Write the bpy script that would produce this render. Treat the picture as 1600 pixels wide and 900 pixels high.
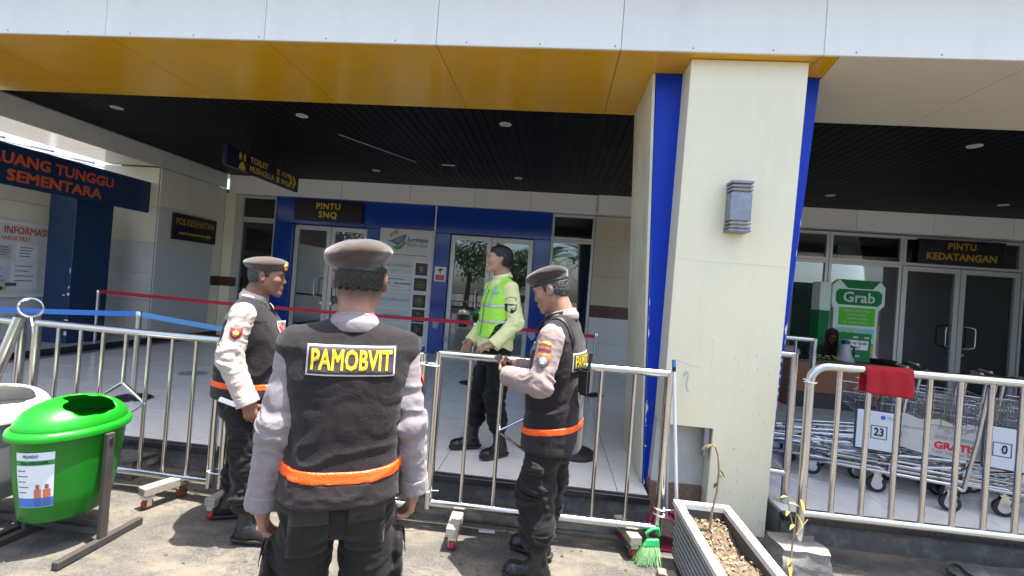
import bpy, bmesh, math, random
import numpy as np
from mathutils import Vector, Matrix
R = math.radians
random.seed(7); rng = np.random.default_rng(7)
for o in list(bpy.data.objects): bpy.data.objects.remove(o)
scene = bpy.context.scene
COL = scene.collection

# ---------------------------------------------------------------- camera
cam_d = bpy.data.cameras.new('camera'); cam = bpy.data.objects.new('camera', cam_d); COL.objects.link(cam)
scene.camera = cam
cam_d.sensor_width = 36.0; cam_d.lens = 730/1600*36.0; cam_d.clip_start = 0.05; cam_d.clip_end = 600
def _axes():
    f = 730.0
    Y = Vector((868-800, 450-460, f)).normalized()
    X = -Vector((-6600-800, 450+110, f)); X = (X - Y*X.dot(Y)).normalized()
    Z = X.cross(Y)
    if Z.y < 0: Z = -Z
    return X, Y, Z
_X, _Y, _Z = _axes()
right = Vector((_X.x, _Y.x, _Z.x)); up = Vector((_X.y, _Y.y, _Z.y)); fwd = Vector((_X.z, _Y.z, _Z.z))
m = Matrix.Identity(4)
for i in range(3): m[i][0] = right[i]; m[i][1] = up[i]; m[i][2] = -fwd[i]
m[2][3] = 1.54
cam.matrix_world = m
scene.render.resolution_x = 1024; scene.render.resolution_y = 576

# ---------------------------------------------------------------- sky, sun, exposure
SUN_STRENGTH = 4.3; SKY = 0.15; EXPOSURE = 1.85
sd = Vector((0.21, -0.05, 1.0)).normalized()           # towards the sun
world = bpy.data.worlds.new('World'); scene.world = world; world.use_nodes = True
nt = world.node_tree; bg = nt.nodes['Background']; bg.inputs['Strength'].default_value = SKY
sky = nt.nodes.new('ShaderNodeTexSky'); sky.sky_type = 'NISHITA'; sky.sun_disc = False
sky.sun_elevation = math.asin(sd.z); sky.sun_rotation = math.atan2(sd.x, sd.y)
sky.air_density = 0.9; sky.dust_density = 2.8; sky.ozone_density = 0.6
nt.links.new(sky.outputs[0], bg.inputs['Color'])
sl = bpy.data.lights.new('sun', 'SUN'); sl.energy = SUN_STRENGTH; sl.angle = R(0.5); sl.color = (1.0, 0.96, 0.90)
so = bpy.data.objects.new('sun', sl); COL.objects.link(so)
so.rotation_euler = (-sd).to_track_quat('-Z', 'Y').to_euler(); so.location = (4, -4, 12)
scene.view_settings.view_transform = 'Standard'; scene.view_settings.look = 'None'
scene.view_settings.exposure = EXPOSURE; scene.view_settings.gamma = 1.0
scene.render.engine = 'CYCLES'

# ---------------------------------------------------------------- materials
MATS = {}
def nodes_of(name):
    mt = bpy.data.materials.new(name); mt.use_nodes = True
    n = mt.node_tree.nodes; return mt, n, mt.node_tree.links, n['Principled BSDF']
def mat(name, col, rough=0.6, metal=0.0, var=0.12, scale=4.0, bump=0.0, bscale=60.0, spec=0.5, stain=None, stain_amt=0.5,
        stain_scale=2.0, stretch=(1, 1, 1), rvar=0.1, emit=0, rnd=0.0, sheen=0.0, coat=0.0):
    """painted / woven / cast surface: base colour with soft mottling, optional stains, fine relief"""
    if name in MATS: return MATS[name]
    mt, n, l, p = nodes_of(name)
    tc = n.new('ShaderNodeTexCoord'); mp = n.new('ShaderNodeMapping'); mp.inputs['Scale'].default_value = stretch
    l.new(tc.outputs['Object'], mp.inputs['Vector'])
    nz = n.new('ShaderNodeTexNoise'); nz.inputs['Scale'].default_value = scale; nz.inputs['Detail'].default_value = 6
    l.new(mp.outputs[0], nz.inputs['Vector'])
    mix = n.new('ShaderNodeMix'); mix.data_type = 'RGBA'
    c = Vector(col)
    mix.inputs[6].default_value = (*[max(0, x*(1-var)) for x in c], 1); mix.inputs[7].default_value = (*[min(1, x*(1+var)) for x in c], 1)
    l.new(nz.outputs[0], mix.inputs[0]); out = mix.outputs[2]
    if stain:
        sn = n.new('ShaderNodeTexNoise'); sn.inputs['Scale'].default_value = stain_scale; sn.inputs['Detail'].default_value = 9; sn.inputs['Roughness'].default_value = 0.68
        l.new(mp.outputs[0], sn.inputs['Vector'])
        rp = n.new('ShaderNodeValToRGB'); rp.color_ramp.elements[0].position = 0.48; rp.color_ramp.elements[1].position = 0.72
        l.new(sn.outputs[0], rp.inputs[0])
        mu = n.new('ShaderNodeMath'); mu.operation = 'MULTIPLY'; mu.inputs[1].default_value = stain_amt; l.new(rp.outputs[0], mu.inputs[0])
        m2 = n.new('ShaderNodeMix'); m2.data_type = 'RGBA'; l.new(mu.outputs[0], m2.inputs[0]); l.new(out, m2.inputs[6]); m2.inputs[7].default_value = (*stain, 1)
        out = m2.outputs[2]
    if rnd:
        oi = n.new('ShaderNodeObjectInfo'); hs = n.new('ShaderNodeHueSaturation')
        mr = n.new('ShaderNodeMapRange'); mr.inputs[3].default_value = 1-rnd; mr.inputs[4].default_value = 1+rnd
        l.new(oi.outputs['Random'], mr.inputs[0]); l.new(mr.outputs[0], hs.inputs['Value']); l.new(out, hs.inputs['Color']); out = hs.outputs[0]
    l.new(out, p.inputs['Base Color'])
    rr = n.new('ShaderNodeMapRange'); rr.inputs[3].default_value = max(0.02, rough-rvar); rr.inputs[4].default_value = min(1, rough+rvar)
    l.new(nz.outputs[0], rr.inputs[0]); l.new(rr.outputs[0], p.inputs['Roughness'])
    p.inputs['Metallic'].default_value = metal; p.inputs['Specular IOR Level'].default_value = spec
    if sheen: p.inputs['Sheen Weight'].default_value = sheen; p.inputs['Sheen Roughness'].default_value = 0.6
    if coat: p.inputs['Coat Weight'].default_value = coat; p.inputs['Coat Roughness'].default_value = 0.08
    if bump:
        bn = n.new('ShaderNodeTexNoise'); bn.inputs['Scale'].default_value = bscale; bn.inputs['Detail'].default_value = 4
        l.new(mp.outputs[0], bn.inputs['Vector'])
        b = n.new('ShaderNodeBump'); b.inputs['Strength'].default_value = bump; b.inputs['Distance'].default_value = 0.01
        l.new(bn.outputs[0], b.inputs['Height']); l.new(b.outputs[0], p.inputs['Normal'])
    if emit: p.inputs['Emission Color'].default_value = (*col, 1); p.inputs['Emission Strength'].default_value = emit
    MATS[name] = mt; return mt
def glass_mat(name, tint=(0.8, 0.86, 0.85), boost=1.0):
    if name in MATS: return MATS[name]
    mt, n, l, p = nodes_of(name); n.remove(p)
    tr = n.new('ShaderNodeBsdfTransparent'); tr.inputs[0].default_value = (*tint, 1)
    gl = n.new('ShaderNodeBsdfGlossy'); gl.inputs['Roughness'].default_value = 0.015; gl.inputs[0].default_value = (0.95, 0.97, 1, 1)
    fr = n.new('ShaderNodeFresnel'); fr.inputs[0].default_value = 1.9
    mu = n.new('ShaderNodeMath'); mu.operation = 'MULTIPLY'; mu.inputs[1].default_value = boost; l.new(fr.outputs[0], mu.inputs[0])
    mx = n.new('ShaderNodeMixShader'); l.new(mu.outputs[0], mx.inputs[0]); l.new(tr.outputs[0], mx.inputs[1]); l.new(gl.outputs[0], mx.inputs[2])
    l.new(mx.outputs[0], n['Material Output'].inputs[0]); MATS[name] = mt; return mt
def steel_mat(name, col, rough):
    mt, n, l, p = nodes_of(name)
    tc = n.new('ShaderNodeTexCoord'); nz = n.new('ShaderNodeTexNoise'); nz.inputs['Scale'].default_value = 14; nz.inputs['Detail'].default_value = 8
    l.new(tc.outputs['Object'], nz.inputs['Vector'])
    r = n.new('ShaderNodeMapRange'); r.inputs[3].default_value = rough*0.6; r.inputs[4].default_value = rough*1.5; l.new(nz.outputs[0], r.inputs[0]); l.new(r.outputs[0], p.inputs['Roughness'])
    mx = n.new('ShaderNodeMix'); mx.data_type = 'RGBA'; mx.inputs[6].default_value = (*[c*0.82 for c in col], 1); mx.inputs[7].default_value = (*col, 1)
    l.new(nz.outputs[0], mx.inputs[0]); l.new(mx.outputs[2], p.inputs['Base Color']); p.inputs['Metallic'].default_value = 1.0
    MATS[name] = mt; return mt
STEEL = steel_mat('stainless_steel', (0.66, 0.655, 0.64), 0.19)
CHROME = steel_mat('worn_chrome', (0.62, 0.62, 0.61), 0.2)
ALU = mat('aluminium_frame', (0.55, 0.55, 0.54), 0.38, 0.5, 0.06)
WHITE_CLAD = mat('white_cladding', (0.73, 0.725, 0.665), 0.42, 0, 0.03, 2, stain=(0.55, 0.57, 0.55), stain_amt=0.35, stain_scale=2.2, stretch=(1, 1, .4), rnd=0.015)
YELLOW_CLAD = mat('yellow_cladding', (0.64, 0.34, 0.008), 0.13, 0, 0.10, 1.2, stain=(0.5, 0.29, 0.03), stain_amt=0.5, stain_scale=1.3, stretch=(1, 2.5, 1), rnd=0.03, spec=0.55)
CREAM_CLAD = mat('cream_cladding', (0.64, 0.575, 0.42), 0.42, 0, 0.04, 1.5, rnd=0.02)
CREAM = mat('cream_paint', (0.725, 0.68, 0.485), 0.55, 0, 0.04, 2.2, stain=(0.52, 0.51, 0.41), stain_amt=0.32, stain_scale=4.5, stretch=(1, 1, 0.22), bump=0.05, bscale=140)
CREAM_DIRTY = mat('grimy_cream_paint', (0.66, 0.62, 0.46), 0.6, 0, 0.07, 2.5, stain=(0.32, 0.32, 0.26), stain_amt=0.7, stain_scale=4.5, stretch=(1, 1, 0.35), bump=0.08, bscale=120)
BLUE = mat('royal_blue_paint', (0.0015, 0.032, 0.40), 0.4, 0, 0.07, 3, rvar=0.08, spec=0.25)
NAVY = mat('navy_blue_paint', (0.007, 0.028, 0.085), 0.4, 0, 0.08, 3, stain=(0.03, 0.06, 0.15), stain_amt=0.5)
PORTAL_BLUE = mat('glossy_blue_panel', (0.006, 0.052, 0.33), 0.12, 0, 0.18, 1.6, spec=0.6, rvar=0.05, rnd=0.06)
PAINT_CHIP = mat('chipped_plaster', (0.72, 0.72, 0.68), 0.8)
BLACK = mat('black_paint', (0.012, 0.012, 0.013), 0.5, 0, 0.2)
SLAT = mat('dark_ceiling_slat', (0.0050, 0.0044, 0.004), 0.5, 0, 0.2, 3, rnd=0.25, spec=0.12)
SIGN_BLACK = mat('black_sign_face', (0.008, 0.008, 0.010), 0.3, 0, 0.1)
GOLD = mat('gold_lettering', (0.75, 0.46, 0.03), 0.45, 0, 0.06)
ORANGE_TXT = mat('orange_red_lettering', (0.62, 0.11, 0.03), 0.55, 0, 0.1)
WHITE = mat('white_plastic', (0.80, 0.80, 0.79), 0.45, 0, 0.03)
PAPER = mat('printed_paper', (0.74, 0.76, 0.76), 0.55, 0, 0.03)
GREYTXT = mat('grey_print', (0.10, 0.11, 0.12), 0.6)
REDP = mat('red_print', (0.6, 0.02, 0.03), 0.5)
RUBBER = mat('black_rubber', (0.018, 0.018, 0.018), 0.6, 0, 0.2)
GLASS = glass_mat('door_glass')
CLEAR = glass_mat('clear_glass', (0.9, 0.93, 0.93), 0.6)

# ---------------------------------------------------------------- mesh helpers
LOC = {}
def thing(name, label, cat, loc=(0, 0, 0), rz=0, group=None, kind=None, scale=None):
    o = bpy.data.objects.new(name, None); COL.objects.link(o); o.empty_display_size = 0.1
    o.location = loc; o.rotation_euler = (0, 0, rz); LOC[o.name] = Vector(loc) if not rz else Vector((0, 0, 0))
    if scale: o.scale = (scale,)*3
    tag(o, label, cat, group, kind); return o
def tag(o, label=None, cat=None, group=None, kind=None):
    if label: o['label'] = label
    if cat: o['category'] = cat
    if group: o['group'] = group
    if kind: o['kind'] = kind
    return o
def _basis(d):
    d = Vector(d).normalized(); a = Vector((0, 0, 1)) if abs(d.z) < 0.9 else Vector((1, 0, 0))
    u = d.cross(a).normalized(); return u, d.cross(u).normalized()
class MB:
    def __init__(s): s.v = []; s.f = []; s.mi = []; s.cur = 0
    def add(s, vs, fs):
        b = len(s.v); s.v += [tuple(x) for x in vs]
        for f in fs: s.f.append(tuple(b+i for i in f)); s.mi.append(s.cur)
        return s
    def box(s, x0, x1, y0, y1, z0, z1):
        return s.add([(x0,y0,z0),(x1,y0,z0),(x1,y1,z0),(x0,y1,z0),(x0,y0,z1),(x1,y0,z1),(x1,y1,z1),(x0,y1,z1)],
                     [(3,2,1,0),(4,5,6,7),(0,1,5,4),(1,2,6,5),(2,3,7,6),(3,0,4,7)])
    def obox(s, c, ax, ay, az):
        c, ax, ay, az = map(Vector, (c, ax, ay, az)); vs = []
        for k in (-1, 1):
            for i, j in ((-1,-1),(1,-1),(1,1),(-1,1)): vs.append(c+ax*i+ay*j+az*k)
        return s.add(vs, [(3,2,1,0),(4,5,6,7),(0,1,5,4),(1,2,6,5),(2,3,7,6),(3,0,4,7)])
    def hexa(s, bot, top):
        return s.add(list(bot)+list(top), [(3,2,1,0),(4,5,6,7),(0,1,5,4),(1,2,6,5),(2,3,7,6),(3,0,4,7)])
    def tube(s, pts, r, n=10, closed=False, cap=True):
        pts = [Vector(p) for p in pts]; N = len(pts); rs = r if isinstance(r, (list, tuple)) else [r]*N
        vs = []; u = None
        for i, p in enumerate(pts):
            if closed: d = (pts[(i+1) % N]-pts[i-1])
            elif i == 0: d = pts[1]-p
            elif i == N-1: d = p-pts[i-1]
            else: d = (pts[i+1]-p).normalized()+(p-pts[i-1]).normalized()
            d = d.normalized()
            if u is None: u, _ = _basis(d)
            u = (u-d*u.dot(d)).normalized(); w = d.cross(u)
            for k in range(n):
                a = 2*math.pi*k/n; vs.append(p+(u*math.cos(a)+w*math.sin(a))*rs[i])
        fs = []
        for i in range(N if closed else N-1):
            j = (i+1) % N
            for k in range(n): fs.append((i*n+k, i*n+(k+1) % n, j*n+(k+1) % n, j*n+k))
        if cap and not closed: fs.append(tuple(range(n-1, -1, -1))); fs.append(tuple((N-1)*n+k for k in range(n)))
        return s.add(vs, fs)
    def lathe(s, prof, c=(0, 0, 0), axis=(0, 0, 1), n=24, sx=1.0, sy=1.0):
        c = Vector(c); ax = Vector(axis).normalized()
        u, w = (Vector((1,0,0)), Vector((0,1,0))) if ax.z > 0.99 else _basis(ax)
        vs = [c+ax*z+(u*math.cos(2*math.pi*k/n)*sx+w*math.sin(2*math.pi*k/n)*sy)*r for r, z in prof for k in range(n)]
        fs = [(i*n+k, i*n+(k+1) % n, (i+1)*n+(k+1) % n, (i+1)*n+k) for i in range(len(prof)-1) for k in range(n)]
        if prof[0][0] > 1e-6: fs.append(tuple(range(n-1, -1, -1)))
        if prof[-1][0] > 1e-6: fs.append(tuple((len(prof)-1)*n+k for k in range(n)))
        return s.add(vs, fs)
    def prism(s, poly, o, u, w, t):
        """polygon in the (u,w) plane at o, extruded by the vector t"""
        o, u, w, t = map(Vector, (o, u, w, t)); n = len(poly)
        a = [o+u*p[0]+w*p[1] for p in poly]
        fs = [tuple(range(n-1, -1, -1)), tuple(range(n, 2*n))]+[(i, (i+1) % n, n+(i+1) % n, n+i) for i in range(n)]
        return s.add(a+[x+t for x in a], fs)
    def mesh(s, name, mats=None, smooth=False, bevel=0.0, off=None, ang=52, seg=1):
        me = bpy.data.meshes.new(name)
        off = off or Vector((0, 0, 0))
        me.from_pydata([(v[0]-off[0], v[1]-off[1], v[2]-off[2]) for v in s.v], [], s.f)
        bm = bmesh.new(); bm.from_mesh(me)
        for i, fc in enumerate(bm.faces): fc.material_index = s.mi[i]
        bmesh.ops.recalc_face_normals(bm, faces=bm.faces)
        if bevel: bmesh.ops.bevel(bm, geom=[e for e in bm.edges if len(e.link_faces) == 2 and e.calc_face_angle(0) > 0.6], offset=bevel, segments=seg, affect='EDGES', clamp_overlap=True)
        bm.to_mesh(me); bm.free()
        if mats:
            for x in (mats if isinstance(mats, (list, tuple)) else [mats]): me.materials.append(x)
        if smooth:
            me.polygons.foreach_set('use_smooth', [True]*len(me.polygons)); me.set_sharp_from_angle(angle=R(ang))
        return me
    def build(s, name, mats, parent=None, smooth=False, bevel=0.0, ang=52, seg=1):
        off = LOC.get(parent.name, Vector((0,0,0))) if parent else Vector((0,0,0))
        return link(name, s.mesh(name, mats, smooth, bevel, off, ang, seg), parent)
def link(name, me, parent=None, loc=None):
    o = bpy.data.objects.new(name, me); COL.objects.link(o)
    if parent:
        o.parent = parent; LOC[o.name] = LOC.get(parent.name, Vector((0,0,0))).copy()
        if loc is not None: o.location = Vector(loc)-LOC[parent.name]
    else:
        if loc is not None: o.location = loc
        LOC[o.name] = Vector((0,0,0))
    return o
def rebase(o):
    """put a one-mesh thing's origin at the middle of its base"""
    me = o.data; n = len(me.vertices); a = np.empty(n*3, np.float32); me.vertices.foreach_get('co', a); a = a.reshape(-1, 3)
    c = (a.min(0)+a.max(0))/2; c[2] = a[:, 2].min(); a -= c; me.vertices.foreach_set('co', a.ravel()); me.update()
    o.location = Vector(o.location)+Vector(c.tolist()); return o
def solo(name, mb, mats, label, cat, group=None, kind=None, **kw):
    o = mb.build(name, mats, None, **kw); rebase(o); LOC[o.name] = Vector(o.location)
    return tag(o, label, cat, group, kind)
def structure(name, mb, mats, **kw):
    o = mb.build(name, mats, None, **kw); o['kind'] = 'structure'; return o
def copy_tree(o, parent=None):
    c = o.copy(); COL.objects.link(c); c.parent = parent; LOC[c.name] = LOC[o.name].copy()
    for ch in list(o.children): copy_tree(ch, c)
    return c
def text_mesh(body, size, align='CENTER', bold=0.0, extrude=0.0, xs=1.0, spacing=1.0):
    cu = bpy.data.curves.new('txt', 'FONT'); cu.body = body; cu.size = size; cu.align_x = align; cu.align_y = 'CENTER'
    cu.extrude = extrude; cu.resolution_u = 2; cu.space_character = spacing; cu.space_line = 1.0
    ob = bpy.data.objects.new('txt', cu); COL.objects.link(ob)
    me = bpy.data.meshes.new_from_object(ob.evaluated_get(bpy.context.evaluated_depsgraph_get()))
    bpy.data.objects.remove(ob); bpy.data.curves.remove(cu)
    if bold:      # heavier strokes: the outline laid over itself with tiny shifts and steps in height
        n = len(me.vertices); co = [v.co.copy() for v in me.vertices]; fs = [tuple(p.vertices) for p in me.polygons]; V_, F_ = [], []
        for i, (dx, dy) in enumerate(((0, 0), (-bold, -bold), (bold, -bold), (-bold, bold), (bold, bold))):
            V_ += [(c.x+dx, c.y+dy, c.z+.0003*i) for c in co]; F_ += [tuple(k+i*n for k in f) for f in fs]
        me = bpy.data.meshes.new('txt'); me.from_pydata(V_, [], F_)
    return me
def lettering(body, size, pos, u, w, material, parent, name='lettering', fit=None, **kw):
    """flat writing in the plane (u to the right, w up) standing 1 mm proud"""
    me = text_mesh(body, size, **kw); u = Vector(u).normalized(); w = Vector(w).normalized()
    if fit:
        xs = [v.co.x for v in me.vertices]; wd = max(xs)-min(xs); k = fit/wd
        for v in me.vertices: v.co.x *= k
    off = LOC[parent.name]; nrm = u.cross(w)
    for v in me.vertices: v.co = Vector(pos)+u*v.co.x+w*v.co.y+nrm*v.co.z-off
    me.materials.clear(); me.materials.append(material); me.name = name
    return link(name, me, parent)
# ================================================================ SETTING
def street_mat():
    mt, n, l, p = nodes_of('worn_concrete_street')
    tc = n.new('ShaderNodeTexCoord')
    def noise(s, d=8, r=0.6, st=None):
        z = n.new('ShaderNodeTexNoise'); z.inputs['Scale'].default_value = s; z.inputs['Detail'].default_value = d; z.inputs['Roughness'].default_value = r
        if st:
            mp = n.new('ShaderNodeMapping'); mp.inputs['Scale'].default_value = st; mp.inputs['Rotation'].default_value = (0, 0, 0.5); l.new(tc.outputs['Object'], mp.inputs[0]); l.new(mp.outputs[0], z.inputs['Vector'])
        else: l.new(tc.outputs['Object'], z.inputs['Vector'])
        return z.outputs[0]
    def ramp(src, a, b, ca, cb):
        r = n.new('ShaderNodeValToRGB'); r.color_ramp.elements[0].position = a; r.color_ramp.elements[1].position = b
        r.color_ramp.elements[0].color = (*ca, 1); r.color_ramp.elements[1].color = (*cb, 1); l.new(src, r.inputs[0]); return r.outputs[0]
    def mix(f, a, b):
        x = n.new('ShaderNodeMix'); x.data_type = 'RGBA'; l.new(f, x.inputs[0]); l.new(a, x.inputs[6])
        if isinstance(b, tuple): x.inputs[7].default_value = (*b, 1)
        else: l.new(b, x.inputs[7])
        return x.outputs[2]
    base = ramp(noise(2.3), 0.35, 0.68, (0.045, 0.0435, 0.041), (0.14, 0.122, 0.097))
    fine = ramp(noise(75, 5, 0.75), 0.36, 0.66, (0.025, 0.024, 0.023), (0.145, 0.135, 0.118))
    c = mix(noise(1.1, 3), base, fine)
    c = mix(ramp(noise(2.6, 12, 0.68, (1, 1.7, 1)), 0.46, 0.62, (0, 0, 0), (0.7,)*3), c, (0.19, 0.16, 0.116))
    c = mix(ramp(noise(1.6, 9, 0.7), 0.56, 0.70, (0, 0, 0), (0.7,)*3), c, (0.045, 0.043, 0.041))
    vo = n.new('ShaderNodeTexVoronoi'); vo.feature = 'DISTANCE_TO_EDGE'; vo.inputs['Scale'].default_value = 0.6; 
    wv = n.new('ShaderNodeVectorMath'); wv.operation = 'ADD'; nn = n.new('ShaderNodeTexNoise'); nn.inputs['Scale'].default_value = 3; nn.inputs['Detail'].default_value = 6
    l.new(tc.outputs['Object'], nn.inputs['Vector']); l.new(tc.outputs['Object'], wv.inputs[0]); l.new(nn.outputs['Color'], wv.inputs[1]); l.new(wv.outputs[0], vo.inputs['Vector'])
    crack = ramp(vo.outputs['Distance'], 0.0, 0.006, (0.7,)*3, (0, 0, 0))
    c = mix(crack, c, (0.04, 0.038, 0.035))
    # speckled aggregate
    ag = ramp(noise(190, 2, 0.5), 0.60, 0.68, (0, 0, 0), (0.55,)*3); c = mix(ag, c, (0.24, 0.22, 0.19))
    l.new(c, p.inputs['Base Color']); p.inputs['Roughness'].default_value = 0.88
    ad = n.new('ShaderNodeMath'); ad.operation = 'ADD'; l.new(noise(38, 8, 0.7), ad.inputs[0]); l.new(noise(7, 6), ad.inputs[1])
    b = n.new('ShaderNodeBump'); b.inputs['Strength'].default_value = 0.55; b.inputs['Distance'].default_value = 0.02; l.new(ad.outputs[0], b.inputs['Height']); l.new(b.outputs[0], p.inputs['Normal'])
    return mt
def bumpy_sheet(x0, x1, y0, y1, nx, ny, amp, z=0.0):
    mb = MB(); vs = []; r = random.Random(3)
    for j in range(ny+1):
        for i in range(nx+1):
            e = 0 if i in (0, nx) or j in (0, ny) else 1
            vs.append((x0+(x1-x0)*i/nx, y0+(y1-y0)*j/ny, z+e*amp*(r.random()-0.6)))
    fs = [(j*(nx+1)+i, j*(nx+1)+i+1, (j+1)*(nx+1)+i+1, (j+1)*(nx+1)+i) for j in range(ny) for i in range(nx)]
    return mb.add(vs, fs)
STREET = street_mat()
g = bumpy_sheet(-6, 6, -1, 3.29, 60, 24, 0.012)
b = len(g.v)
g.add([(-90,-90,0),(90,-90,0),(90,-1,0),(-90,-1,0)], [(0,1,2,3)]); g.add([(-90,-1,0),(-6,-1,0),(-6,3.29,0),(-90,3.29,0)], [(0,1,2,3)])
g.add([(6,-1,0),(90,-1,0),(90,3.29,0),(6,3.29,0)], [(0,1,2,3)]); g.add([(-90,3.29,0),(90,3.29,0),(90,60,0),(-90,60,0)], [(0,1,2,3)])
structure('street', g, STREET, smooth=True)

RISER = mat('sooty_concrete', (0.085, 0.083, 0.078), 0.9, 0, 0.35, 7, bump=0.7, bscale=22, stain=(0.22, 0.21, 0.19), stain_amt=0.75, stain_scale=8)
NOSING = mat('dark_granite_nosing', (0.022, 0.022, 0.024), 0.3, 0, 0.3, 40)
TILE = mat('grey_white_floor_tile', (0.80, 0.775, 0.705), 0.22, 0, 0.04, 1.5, stain=(0.36, 0.37, 0.36), stain_amt=0.3, stain_scale=3.5, rnd=0.03, rvar=0.1)
GROUT = mat('dark_grout', (0.16, 0.16, 0.155), 0.9)
PZ = 0.19
plat = structure('platform', MB().box(-9.8, 0.75, 3.345, 9.2, 0.0, PZ-0.006).box(1.62, 10.2, 3.345, 9.2, 0.0, PZ-0.006).box(0.75, 1.62, 3.6, 9.2, 0.0, PZ-0.006), GROUT)
for a, b in ((-9.8, 0.75), (1.62, 10.2)):
    MB().box(a, b, 3.318, 3.344, 0.0, PZ-0.045).build('riser', RISER, plat)
    MB().box(a, b, 3.296, 3.346, PZ-0.044, PZ+0.001).build('nosing', NOSING, plat, bevel=0.004)
T = 0.65
tm = MB().box(0, T-0.005, 0, T-0.005, -0.005, 0.0).mesh('tile', TILE, bevel=0.0015)
x0t = 0.54-T*12
for i in range(27):
    x = x0t+i*T
    if x < -6.90 or x > 9.6: continue
    for j in range(9):
        y = 3.35+0.02-T*0.0+j*T
        if y > 9.0: continue
        if j == 0 and 0.5 < x < 1.5: continue
        link('tile', tm, plat, (x, y, PZ))
MB().box(0.54, 0.745, 3.37, 4.015, PZ-0.005, PZ).build('tile', TILE, plat); MB().box(1.64, 1.835, 3.37, 4.015, PZ-0.005, PZ).build('tile', TILE, plat)
# the raised strip on the left with a black edge
rf = structure('raised_floor', MB().box(-12, -6.835, 3.36, 9.2, PZ, PZ+0.08), mat('pale_terrazzo', (0.46, 0.46, 0.44), 0.4, 0, 0.1, 20))
MB().box(-6.834, -6.80, 3.36, 9.05, PZ+0.001, PZ+0.085).build('black_edge', NOSING, rf)

# broken concrete along the gutter
def rubble(name, c, s, label, seed, mt=RISER, group=None):
    r = random.Random(seed); bm = bmesh.new(); bmesh.ops.create_cube(bm, size=1)
    bmesh.ops.subdivide_edges(bm, edges=bm.edges, cuts=3, use_grid_fill=True)
    for v in bm.verts:
        k = 0.09
        v.co = Vector(((v.co.x+(r.random()-.5)*k)*s[0], (v.co.y+(r.random()-.5)*k)*s[1], (v.co.z+0.5)*s[2]+(r.random()-.5)*0.012*(v.co.z > 0)))
        if v.co.z > s[2]*0.7: v.co.x *= 0.94; v.co.y *= 0.9
    me = bpy.data.meshes.new(name); bm.to_mesh(me); bm.free(); me.materials.append(mt)
    me.polygons.foreach_set('use_smooth', [True]*len(me.polygons)); me.set_sharp_from_angle(angle=R(35))
    o = link(name, me, None, c); return tag(o, label, 'concrete block', group)
rubble('concrete_block', (-3.10, 3.18, 0), (0.42, 0.22, 0.12), 'dark broken concrete block in the gutter behind the left steel barrier', 1)
rubble('concrete_block', (3.0, 3.06, 0), (0.9, 0.26, 0.07), 'cracked dark concrete lump at the right edge below the trolleys', 3)
rubble('concrete_block', (-0.15, 3.17, 0), (1.5, 0.24, 0.03), 'low dark strip of gutter concrete under the middle barrier', 4)

# ---------------------------------------------------------------- fascia beam with yellow soffit
SOF = 3.25; FY = 3.24
beam = thing('fascia_beam', 'long white clad fascia beam with yellow and cream soffit panels across the top', 'canopy beam', (0, FY, SOF))
seams = [-8.80, -7.50, -6.20, -4.87, -3.57, -2.28, -0.98, 0.32, 1.64, 2.95, 4.26, 5.57, 6.88, 8.2, 9.5]
for a, b in zip(seams[:-1], seams[1:]):
    MB().box(a+0.0016, b-0.0016, FY, FY+0.02, SOF, 3.95).build('fascia_panel', WHITE_CLAD, beam, bevel=0.002)
    if b < 1.7:
        q = MB(); q.box(a+0.0025, b-0.0025, FY+0.022, 4.40, SOF+0.004, SOF+0.02).build('yellow_soffit_panel', YELLOW_CLAD, beam)
MB().hexa([(1.6425, FY+.022, SOF+.004), (1.75, FY+.022, SOF+.004), (1.80, 3.56, SOF+.004), (1.6425, 3.56, SOF+.004)],
          [(1.6425, FY+.022, SOF+.02), (1.75, FY+.022, SOF+.02), (1.80, 3.56, SOF+.02), (1.6425, 3.56, SOF+.02)]).build('yellow_soffit_panel', YELLOW_CLAD, beam)
MB().prism([(1.754, FY+.022), (2.948, FY+.022), (2.948, 4.40), (1.794, 4.40), (1.804, 3.562)], (0, 0, SOF+.004), (1, 0, 0), (0, 1, 0), (0, 0, .016)).build('cream_soffit_panel', CREAM_CLAD, beam)
for a, b in zip(seams[9:-1], seams[10:]):
    MB().box(a+0.0025, b-0.0025, FY+0.022, 4.40, SOF+0.004, SOF+0.02).build('cream_soffit_panel', CREAM_CLAD, beam)
MB().box(-8.8, 9.5, 4.39, 4.42, SOF+0.021, 3.6).build('inner_face', mat('dark_metal_edge', (0.05, 0.045, 0.04), 0.5), beam)
MB().box(-8.8, 9.5, FY+0.021, 4.385, SOF+0.022, 3.94).build('core', mat('raw_steel_core', (0.2, 0.2, 0.2), 0.7), beam)
for k in range(16):      # rivets along the lower edge of the cladding
    x = -4.4+k*0.52
    MB().lathe([(0.006, 0), (0.005, 0.003)], (x, FY, SOF+0.022), (0, -1, 0), 8).build('rivet', mat('dull_rivet', (.22, .22, .22), .6), beam)
roof = solo('roof_slab', MB().box(-8.9, 9.6, 2.80, 16, 3.952, 4.25), mat('roof_concrete', (0.4, 0.4, 0.39), 0.8), 'flat roof slab lying on the fascia beam and walls', 'roof')

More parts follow.
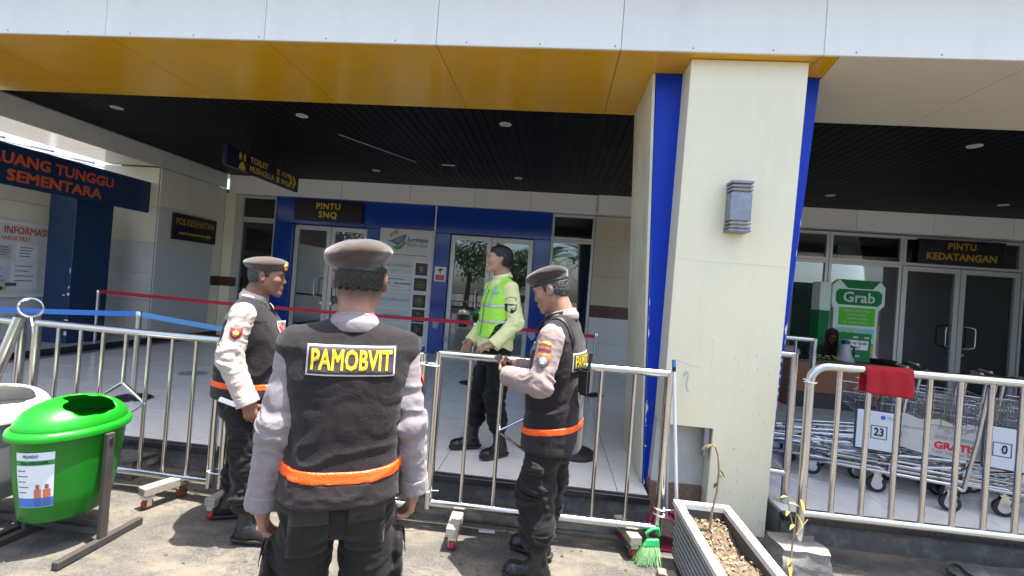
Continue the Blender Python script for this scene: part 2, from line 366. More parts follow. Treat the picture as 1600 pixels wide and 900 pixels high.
# ---------------------------------------------------------------- slatted dark ceiling
ceil = structure('ceiling', MB().box(-6.83, 9.5, 4.42, 9.3, 3.50, 3.55), BLACK)
sw = 0.115
sm = MB().box(-sw/2+0.006, sw/2-0.006, 0, 4.57, 0, 0.02).mesh('ceiling_slat', SLAT, bevel=0.003)
for i in range(int(16.3/sw)): link('ceiling_slat', sm, ceil, (-6.76+i*sw, 4.425, 3.478))
LAMP = mat('frosted_diffuser', (0.5, 0.5, 0.48), 0.4)
DLRING = mat('white_lamp_ring', (0.78, 0.78, 0.76), 0.4)
dl_lab = {(-5.70, 5.40): 'round recessed ceiling light nearest the left beam', (-3.23, 5.40): 'round recessed ceiling light above the hanging toilet sign, nearer the yellow soffit',
 (-0.73, 5.40): 'round recessed ceiling light near the soffit above the man in the yellow vest', (-3.30, 7.95): 'far round ceiling light in front of the PINTU SNQ sign',
 (-0.78, 7.95): 'far round ceiling light above the second blue doorway', (4.36, 5.45): 'largest round ceiling light in the right bay',
 (4.30, 7.99): 'small far ceiling light beside the blue pillar edge', (6.88, 8.01): 'far ceiling light above the PINTU KEDATANGAN sign'}
for (x, y), lb in dl_lab.items():
    t = thing('ceiling_light', lb, 'ceiling light', (x, y, 3.478), 0, 'recessed round ceiling lights')
    MB().lathe([(0.055, 0), (0.070, -0.004), (0.070, 0.0), ], (x, y, 3.477), n=28).build('ring', DLRING, t, smooth=True)
    MB().lathe([(0.0, -0.003), (0.053, -0.003), (0.053, 0.002)], (x, y, 3.476), n=28).build('diffuser', LAMP, t, smooth=True)
# slim rails hanging below the ceiling
solo('ceiling_rail', MB().tube([(-3.05, 6.0, 3.46), (-2.35, 7.2, 3.46)], 0.008, 6), mat('grey_rail', (0.35, 0.35, 0.35), 0.4), 'thin grey rod fixed under the dark slatted ceiling', 'rod')
t = thing('ceiling_bracket', 'small dark double bracket hanging from the dark ceiling', 'bracket', (-1.75, 6.9, 3.47))
for dx in (-0.12, 0.12): MB().box(-1.75+dx-0.015, -1.75+dx+0.015, 6.88, 6.92, 3.27, 3.47).build('hanger', BLACK, t)
MB().tube([(-1.87, 6.9, 3.36), (-1.63, 6.9, 3.36)], 0.008, 6).build('cross_rod', ALU, t)

# ---------------------------------------------------------------- the pillar
pil = thing('entrance_pillar', 'tapered cream pillar with blue side fins in front of the platform', 'pillar', (1.2, 3.34, 0))
H = 3.25
MB().prism([(1.13, 0), (1.53, 0), (1.60, H), (0.82, H), (0.797, 0.70), (1.145, 0.70)], (0, 3.338, 0), (1, 0, 0), (0, 0, 1), (0, 0.232, 0)).build('front_panel', CREAM, pil, bevel=0.004)
MB().hexa([(0.78, 3.46, 0.26), (1.135, 3.46, 0.26), (1.135, 3.57, 0.26), (0.78, 3.57, 0.26)], [(0.795, 3.46, 0.70), (1.14, 3.46, 0.70), (1.14, 3.57, 0.70), (0.795, 3.57, 0.70)]).build('bare_plaster', mat('bare_plaster', (0.46, 0.45, 0.41), 0.85, 0, 0.15, 6, bump=0.2, stain=(0.3, 0.28, 0.24)), pil)
MB().box(0.77, 1.128, 3.44, 3.565, 0.0, 0.258).build('granite_base', mat('brown_granite', (0.14, 0.085, 0.055), 0.5, 0, 0.6, 55, stain=(0.28, 0.2, 0.14), stain_amt=0.8, stain_scale=40), pil)
# blue core, wider at the top, cream left flank
MB().hexa([(0.755, 3.562, 0), (1.615, 3.562, 0), (1.615, 4.36, 0), (0.755, 4.36, 0)], [(0.625, 3.562, H), (1.79, 3.562, H), (1.79, 4.36, H), (0.625, 4.36, H)]).build('blue_core', BLUE, pil, bevel=0.005)
MB().hexa([(0.737, 3.575, 0), (0.752, 3.575, 0), (0.752, 4.39, 0), (0.737, 4.39, 0)], [(0.60, 3.575, H), (0.622, 3.575, H), (0.622, 4.39, H), (0.60, 4.39, H)]).build('cream_flank', CREAM_DIRTY, pil)
def chips(parent, pts, mt, name='paint_chip', nrm=(0, -1, 0), s=1.0):
    r = random.Random(11)
    for p, w, h in pts:
        n = 9; poly = [(w*(0.6+0.5*r.random())*math.cos(2*math.pi*k/n), h*(0.6+0.5*r.random())*math.sin(2*math.pi*k/n)) for k in range(n)]
        u = Vector((0, 0, 1)).cross(Vector(nrm)).normalized()*-1
        MB().prism(poly, Vector(p), u, (0, 0, 1), Vector(nrm)*0.0015).build(name, mt, parent)
# chipped paint on the blue fins: left edge near the foot, right edge
def xl(z): return 0.755+(0.625-0.755)*z/H
def xr(z): return 1.615+(1.79-1.615)*z/H
def edge_wear(xf, sg, z0, z1, seed, y=3.5612, big=0.03):
    r = random.Random(seed); n = 260; vs = []; fs = []; ph = [r.uniform(0, 6.28) for _ in range(4)]
    for k in range(n+1):
        z = z0+(z1-z0)*k/n; w = max(0.0005, big*max(0, .45*math.sin(z*9+ph[0])+.35*math.sin(z*23+ph[1])+.3*math.sin(z*57+ph[2])+.2*r.random()-.35)*(1.1-k/n)); x = xf(z)
        vs += [(x, y, z), (x+sg*w, y, z)]
        if k: fs.append((2*k-2, 2*k-1, 2*k+1, 2*k))
    MB().add(vs, fs).build('paint_chip', PAINT_CHIP, pil)
edge_wear(lambda z: xl(z)+.004, 1, .02, 2.0, 3); edge_wear(lambda z: xr(z)-.006, -1, .02, 2.3, 4, big=.035)
chips(pil, [((xr(z)-0.02+dx, 3.5616, z), w, h) for z, dx, w, h in [(0.1, 0, .012, .06), (0.95, .004, .012, .02), (1.0, -.006, .02, .012), (1.07, .0, .016, .02), (1.13, -.004, .012, .03), (1.19, .004, .008, .02)]], PAINT_CHIP)
chips(pil, [((xl(z)+0.012, 3.5616, z), w, h) for z, w, h in [(0.1, .010, .03), (0.2, .006, .015), (.47, .006, .01), (.62, .004, .006), (.8, .003, .01)]], PAINT_CHIP)
# hairline plaster cracks and scuffs on the cream face
CRK = mat('plaster_crack', (0.50, 0.48, 0.38), 0.9)
def crack(pts, r=0.0012): MB().tube([(x, 3.3375, z) for x, z in pts], r, 4).build('crack', CRK, pil)
crack([(0.815, 1.86), (0.93, 1.852), (1.03, 1.846), (1.12, 1.843), (1.25, 1.846), (1.40, 1.845), (1.55, 1.838)], 0.0009)
crack([(0.86, 1.155), (0.90, 1.14), (0.98, 1.12), (1.04, 1.115)], 0.0014)
crack([(1.10, 1.28), (1.105, 1.2), (1.098, 1.1)], 0.0006); crack([(1.085, 1.30), (1.10, 1.31), (1.112, 1.295)], 0.0015)
r = random.Random(5)
SCUFF = mat('grey_scuff', (0.60, 0.585, 0.47), 0.9)
chips(pil, [((1.16+0.34*r.random(), 3.3376, z), .002+.003*r.random(), .004+.014*r.random()) for z in [0.1+1.15*r.random()**1.2 for _ in range(60)] if abs(z-0.7) > 0.04], SCUFF, 'scuff')
# wall lamp
wl = thing('wall_lamp', 'grey metal up-and-down wall lamp on the cream pillar', 'wall lamp', (1.18, 3.30, 2.05))
LG = mat('weathered_zinc', (0.22, 0.24, 0.28), 0.45, 0.6, 0.25, 20, stain=(0.4, 0.4, 0.42), stain_amt=0.5, stain_scale=14)
x = 1.185
MB().box(x-0.068, x+0.068, 3.235, 3.337, 2.125, 2.315).build('body', LG, wl, bevel=0.003)
for z in (2.075, 2.100, 2.325, 2.350): MB().box(x-0.07, x+0.07, 3.232, 3.337, z, z+0.013).build('louvre', LG, wl, bevel=0.002)
for z in (2.05, 2.375): MB().box(x-0.072, x+0.072, 3.23, 3.337, z, z+0.018).build('end_cap', LG, wl, bevel=0.003)
for z in (2.068, 2.3155): MB().box(x-0.05, x+0.05, 3.25, 3.335, z, z+0.058).build('lens', mat('amber_lens', (0.55, 0.45, 0.28), 0.4), wl)
hk = MB().tube([(0.925, 3.335, 1.05), (0.93, 3.315, 1.075), (0.94, 3.31, 1.08), (0.945, 3.31, 1.05), (0.938, 3.31, 0.99), (0.945, 3.31, 0.955), (0.957, 3.312, 0.945)], 0.003, 6)
solo('wire_hook', hk, mat('blue_wire', (0.2, 0.32, 0.5), 0.4), 'bent blue wire hook on the cream pillar beside the mop handle', 'hook')
sw_ = thing('junction_box', 'small grey metal box fixed at the torn foot of the pillar', 'box', (1.115, 3.40, 0.60))
MB().box(1.092, 1.128, 3.35, 3.40, 0.50, 0.70).build('cover', LG, sw_, bevel=0.003)

# ---------------------------------------------------------------- back wall: beam, portal, windows, doors
BY = 9.1
hb = thing('header_beam', 'pale grey horizontal beam above the doors of both bays', 'beam', (0, 8.95, 3.10))
HB = mat('pale_grey_cladding', (0.79, 0.785, 0.73), 0.45, 0, 0.04, 2, rnd=0.03)
hx = [-6.79, -5.72, -4.4, -3.0, -1.7, -0.6, 0.67, 1.35, 2.6, 4.0, 5.3, 6.6, 7.9, 9.4]
for a, b in zip(hx[:-1], hx[1:]):
    d = 0.05 if a == 0.67 else 0.0
    MB().box(a+0.003, b-0.003, 8.96-d, 9.2, 3.11, 3.476).build('cladding_panel', HB, hb, bevel=0.002)
wall_back = thing('tiled_wall', 'beige tiled wall with a brown stripe between the portal and the right bay', 'wall', (2.5, BY, PZ))
BTILE = mat('beige_wall_tile', (0.58, 0.51, 0.38), 0.18, 0, 0.06, 3, rnd=0.04, rvar=0.06)
GTILE = mat('grey_wall_tile', (0.66, 0.66, 0.63), 0.2, 0, 0.05, 3, rnd=0.03, rvar=0.06)
BROWN = mat('brown_stripe_tile', (0.10, 0.05, 0.035), 0.25, 0, 0.2, 8)
MB().box(0.67, 4.30, BY+0.02, BY+0.15, PZ, 3.10).build('backing', GROUT, wall_back)
for i in range(3):
    x = 0.675+i*1.21
    for z0, z1, mm in ((PZ+0.002, 0.66, GTILE), (0.664, 1.155, GTILE), (1.159, 1.385, BROWN), (1.389, 1.95, BTILE), (1.954, 2.52, BTILE), (2.524, 3.098, BTILE)):
        MB().box(x, x+1.206, BY, BY+0.019, z0, z1).build('tile', mm, wall_back, bevel=0.001)
def glazed(parent, x0, x1, z0, z1, y=BY, fw=0.05, glass=GLASS, name='window'):
    """one framed pane"""
    f = MB(); f.box(x0, x0+fw, y, y+0.07, z0, z1); f.box(x1-fw, x1, y, y+0.07, z0, z1); f.box(x0+fw, x1-fw, y, y+0.07, z0, z0+fw); f.box(x0+fw, x1-fw, y, y+0.07, z1-fw, z1)
    o = f.build(name, ALU, parent)
    MB().box(x0+fw, x1-fw, y+0.03, y+0.038, z0+fw, z1-fw).build('pane', glass, o)
    return o
def door_leaf(parent, x0, x1, hs, z1=2.50, y=BY):
    o = glazed(parent, x0, x1, PZ+0.01, z1, y, 0.085, GLASS, 'door')
    hx = x1-0.10 if hs > 0 else x0+0.10
    MB().tube([(hx, y-0.005, 1.14), (hx, y-0.06, 1.14), (hx-hs*0.055, y-0.075, 1.165), (hx-hs*0.055, y-0.075, 1.47), (hx, y-0.06, 1.5), (hx, y-0.005, 1.5)] if False else
              [(hx, y, 1.12), (hx-hs*0.05, y-0.07, 1.13), (hx-hs*0.13, y-0.075, 1.15), (hx-hs*0.14, y-0.075, 1.20), (hx-hs*0.14, y-0.075, 1.44), (hx-hs*0.13, y-0.075, 1.49), (hx-hs*0.05, y-0.07, 1.51), (hx, y, 1.52)], 0.013, 8).build('handle', CHROME, o, smooth=True)
    MB().box(hx-0.02, hx+0.02, y-0.012, y, 0.98, 1.03).build('lock', CHROME, o)
    return o
w1 = thing('side_window', 'tall aluminium framed window between the left corner and the blue portal', 'window', (-6.2, BY, PZ))
glazed(w1, -6.60, -5.82, PZ, 2.60); glazed(w1, -6.60, -5.82, 2.604, 3.10)
w2 = thing('side_window', 'tall aluminium framed window between the blue portal and the beige tiles', 'window', (0.25, BY, PZ))
glazed(w2, -0.165, 0.665, PZ, 2.60); glazed(w2, -0.165, 0.665, 2.604, 3.10)
portal = thing('entrance_portal', 'glossy blue panelled wall framing two glass double doorways', 'portal', (-3.0, BY, PZ))
for x0, x1, z0, z1 in [(-5.80, -5.402, PZ, 2.575), (-3.838, -3.0, PZ, 2.575), (-2.996, -2.475, PZ, 2.575), (-2.445, -2.142, PZ, 2.575), (-0.488, -0.17, PZ, 2.575),
                       (-5.80, -3.9, 2.58, 3.10), (-3.896, -2.475, 2.58, 3.10), (-2.445, -0.17, 2.58, 3.10)]:
    MB().box(x0, x1, 9.03, 9.22, z0, z1).build('blue_panel', PORTAL_BLUE, portal, bevel=0.004)
MB().box(-2.472, -2.448, 9.022, 9.2, PZ, 3.10).build('white_joint', WHITE, portal)
chips(portal, [((-2.30, 9.0295, 0.78), .07, .12), ((-0.40, 9.0295, 0.75), .10, .14), ((-2.1, 9.0295, 0.5), .03, .06)], mat('smeared_white_paint', (0.35, 0.42, 0.55), 0.6), 'paint_smear')
d1 = thing('glass_double_door', 'glass double door under the PINTU SNQ sign, behind the man seen from the back', 'door', (-4.6, BY, PZ))
door_leaf(d1, -5.39, -4.625, 1, 2.56); door_leaf(d1, -4.615, -3.85, -1, 2.56)
d2 = thing('glass_double_door', 'glass double door with tree reflections behind the man in the yellow vest', 'door', (-1.3, BY, PZ))
door_leaf(d2, -2.13, -1.32, 1, 2.56); door_leaf(d2, -1.31, -0.50, -1, 2.56)
gl = thing('glazed_wall', 'aluminium framed glass wall of the right bay beside the arrival door', 'glass wall', (5.2, BY, PZ))
for a, b in ((4.31, 4.945), (4.955, 6.215)):
    glazed(gl, a, b, PZ, 2.55); glazed(gl, a, b, 2.555, 3.08)
glazed(gl, 6.22, 8.20, 2.555, 3.08); glazed(gl, 8.205, 9.4, PZ, 2.55); glazed(gl, 8.205, 9.4, 2.555, 3.08)
d3 = thing('glass_double_door', 'glass double door under the PINTU KEDATANGAN sign', 'door', (7.2, BY, PZ))
door_leaf(d3, 6.23, 7.20, 1, 2.54); door_leaf(d3, 7.21, 8.19, -1, 2.54)
# dim rooms behind the glass
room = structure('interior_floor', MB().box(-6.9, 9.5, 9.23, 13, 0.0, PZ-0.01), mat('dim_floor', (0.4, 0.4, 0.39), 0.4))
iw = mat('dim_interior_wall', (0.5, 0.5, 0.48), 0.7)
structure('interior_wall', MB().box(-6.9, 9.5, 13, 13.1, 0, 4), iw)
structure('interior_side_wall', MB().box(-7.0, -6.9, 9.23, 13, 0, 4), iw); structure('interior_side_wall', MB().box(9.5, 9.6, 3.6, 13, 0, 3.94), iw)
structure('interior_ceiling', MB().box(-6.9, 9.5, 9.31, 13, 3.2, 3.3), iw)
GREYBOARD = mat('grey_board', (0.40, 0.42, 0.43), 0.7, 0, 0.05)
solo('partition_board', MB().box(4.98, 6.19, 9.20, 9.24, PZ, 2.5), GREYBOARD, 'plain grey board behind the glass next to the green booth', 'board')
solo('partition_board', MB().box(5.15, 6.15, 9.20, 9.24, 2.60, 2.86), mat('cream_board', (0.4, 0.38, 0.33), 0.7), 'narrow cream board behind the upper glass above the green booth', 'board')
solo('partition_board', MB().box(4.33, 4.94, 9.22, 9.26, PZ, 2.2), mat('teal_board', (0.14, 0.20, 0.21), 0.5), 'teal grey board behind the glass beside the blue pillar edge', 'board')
cup = thing('display_cabinet', 'pale cabinet with papers inside the first doorway', 'cabinet', (-4.95, 11.0, PZ))
MB().box(-5.25, -4.7, 11.0, 11.4, PZ, 1.25).build('carcass', iw, cup); MB().box(-5.2, -4.9, 10.98, 11.0, 1.5, 1.95).build('notice', PAPER, cup)
# ================================================================ LEFT SIDE
lb = thing('left_beam', 'cream panelled beam running away along the left side under the ceiling', 'beam', (-6.9, 7, 3.2))
LBM = mat('grey_cream_cladding', (0.72, 0.69, 0.59), 0.4, 0, 0.05, 2, rnd=0.03)
for a, b in ((3.4, 4.55), (4.55, 5.95), (5.95, 7.35), (7.35, 8.95)): MB().box(-6.86, -6.832, a+.003, b-.003, 3.19, 3.476).build('side_panel', LBM, lb, bevel=.002)
for a, b in ((3.4, 4.9), (4.9, 6.4), (6.4, 7.36)): MB().box(-7.75, -6.862, a+.003, b-.003, 3.192, 3.22).build('underside_panel', mat('shiny_aluminium_soffit', (0.66, 0.66, 0.63), 0.16, 0.75, 0.1, 1.5), lb)
MB().box(-7.75, -6.865, 3.4, 8.95, 3.223, 3.60).build('core', HB, lb)
kw = thing('left_wall', 'cream tiled side wall projecting on the left, carrying the POS KESEHATAN sign', 'wall', (-6.83, 8.2, PZ))
LT = mat('cream_stone_tile', (0.80, 0.745, 0.58), 0.35, 0, 0.06, 2.5, rnd=0.04); LG2 = mat('grey_stone_tile', (0.64, 0.63, 0.60), 0.4, 0, 0.10, 3, stain=(0.3, 0.29, 0.26), stain_amt=0.5, rnd=0.06)
MB().box(-7.9, -6.86, 7.37, 9.1, PZ, 3.188).build('backing', GROUT, kw)
LX = -6.858
def ltile(y0, y1, z0, z1, m_, x1=-6.832): MB().box(LX, x1, y0+.002, y1-.002, z0+.002, z1-.002).build('tile', m_, kw, bevel=.001)
for y0, y1 in ((7.37, 7.95), (7.95, 8.68)):
    ltile(y0, y1, 2.53, 3.18, LT)
ltile(7.37, 8.68, 2.50, 2.53, LT, -6.815); ltile(7.37, 8.68, 1.955, 2.50, mat('light_frame', (0.62, 0.6, 0.54), 0.4)); ltile(7.37, 8.68, 1.93, 1.955, LT, -6.82)
ltile(7.37, 8.68, PZ+.085, 1.93, mat('grey_plywood_panel', (0.56, 0.58, 0.56), 0.6, 0, 0.06, 2, stain=(0.46, 0.47, 0.45), stain_amt=0.5))
for z0, z1, mm in ((PZ+.085, 1.20, LT), (1.20, 1.39, BROWN), (1.39, 3.18, LT)): ltile(8.685, 8.93, z0, z1, mm)
# front cheek facing the camera
for z0, z1 in ((PZ+.085, 0.9), (0.9, 1.37), (1.37, 1.9), (1.9, 2.5), (2.5, 3.18)):
    MB().box(-7.9, -6.862, 7.35, 7.369, z0+.002, z1-.002).build('tile', LT if z1 > 1.9 else LG2, kw, bevel=.001)
cp = thing('corner_pilaster', 'cream corner pilaster with a brown stripe beside the left window', 'pilaster', (-6.7, 9.0, PZ))
for z0, z1, mm in ((PZ, 1.20, LT), (1.202, 1.39, BROWN), (1.392, 3.10, LT)): MB().box(-6.83, -6.605, 8.935, 9.2, z0, z1).build('tile', mm, cp)
# recessed wall with the notice board
rw = thing('recessed_wall', 'grey stone clad wall behind the blue column with the notice board', 'wall', (-7.95, 5, PZ))
MB().box(-8.1, -7.92, 2.6, 7.34, PZ, 2.62).build('backing', GROUT, rw)
r = random.Random(2)
for z0, z1, mm in ((PZ+.08, 0.62, LG2), (0.62, 1.02, LG2), (1.02, 1.50, LG2), (1.50, 1.98, LG2), (1.98, 2.30, LT), (2.30, 2.62, LT)):
    y = 2.6+r.random()*0.4
    MB().box(-7.919, -7.90, 2.6, y-.003, z0+.003, z1-.003).build('stone_tile', mm, rw, bevel=.001)
    while y < 7.3:
        y2 = min(7.34, y+0.95); MB().box(-7.919, -7.90, y+.003, y2-.003, z0+.003, z1-.003).build('stone_tile', mm, rw, bevel=.001); y = y2
nb = thing('notice_board', 'white INFORMASI notice board full of papers on the left wall', 'notice board', (-7.88, 5.0, 1.0))
NX = -7.86
MB().box(-7.899, NX, 4.2, 6.56, 0.92, 1.98).build('board', mat('cream_board_face', (0.66, 0.66, 0.62), 0.5), nb, bevel=.003)
for a, b, c, d in ((4.2, 6.56, 0.90, 0.94), (4.2, 6.56, 1.96, 2.0), (6.52, 6.56, 0.94, 1.96)): MB().box(NX, NX+.02, a, b, c, d).build('frame', WHITE, nb)
U, W = (0, 1, 0), (0, 0, 1)
lettering('INFORMASI', 0.15, (NX+.002, 6.22, 1.87), U, W, ORANGE_TXT, nb, bold=0.003, fit=0.56)
lettering('TARIF & HARGA TIKET', 0.09, (NX+.002, 5.98, 1.75), U, W, ORANGE_TXT, nb, bold=0.001, fit=0.6)
PC = [PAPER, mat('blue_paper', (0.5, 0.58, 0.66), 0.6), mat('cream_paper', (0.7, 0.68, 0.6), 0.6), mat('grey_paper', (0.5, 0.52, 0.53), 0.6), mat('yellow_paper', (0.6, 0.5, 0.2), 0.6)]
for y, z, w, h, c in [(yy_+.14, a_, b_, c_, d_) for yy_, a_, b_, c_, d_ in [(5.05, 1.52, .3, .22, 3), (5.45, 1.5, .3, .26, 0), (5.8, 1.55, .22, .2, 3), (6.12, 1.55, .28, .24, 0), (5.05, 1.22, .3, .26, 1), (5.42, 1.15, .26, .32, 0), (5.75, 1.2, .26, .3, 1), (6.1, 1.22, .34, .4, 0), (5.75, 1.02, .26, .07, 4), (4.7, 1.4, .26, .36, 0), (4.7, 1.05, .28, .2, 1)]]:
    MB().box(NX, NX+.004, y-w/2, y+w/2, z-h/2, z+h/2).build('paper_sheet', PC[c], nb)
    for k in range(4):
        MB().box(NX+.004, NX+.005, y-w*.38, y+w*(.1+.28*r.random()), z+h*(.34-.18*k)-.006, z+h*(.34-.18*k)+.006).build('printed_line', GREYTXT if c < 4 else BROWN, nb)
MB().box(NX+.0045, NX+.0055, 6.0, 6.14, 1.06, 1.11).build('printed_line', GREYTXT, nb)
bc = thing('blue_column', 'square dark blue column with chipped edges under the waiting room sign', 'column', (-7.3, 6.45, PZ+.08))
MB().hexa([(-7.50, 6.22, PZ+.08), (-7.08, 6.22, PZ+.08), (-7.08, 6.80, PZ+.08), (-7.50, 6.80, PZ+.08)], [(-7.52, 6.22, 2.6), (-7.08, 6.22, 2.6), (-7.08, 6.80, 2.6), (-7.52, 6.80, 2.6)]).build('shaft', NAVY, bc, bevel=.006)
chips(bc, [((-7.095, 6.2195, z), w, h) for z, w, h in ((0.42, .03, .04), (0.62, .05, .012), (1.0, .02, .03), (1.1, .012, .03), (1.35, .01, .05))] + [((-7.25, 6.2195, .55), .05, .012), ((-7.17, 6.2195, .98), .03, .008)], PAINT_CHIP)
rs = thing('waiting_room_sign', 'long dark blue sign reading RUANG TUNGGU SEMENTARA on the blue column', 'sign', (-7.0, 6, 2.4))
MB().box(-7.075, -7.0, 3.6, 7.5, 2.40, 2.92).build('sign_board', NAVY, rs, bevel=.004)
lettering('RUANG TUNGGU', 0.20, (-6.998, 5.88, 2.735), U, W, ORANGE_TXT, rs, bold=.006, fit=1.60)
lettering('SEMENTARA', 0.20, (-6.998, 5.88, 2.525), U, W, ORANGE_TXT, rs, bold=.006, fit=1.24)
# bright roof lines beyond the gap
fr = thing('outer_canopy', 'thin white canopy frame seen through the gap above the waiting room sign', 'canopy', (-10, 8, 0))
for y in (6.4, 7.1, 7.8, 8.4): MB().tube([(-8.6, y, 3.3), (-12.5, y+.5, 3.9)], 0.02, 6).build('rafter', mat('grey_rafter', (0.4, 0.4, 0.4), 0.5), fr)
MB().tube([(-10.2, 8.4, 0), (-10.2, 8.4, 3.6)], 0.05, 8).build('post', WHITE, fr)
ps = thing('health_post_sign', 'black sign reading POS KESEHATAN with a gold arrow on the left wall', 'sign', (-6.82, 8.17, 2.0))
MB().box(-6.831, -6.80, 7.64, 8.70, 2.005, 2.475).build('sign_board', SIGN_BLACK, ps, bevel=.004)
DGOLD = mat('dull_gold_lettering', (0.42, 0.24, 0.03), 0.5)
lettering('POS KESEHATAN', 0.17, (-6.798, 8.17, 2.33), U, W, DGOLD, ps, bold=.004, fit=0.92)
MB().prism([(-.40, -.02), (.28, -.02), (.28, -.05), (.40, 0), (.28, .05), (.28, .02), (-.40, .02)], (-6.7995, 8.19, 2.13), U, W, (0.0015, 0, 0)).build('arrow', DGOLD, ps)

# ================================================================ SIGNS AND BOARDS
UX, UZ = (1, 0, 0), (0, 0, 1)
# hanging direction sign, facing right
hs = thing('hanging_sign', 'hanging navy sign reading TOILET MUSHOLLA ATM SNQ with gold arrows', 'sign', (-4.5, 6.7, 2.95))
MB().box(-4.56, -4.5, 5.83, 7.58, 2.94, 3.21).build('sign_board', mat('navy_sign_face', (0.010, 0.012, 0.045), 0.3), hs, bevel=.004)
for y in (6.32, 7.10): MB().tube([(-4.53, y, 3.2), (-4.53, y, 3.48)], 0.012, 6).build('hanger', BLACK, hs)
XS = -4.498
lettering('TOILET', 0.115, (XS, 6.31, 3.135), U, W, GOLD, hs, bold=.003, align='LEFT', fit=.42)
lettering('MUSHOLLA', 0.115, (XS, 6.31, 3.01), U, W, GOLD, hs, bold=.003, align='LEFT', fit=.58)
lettering('ATM', 0.105, (XS, 7.08, 3.135), U, W, GOLD, hs, bold=.003, align='LEFT', fit=.2)
lettering('SNQ', 0.105, (XS, 7.08, 3.01), U, W, GOLD, hs, bold=.003, align='LEFT', fit=.2)
def glyph(poly, y, z, s, nm='symbol', mt=GOLD, par=hs): MB().prism([(a*s, b*s) for a, b in poly], (XS, y, z), U, W, (0.002, 0, 0)).build(nm, mt, par)
man = [(-.18, -.5), (.18, -.5), (.22, .15), (.1, .25), (.14, .38), (0, .5), (-.14, .38), (-.1, .25), (-.22, .15)]
glyph(man, 6.10, 3.135, .11); glyph(man, 6.19, 3.135, .11)
glyph([(-.6, -.5), (.6, -.5), (.6, 0), (.4, .05), (.3, .35), (0, .55), (-.3, .35), (-.4, .05), (-.6, 0)], 6.15, 3.005, .11)
glyph([(-.5, .2), (.5, .2), (.5, .5), (.3, .5), (.3, -.5), (-.3, -.5), (-.3, .5), (-.5, .5)][::1], 6.99, 3.135, .09); glyph([(-.4, -.5), (.4, -.5), (.4, .5), (-.4, .5)], 6.99, 3.01, .09)
for y in (7.32, 7.43): glyph([(-.3, .5), (.05, .5), (.4, 0), (.05, -.5), (-.3, -.5), (.05, 0)], y, 3.075, .2, 'arrow')
# PINTU SNQ
s1 = thing('door_sign', 'black sign with gold letters PINTU SNQ over the first doorway', 'sign', (-4.65, 9.0, 2.65))
MB().box(-5.36, -3.94, 8.955, 9.028, 2.655, 3.06).build('sign_board', SIGN_BLACK, s1, bevel=.004)
lettering('PINTU', 0.17, (-4.65, 8.953, 2.945), UX, UZ, GOLD, s1, bold=.004, fit=.5, spacing=1.1); lettering('SNQ', 0.17, (-4.65, 8.953, 2.775), UX, UZ, GOLD, s1, bold=.004, fit=.38, spacing=1.1)
s2 = thing('door_sign', 'black sign with gold letters PINTU KEDATANGAN over the right door', 'sign', (7.15, 9.05, 2.6))
MB().box(6.44, 7.87, 9.045, 9.098, 2.60, 3.05).build('sign_board', SIGN_BLACK, s2, bevel=.004)
lettering('PINTU', 0.16, (7.15, 9.043, 2.93), UX, UZ, DGOLD, s2, bold=.004, fit=.46, spacing=1.1); lettering('KEDATANGAN', 0.17, (7.15, 9.043, 2.74), UX, UZ, DGOLD, s2, bold=.005, fit=1.16)
# directory board
db = thing('directory_board', 'tall white directory board with black icon squares between the blue doorways', 'directory board', (-3.0, 9.02, 0.3))
DY = 9.0
MB().box(-3.55, -2.47, DY, 9.029, 0.32, 2.60).build('board', PAPER, db, bevel=.003)
MB().box(-3.55, -2.47, DY-.004, DY, 1.995, 2.58).build('header_panel', mat('header_white', (0.66, 0.66, 0.64), 0.4), db)
rows = [(1.985, 1.70), (1.695, 1.36), (1.355, 1.02), (1.015, 0.74), (0.735, 0.50)]
ROWM = mat('row_panel_white', (0.60, 0.64, 0.66), 0.35)
for a, b in rows: MB().box(-3.53, -2.84, DY-.006, DY, b+.012, a-.012).build('row_panel', ROWM, db, bevel=.002)
ICON = mat('icon_black', (0.012, 0.012, 0.012), 0.35); IG = mat('icon_gold', (0.34, 0.24, 0.10), 0.5)
yy = DY-.009
iz = [1.83, 1.53, 1.20, 0.91, 0.64]
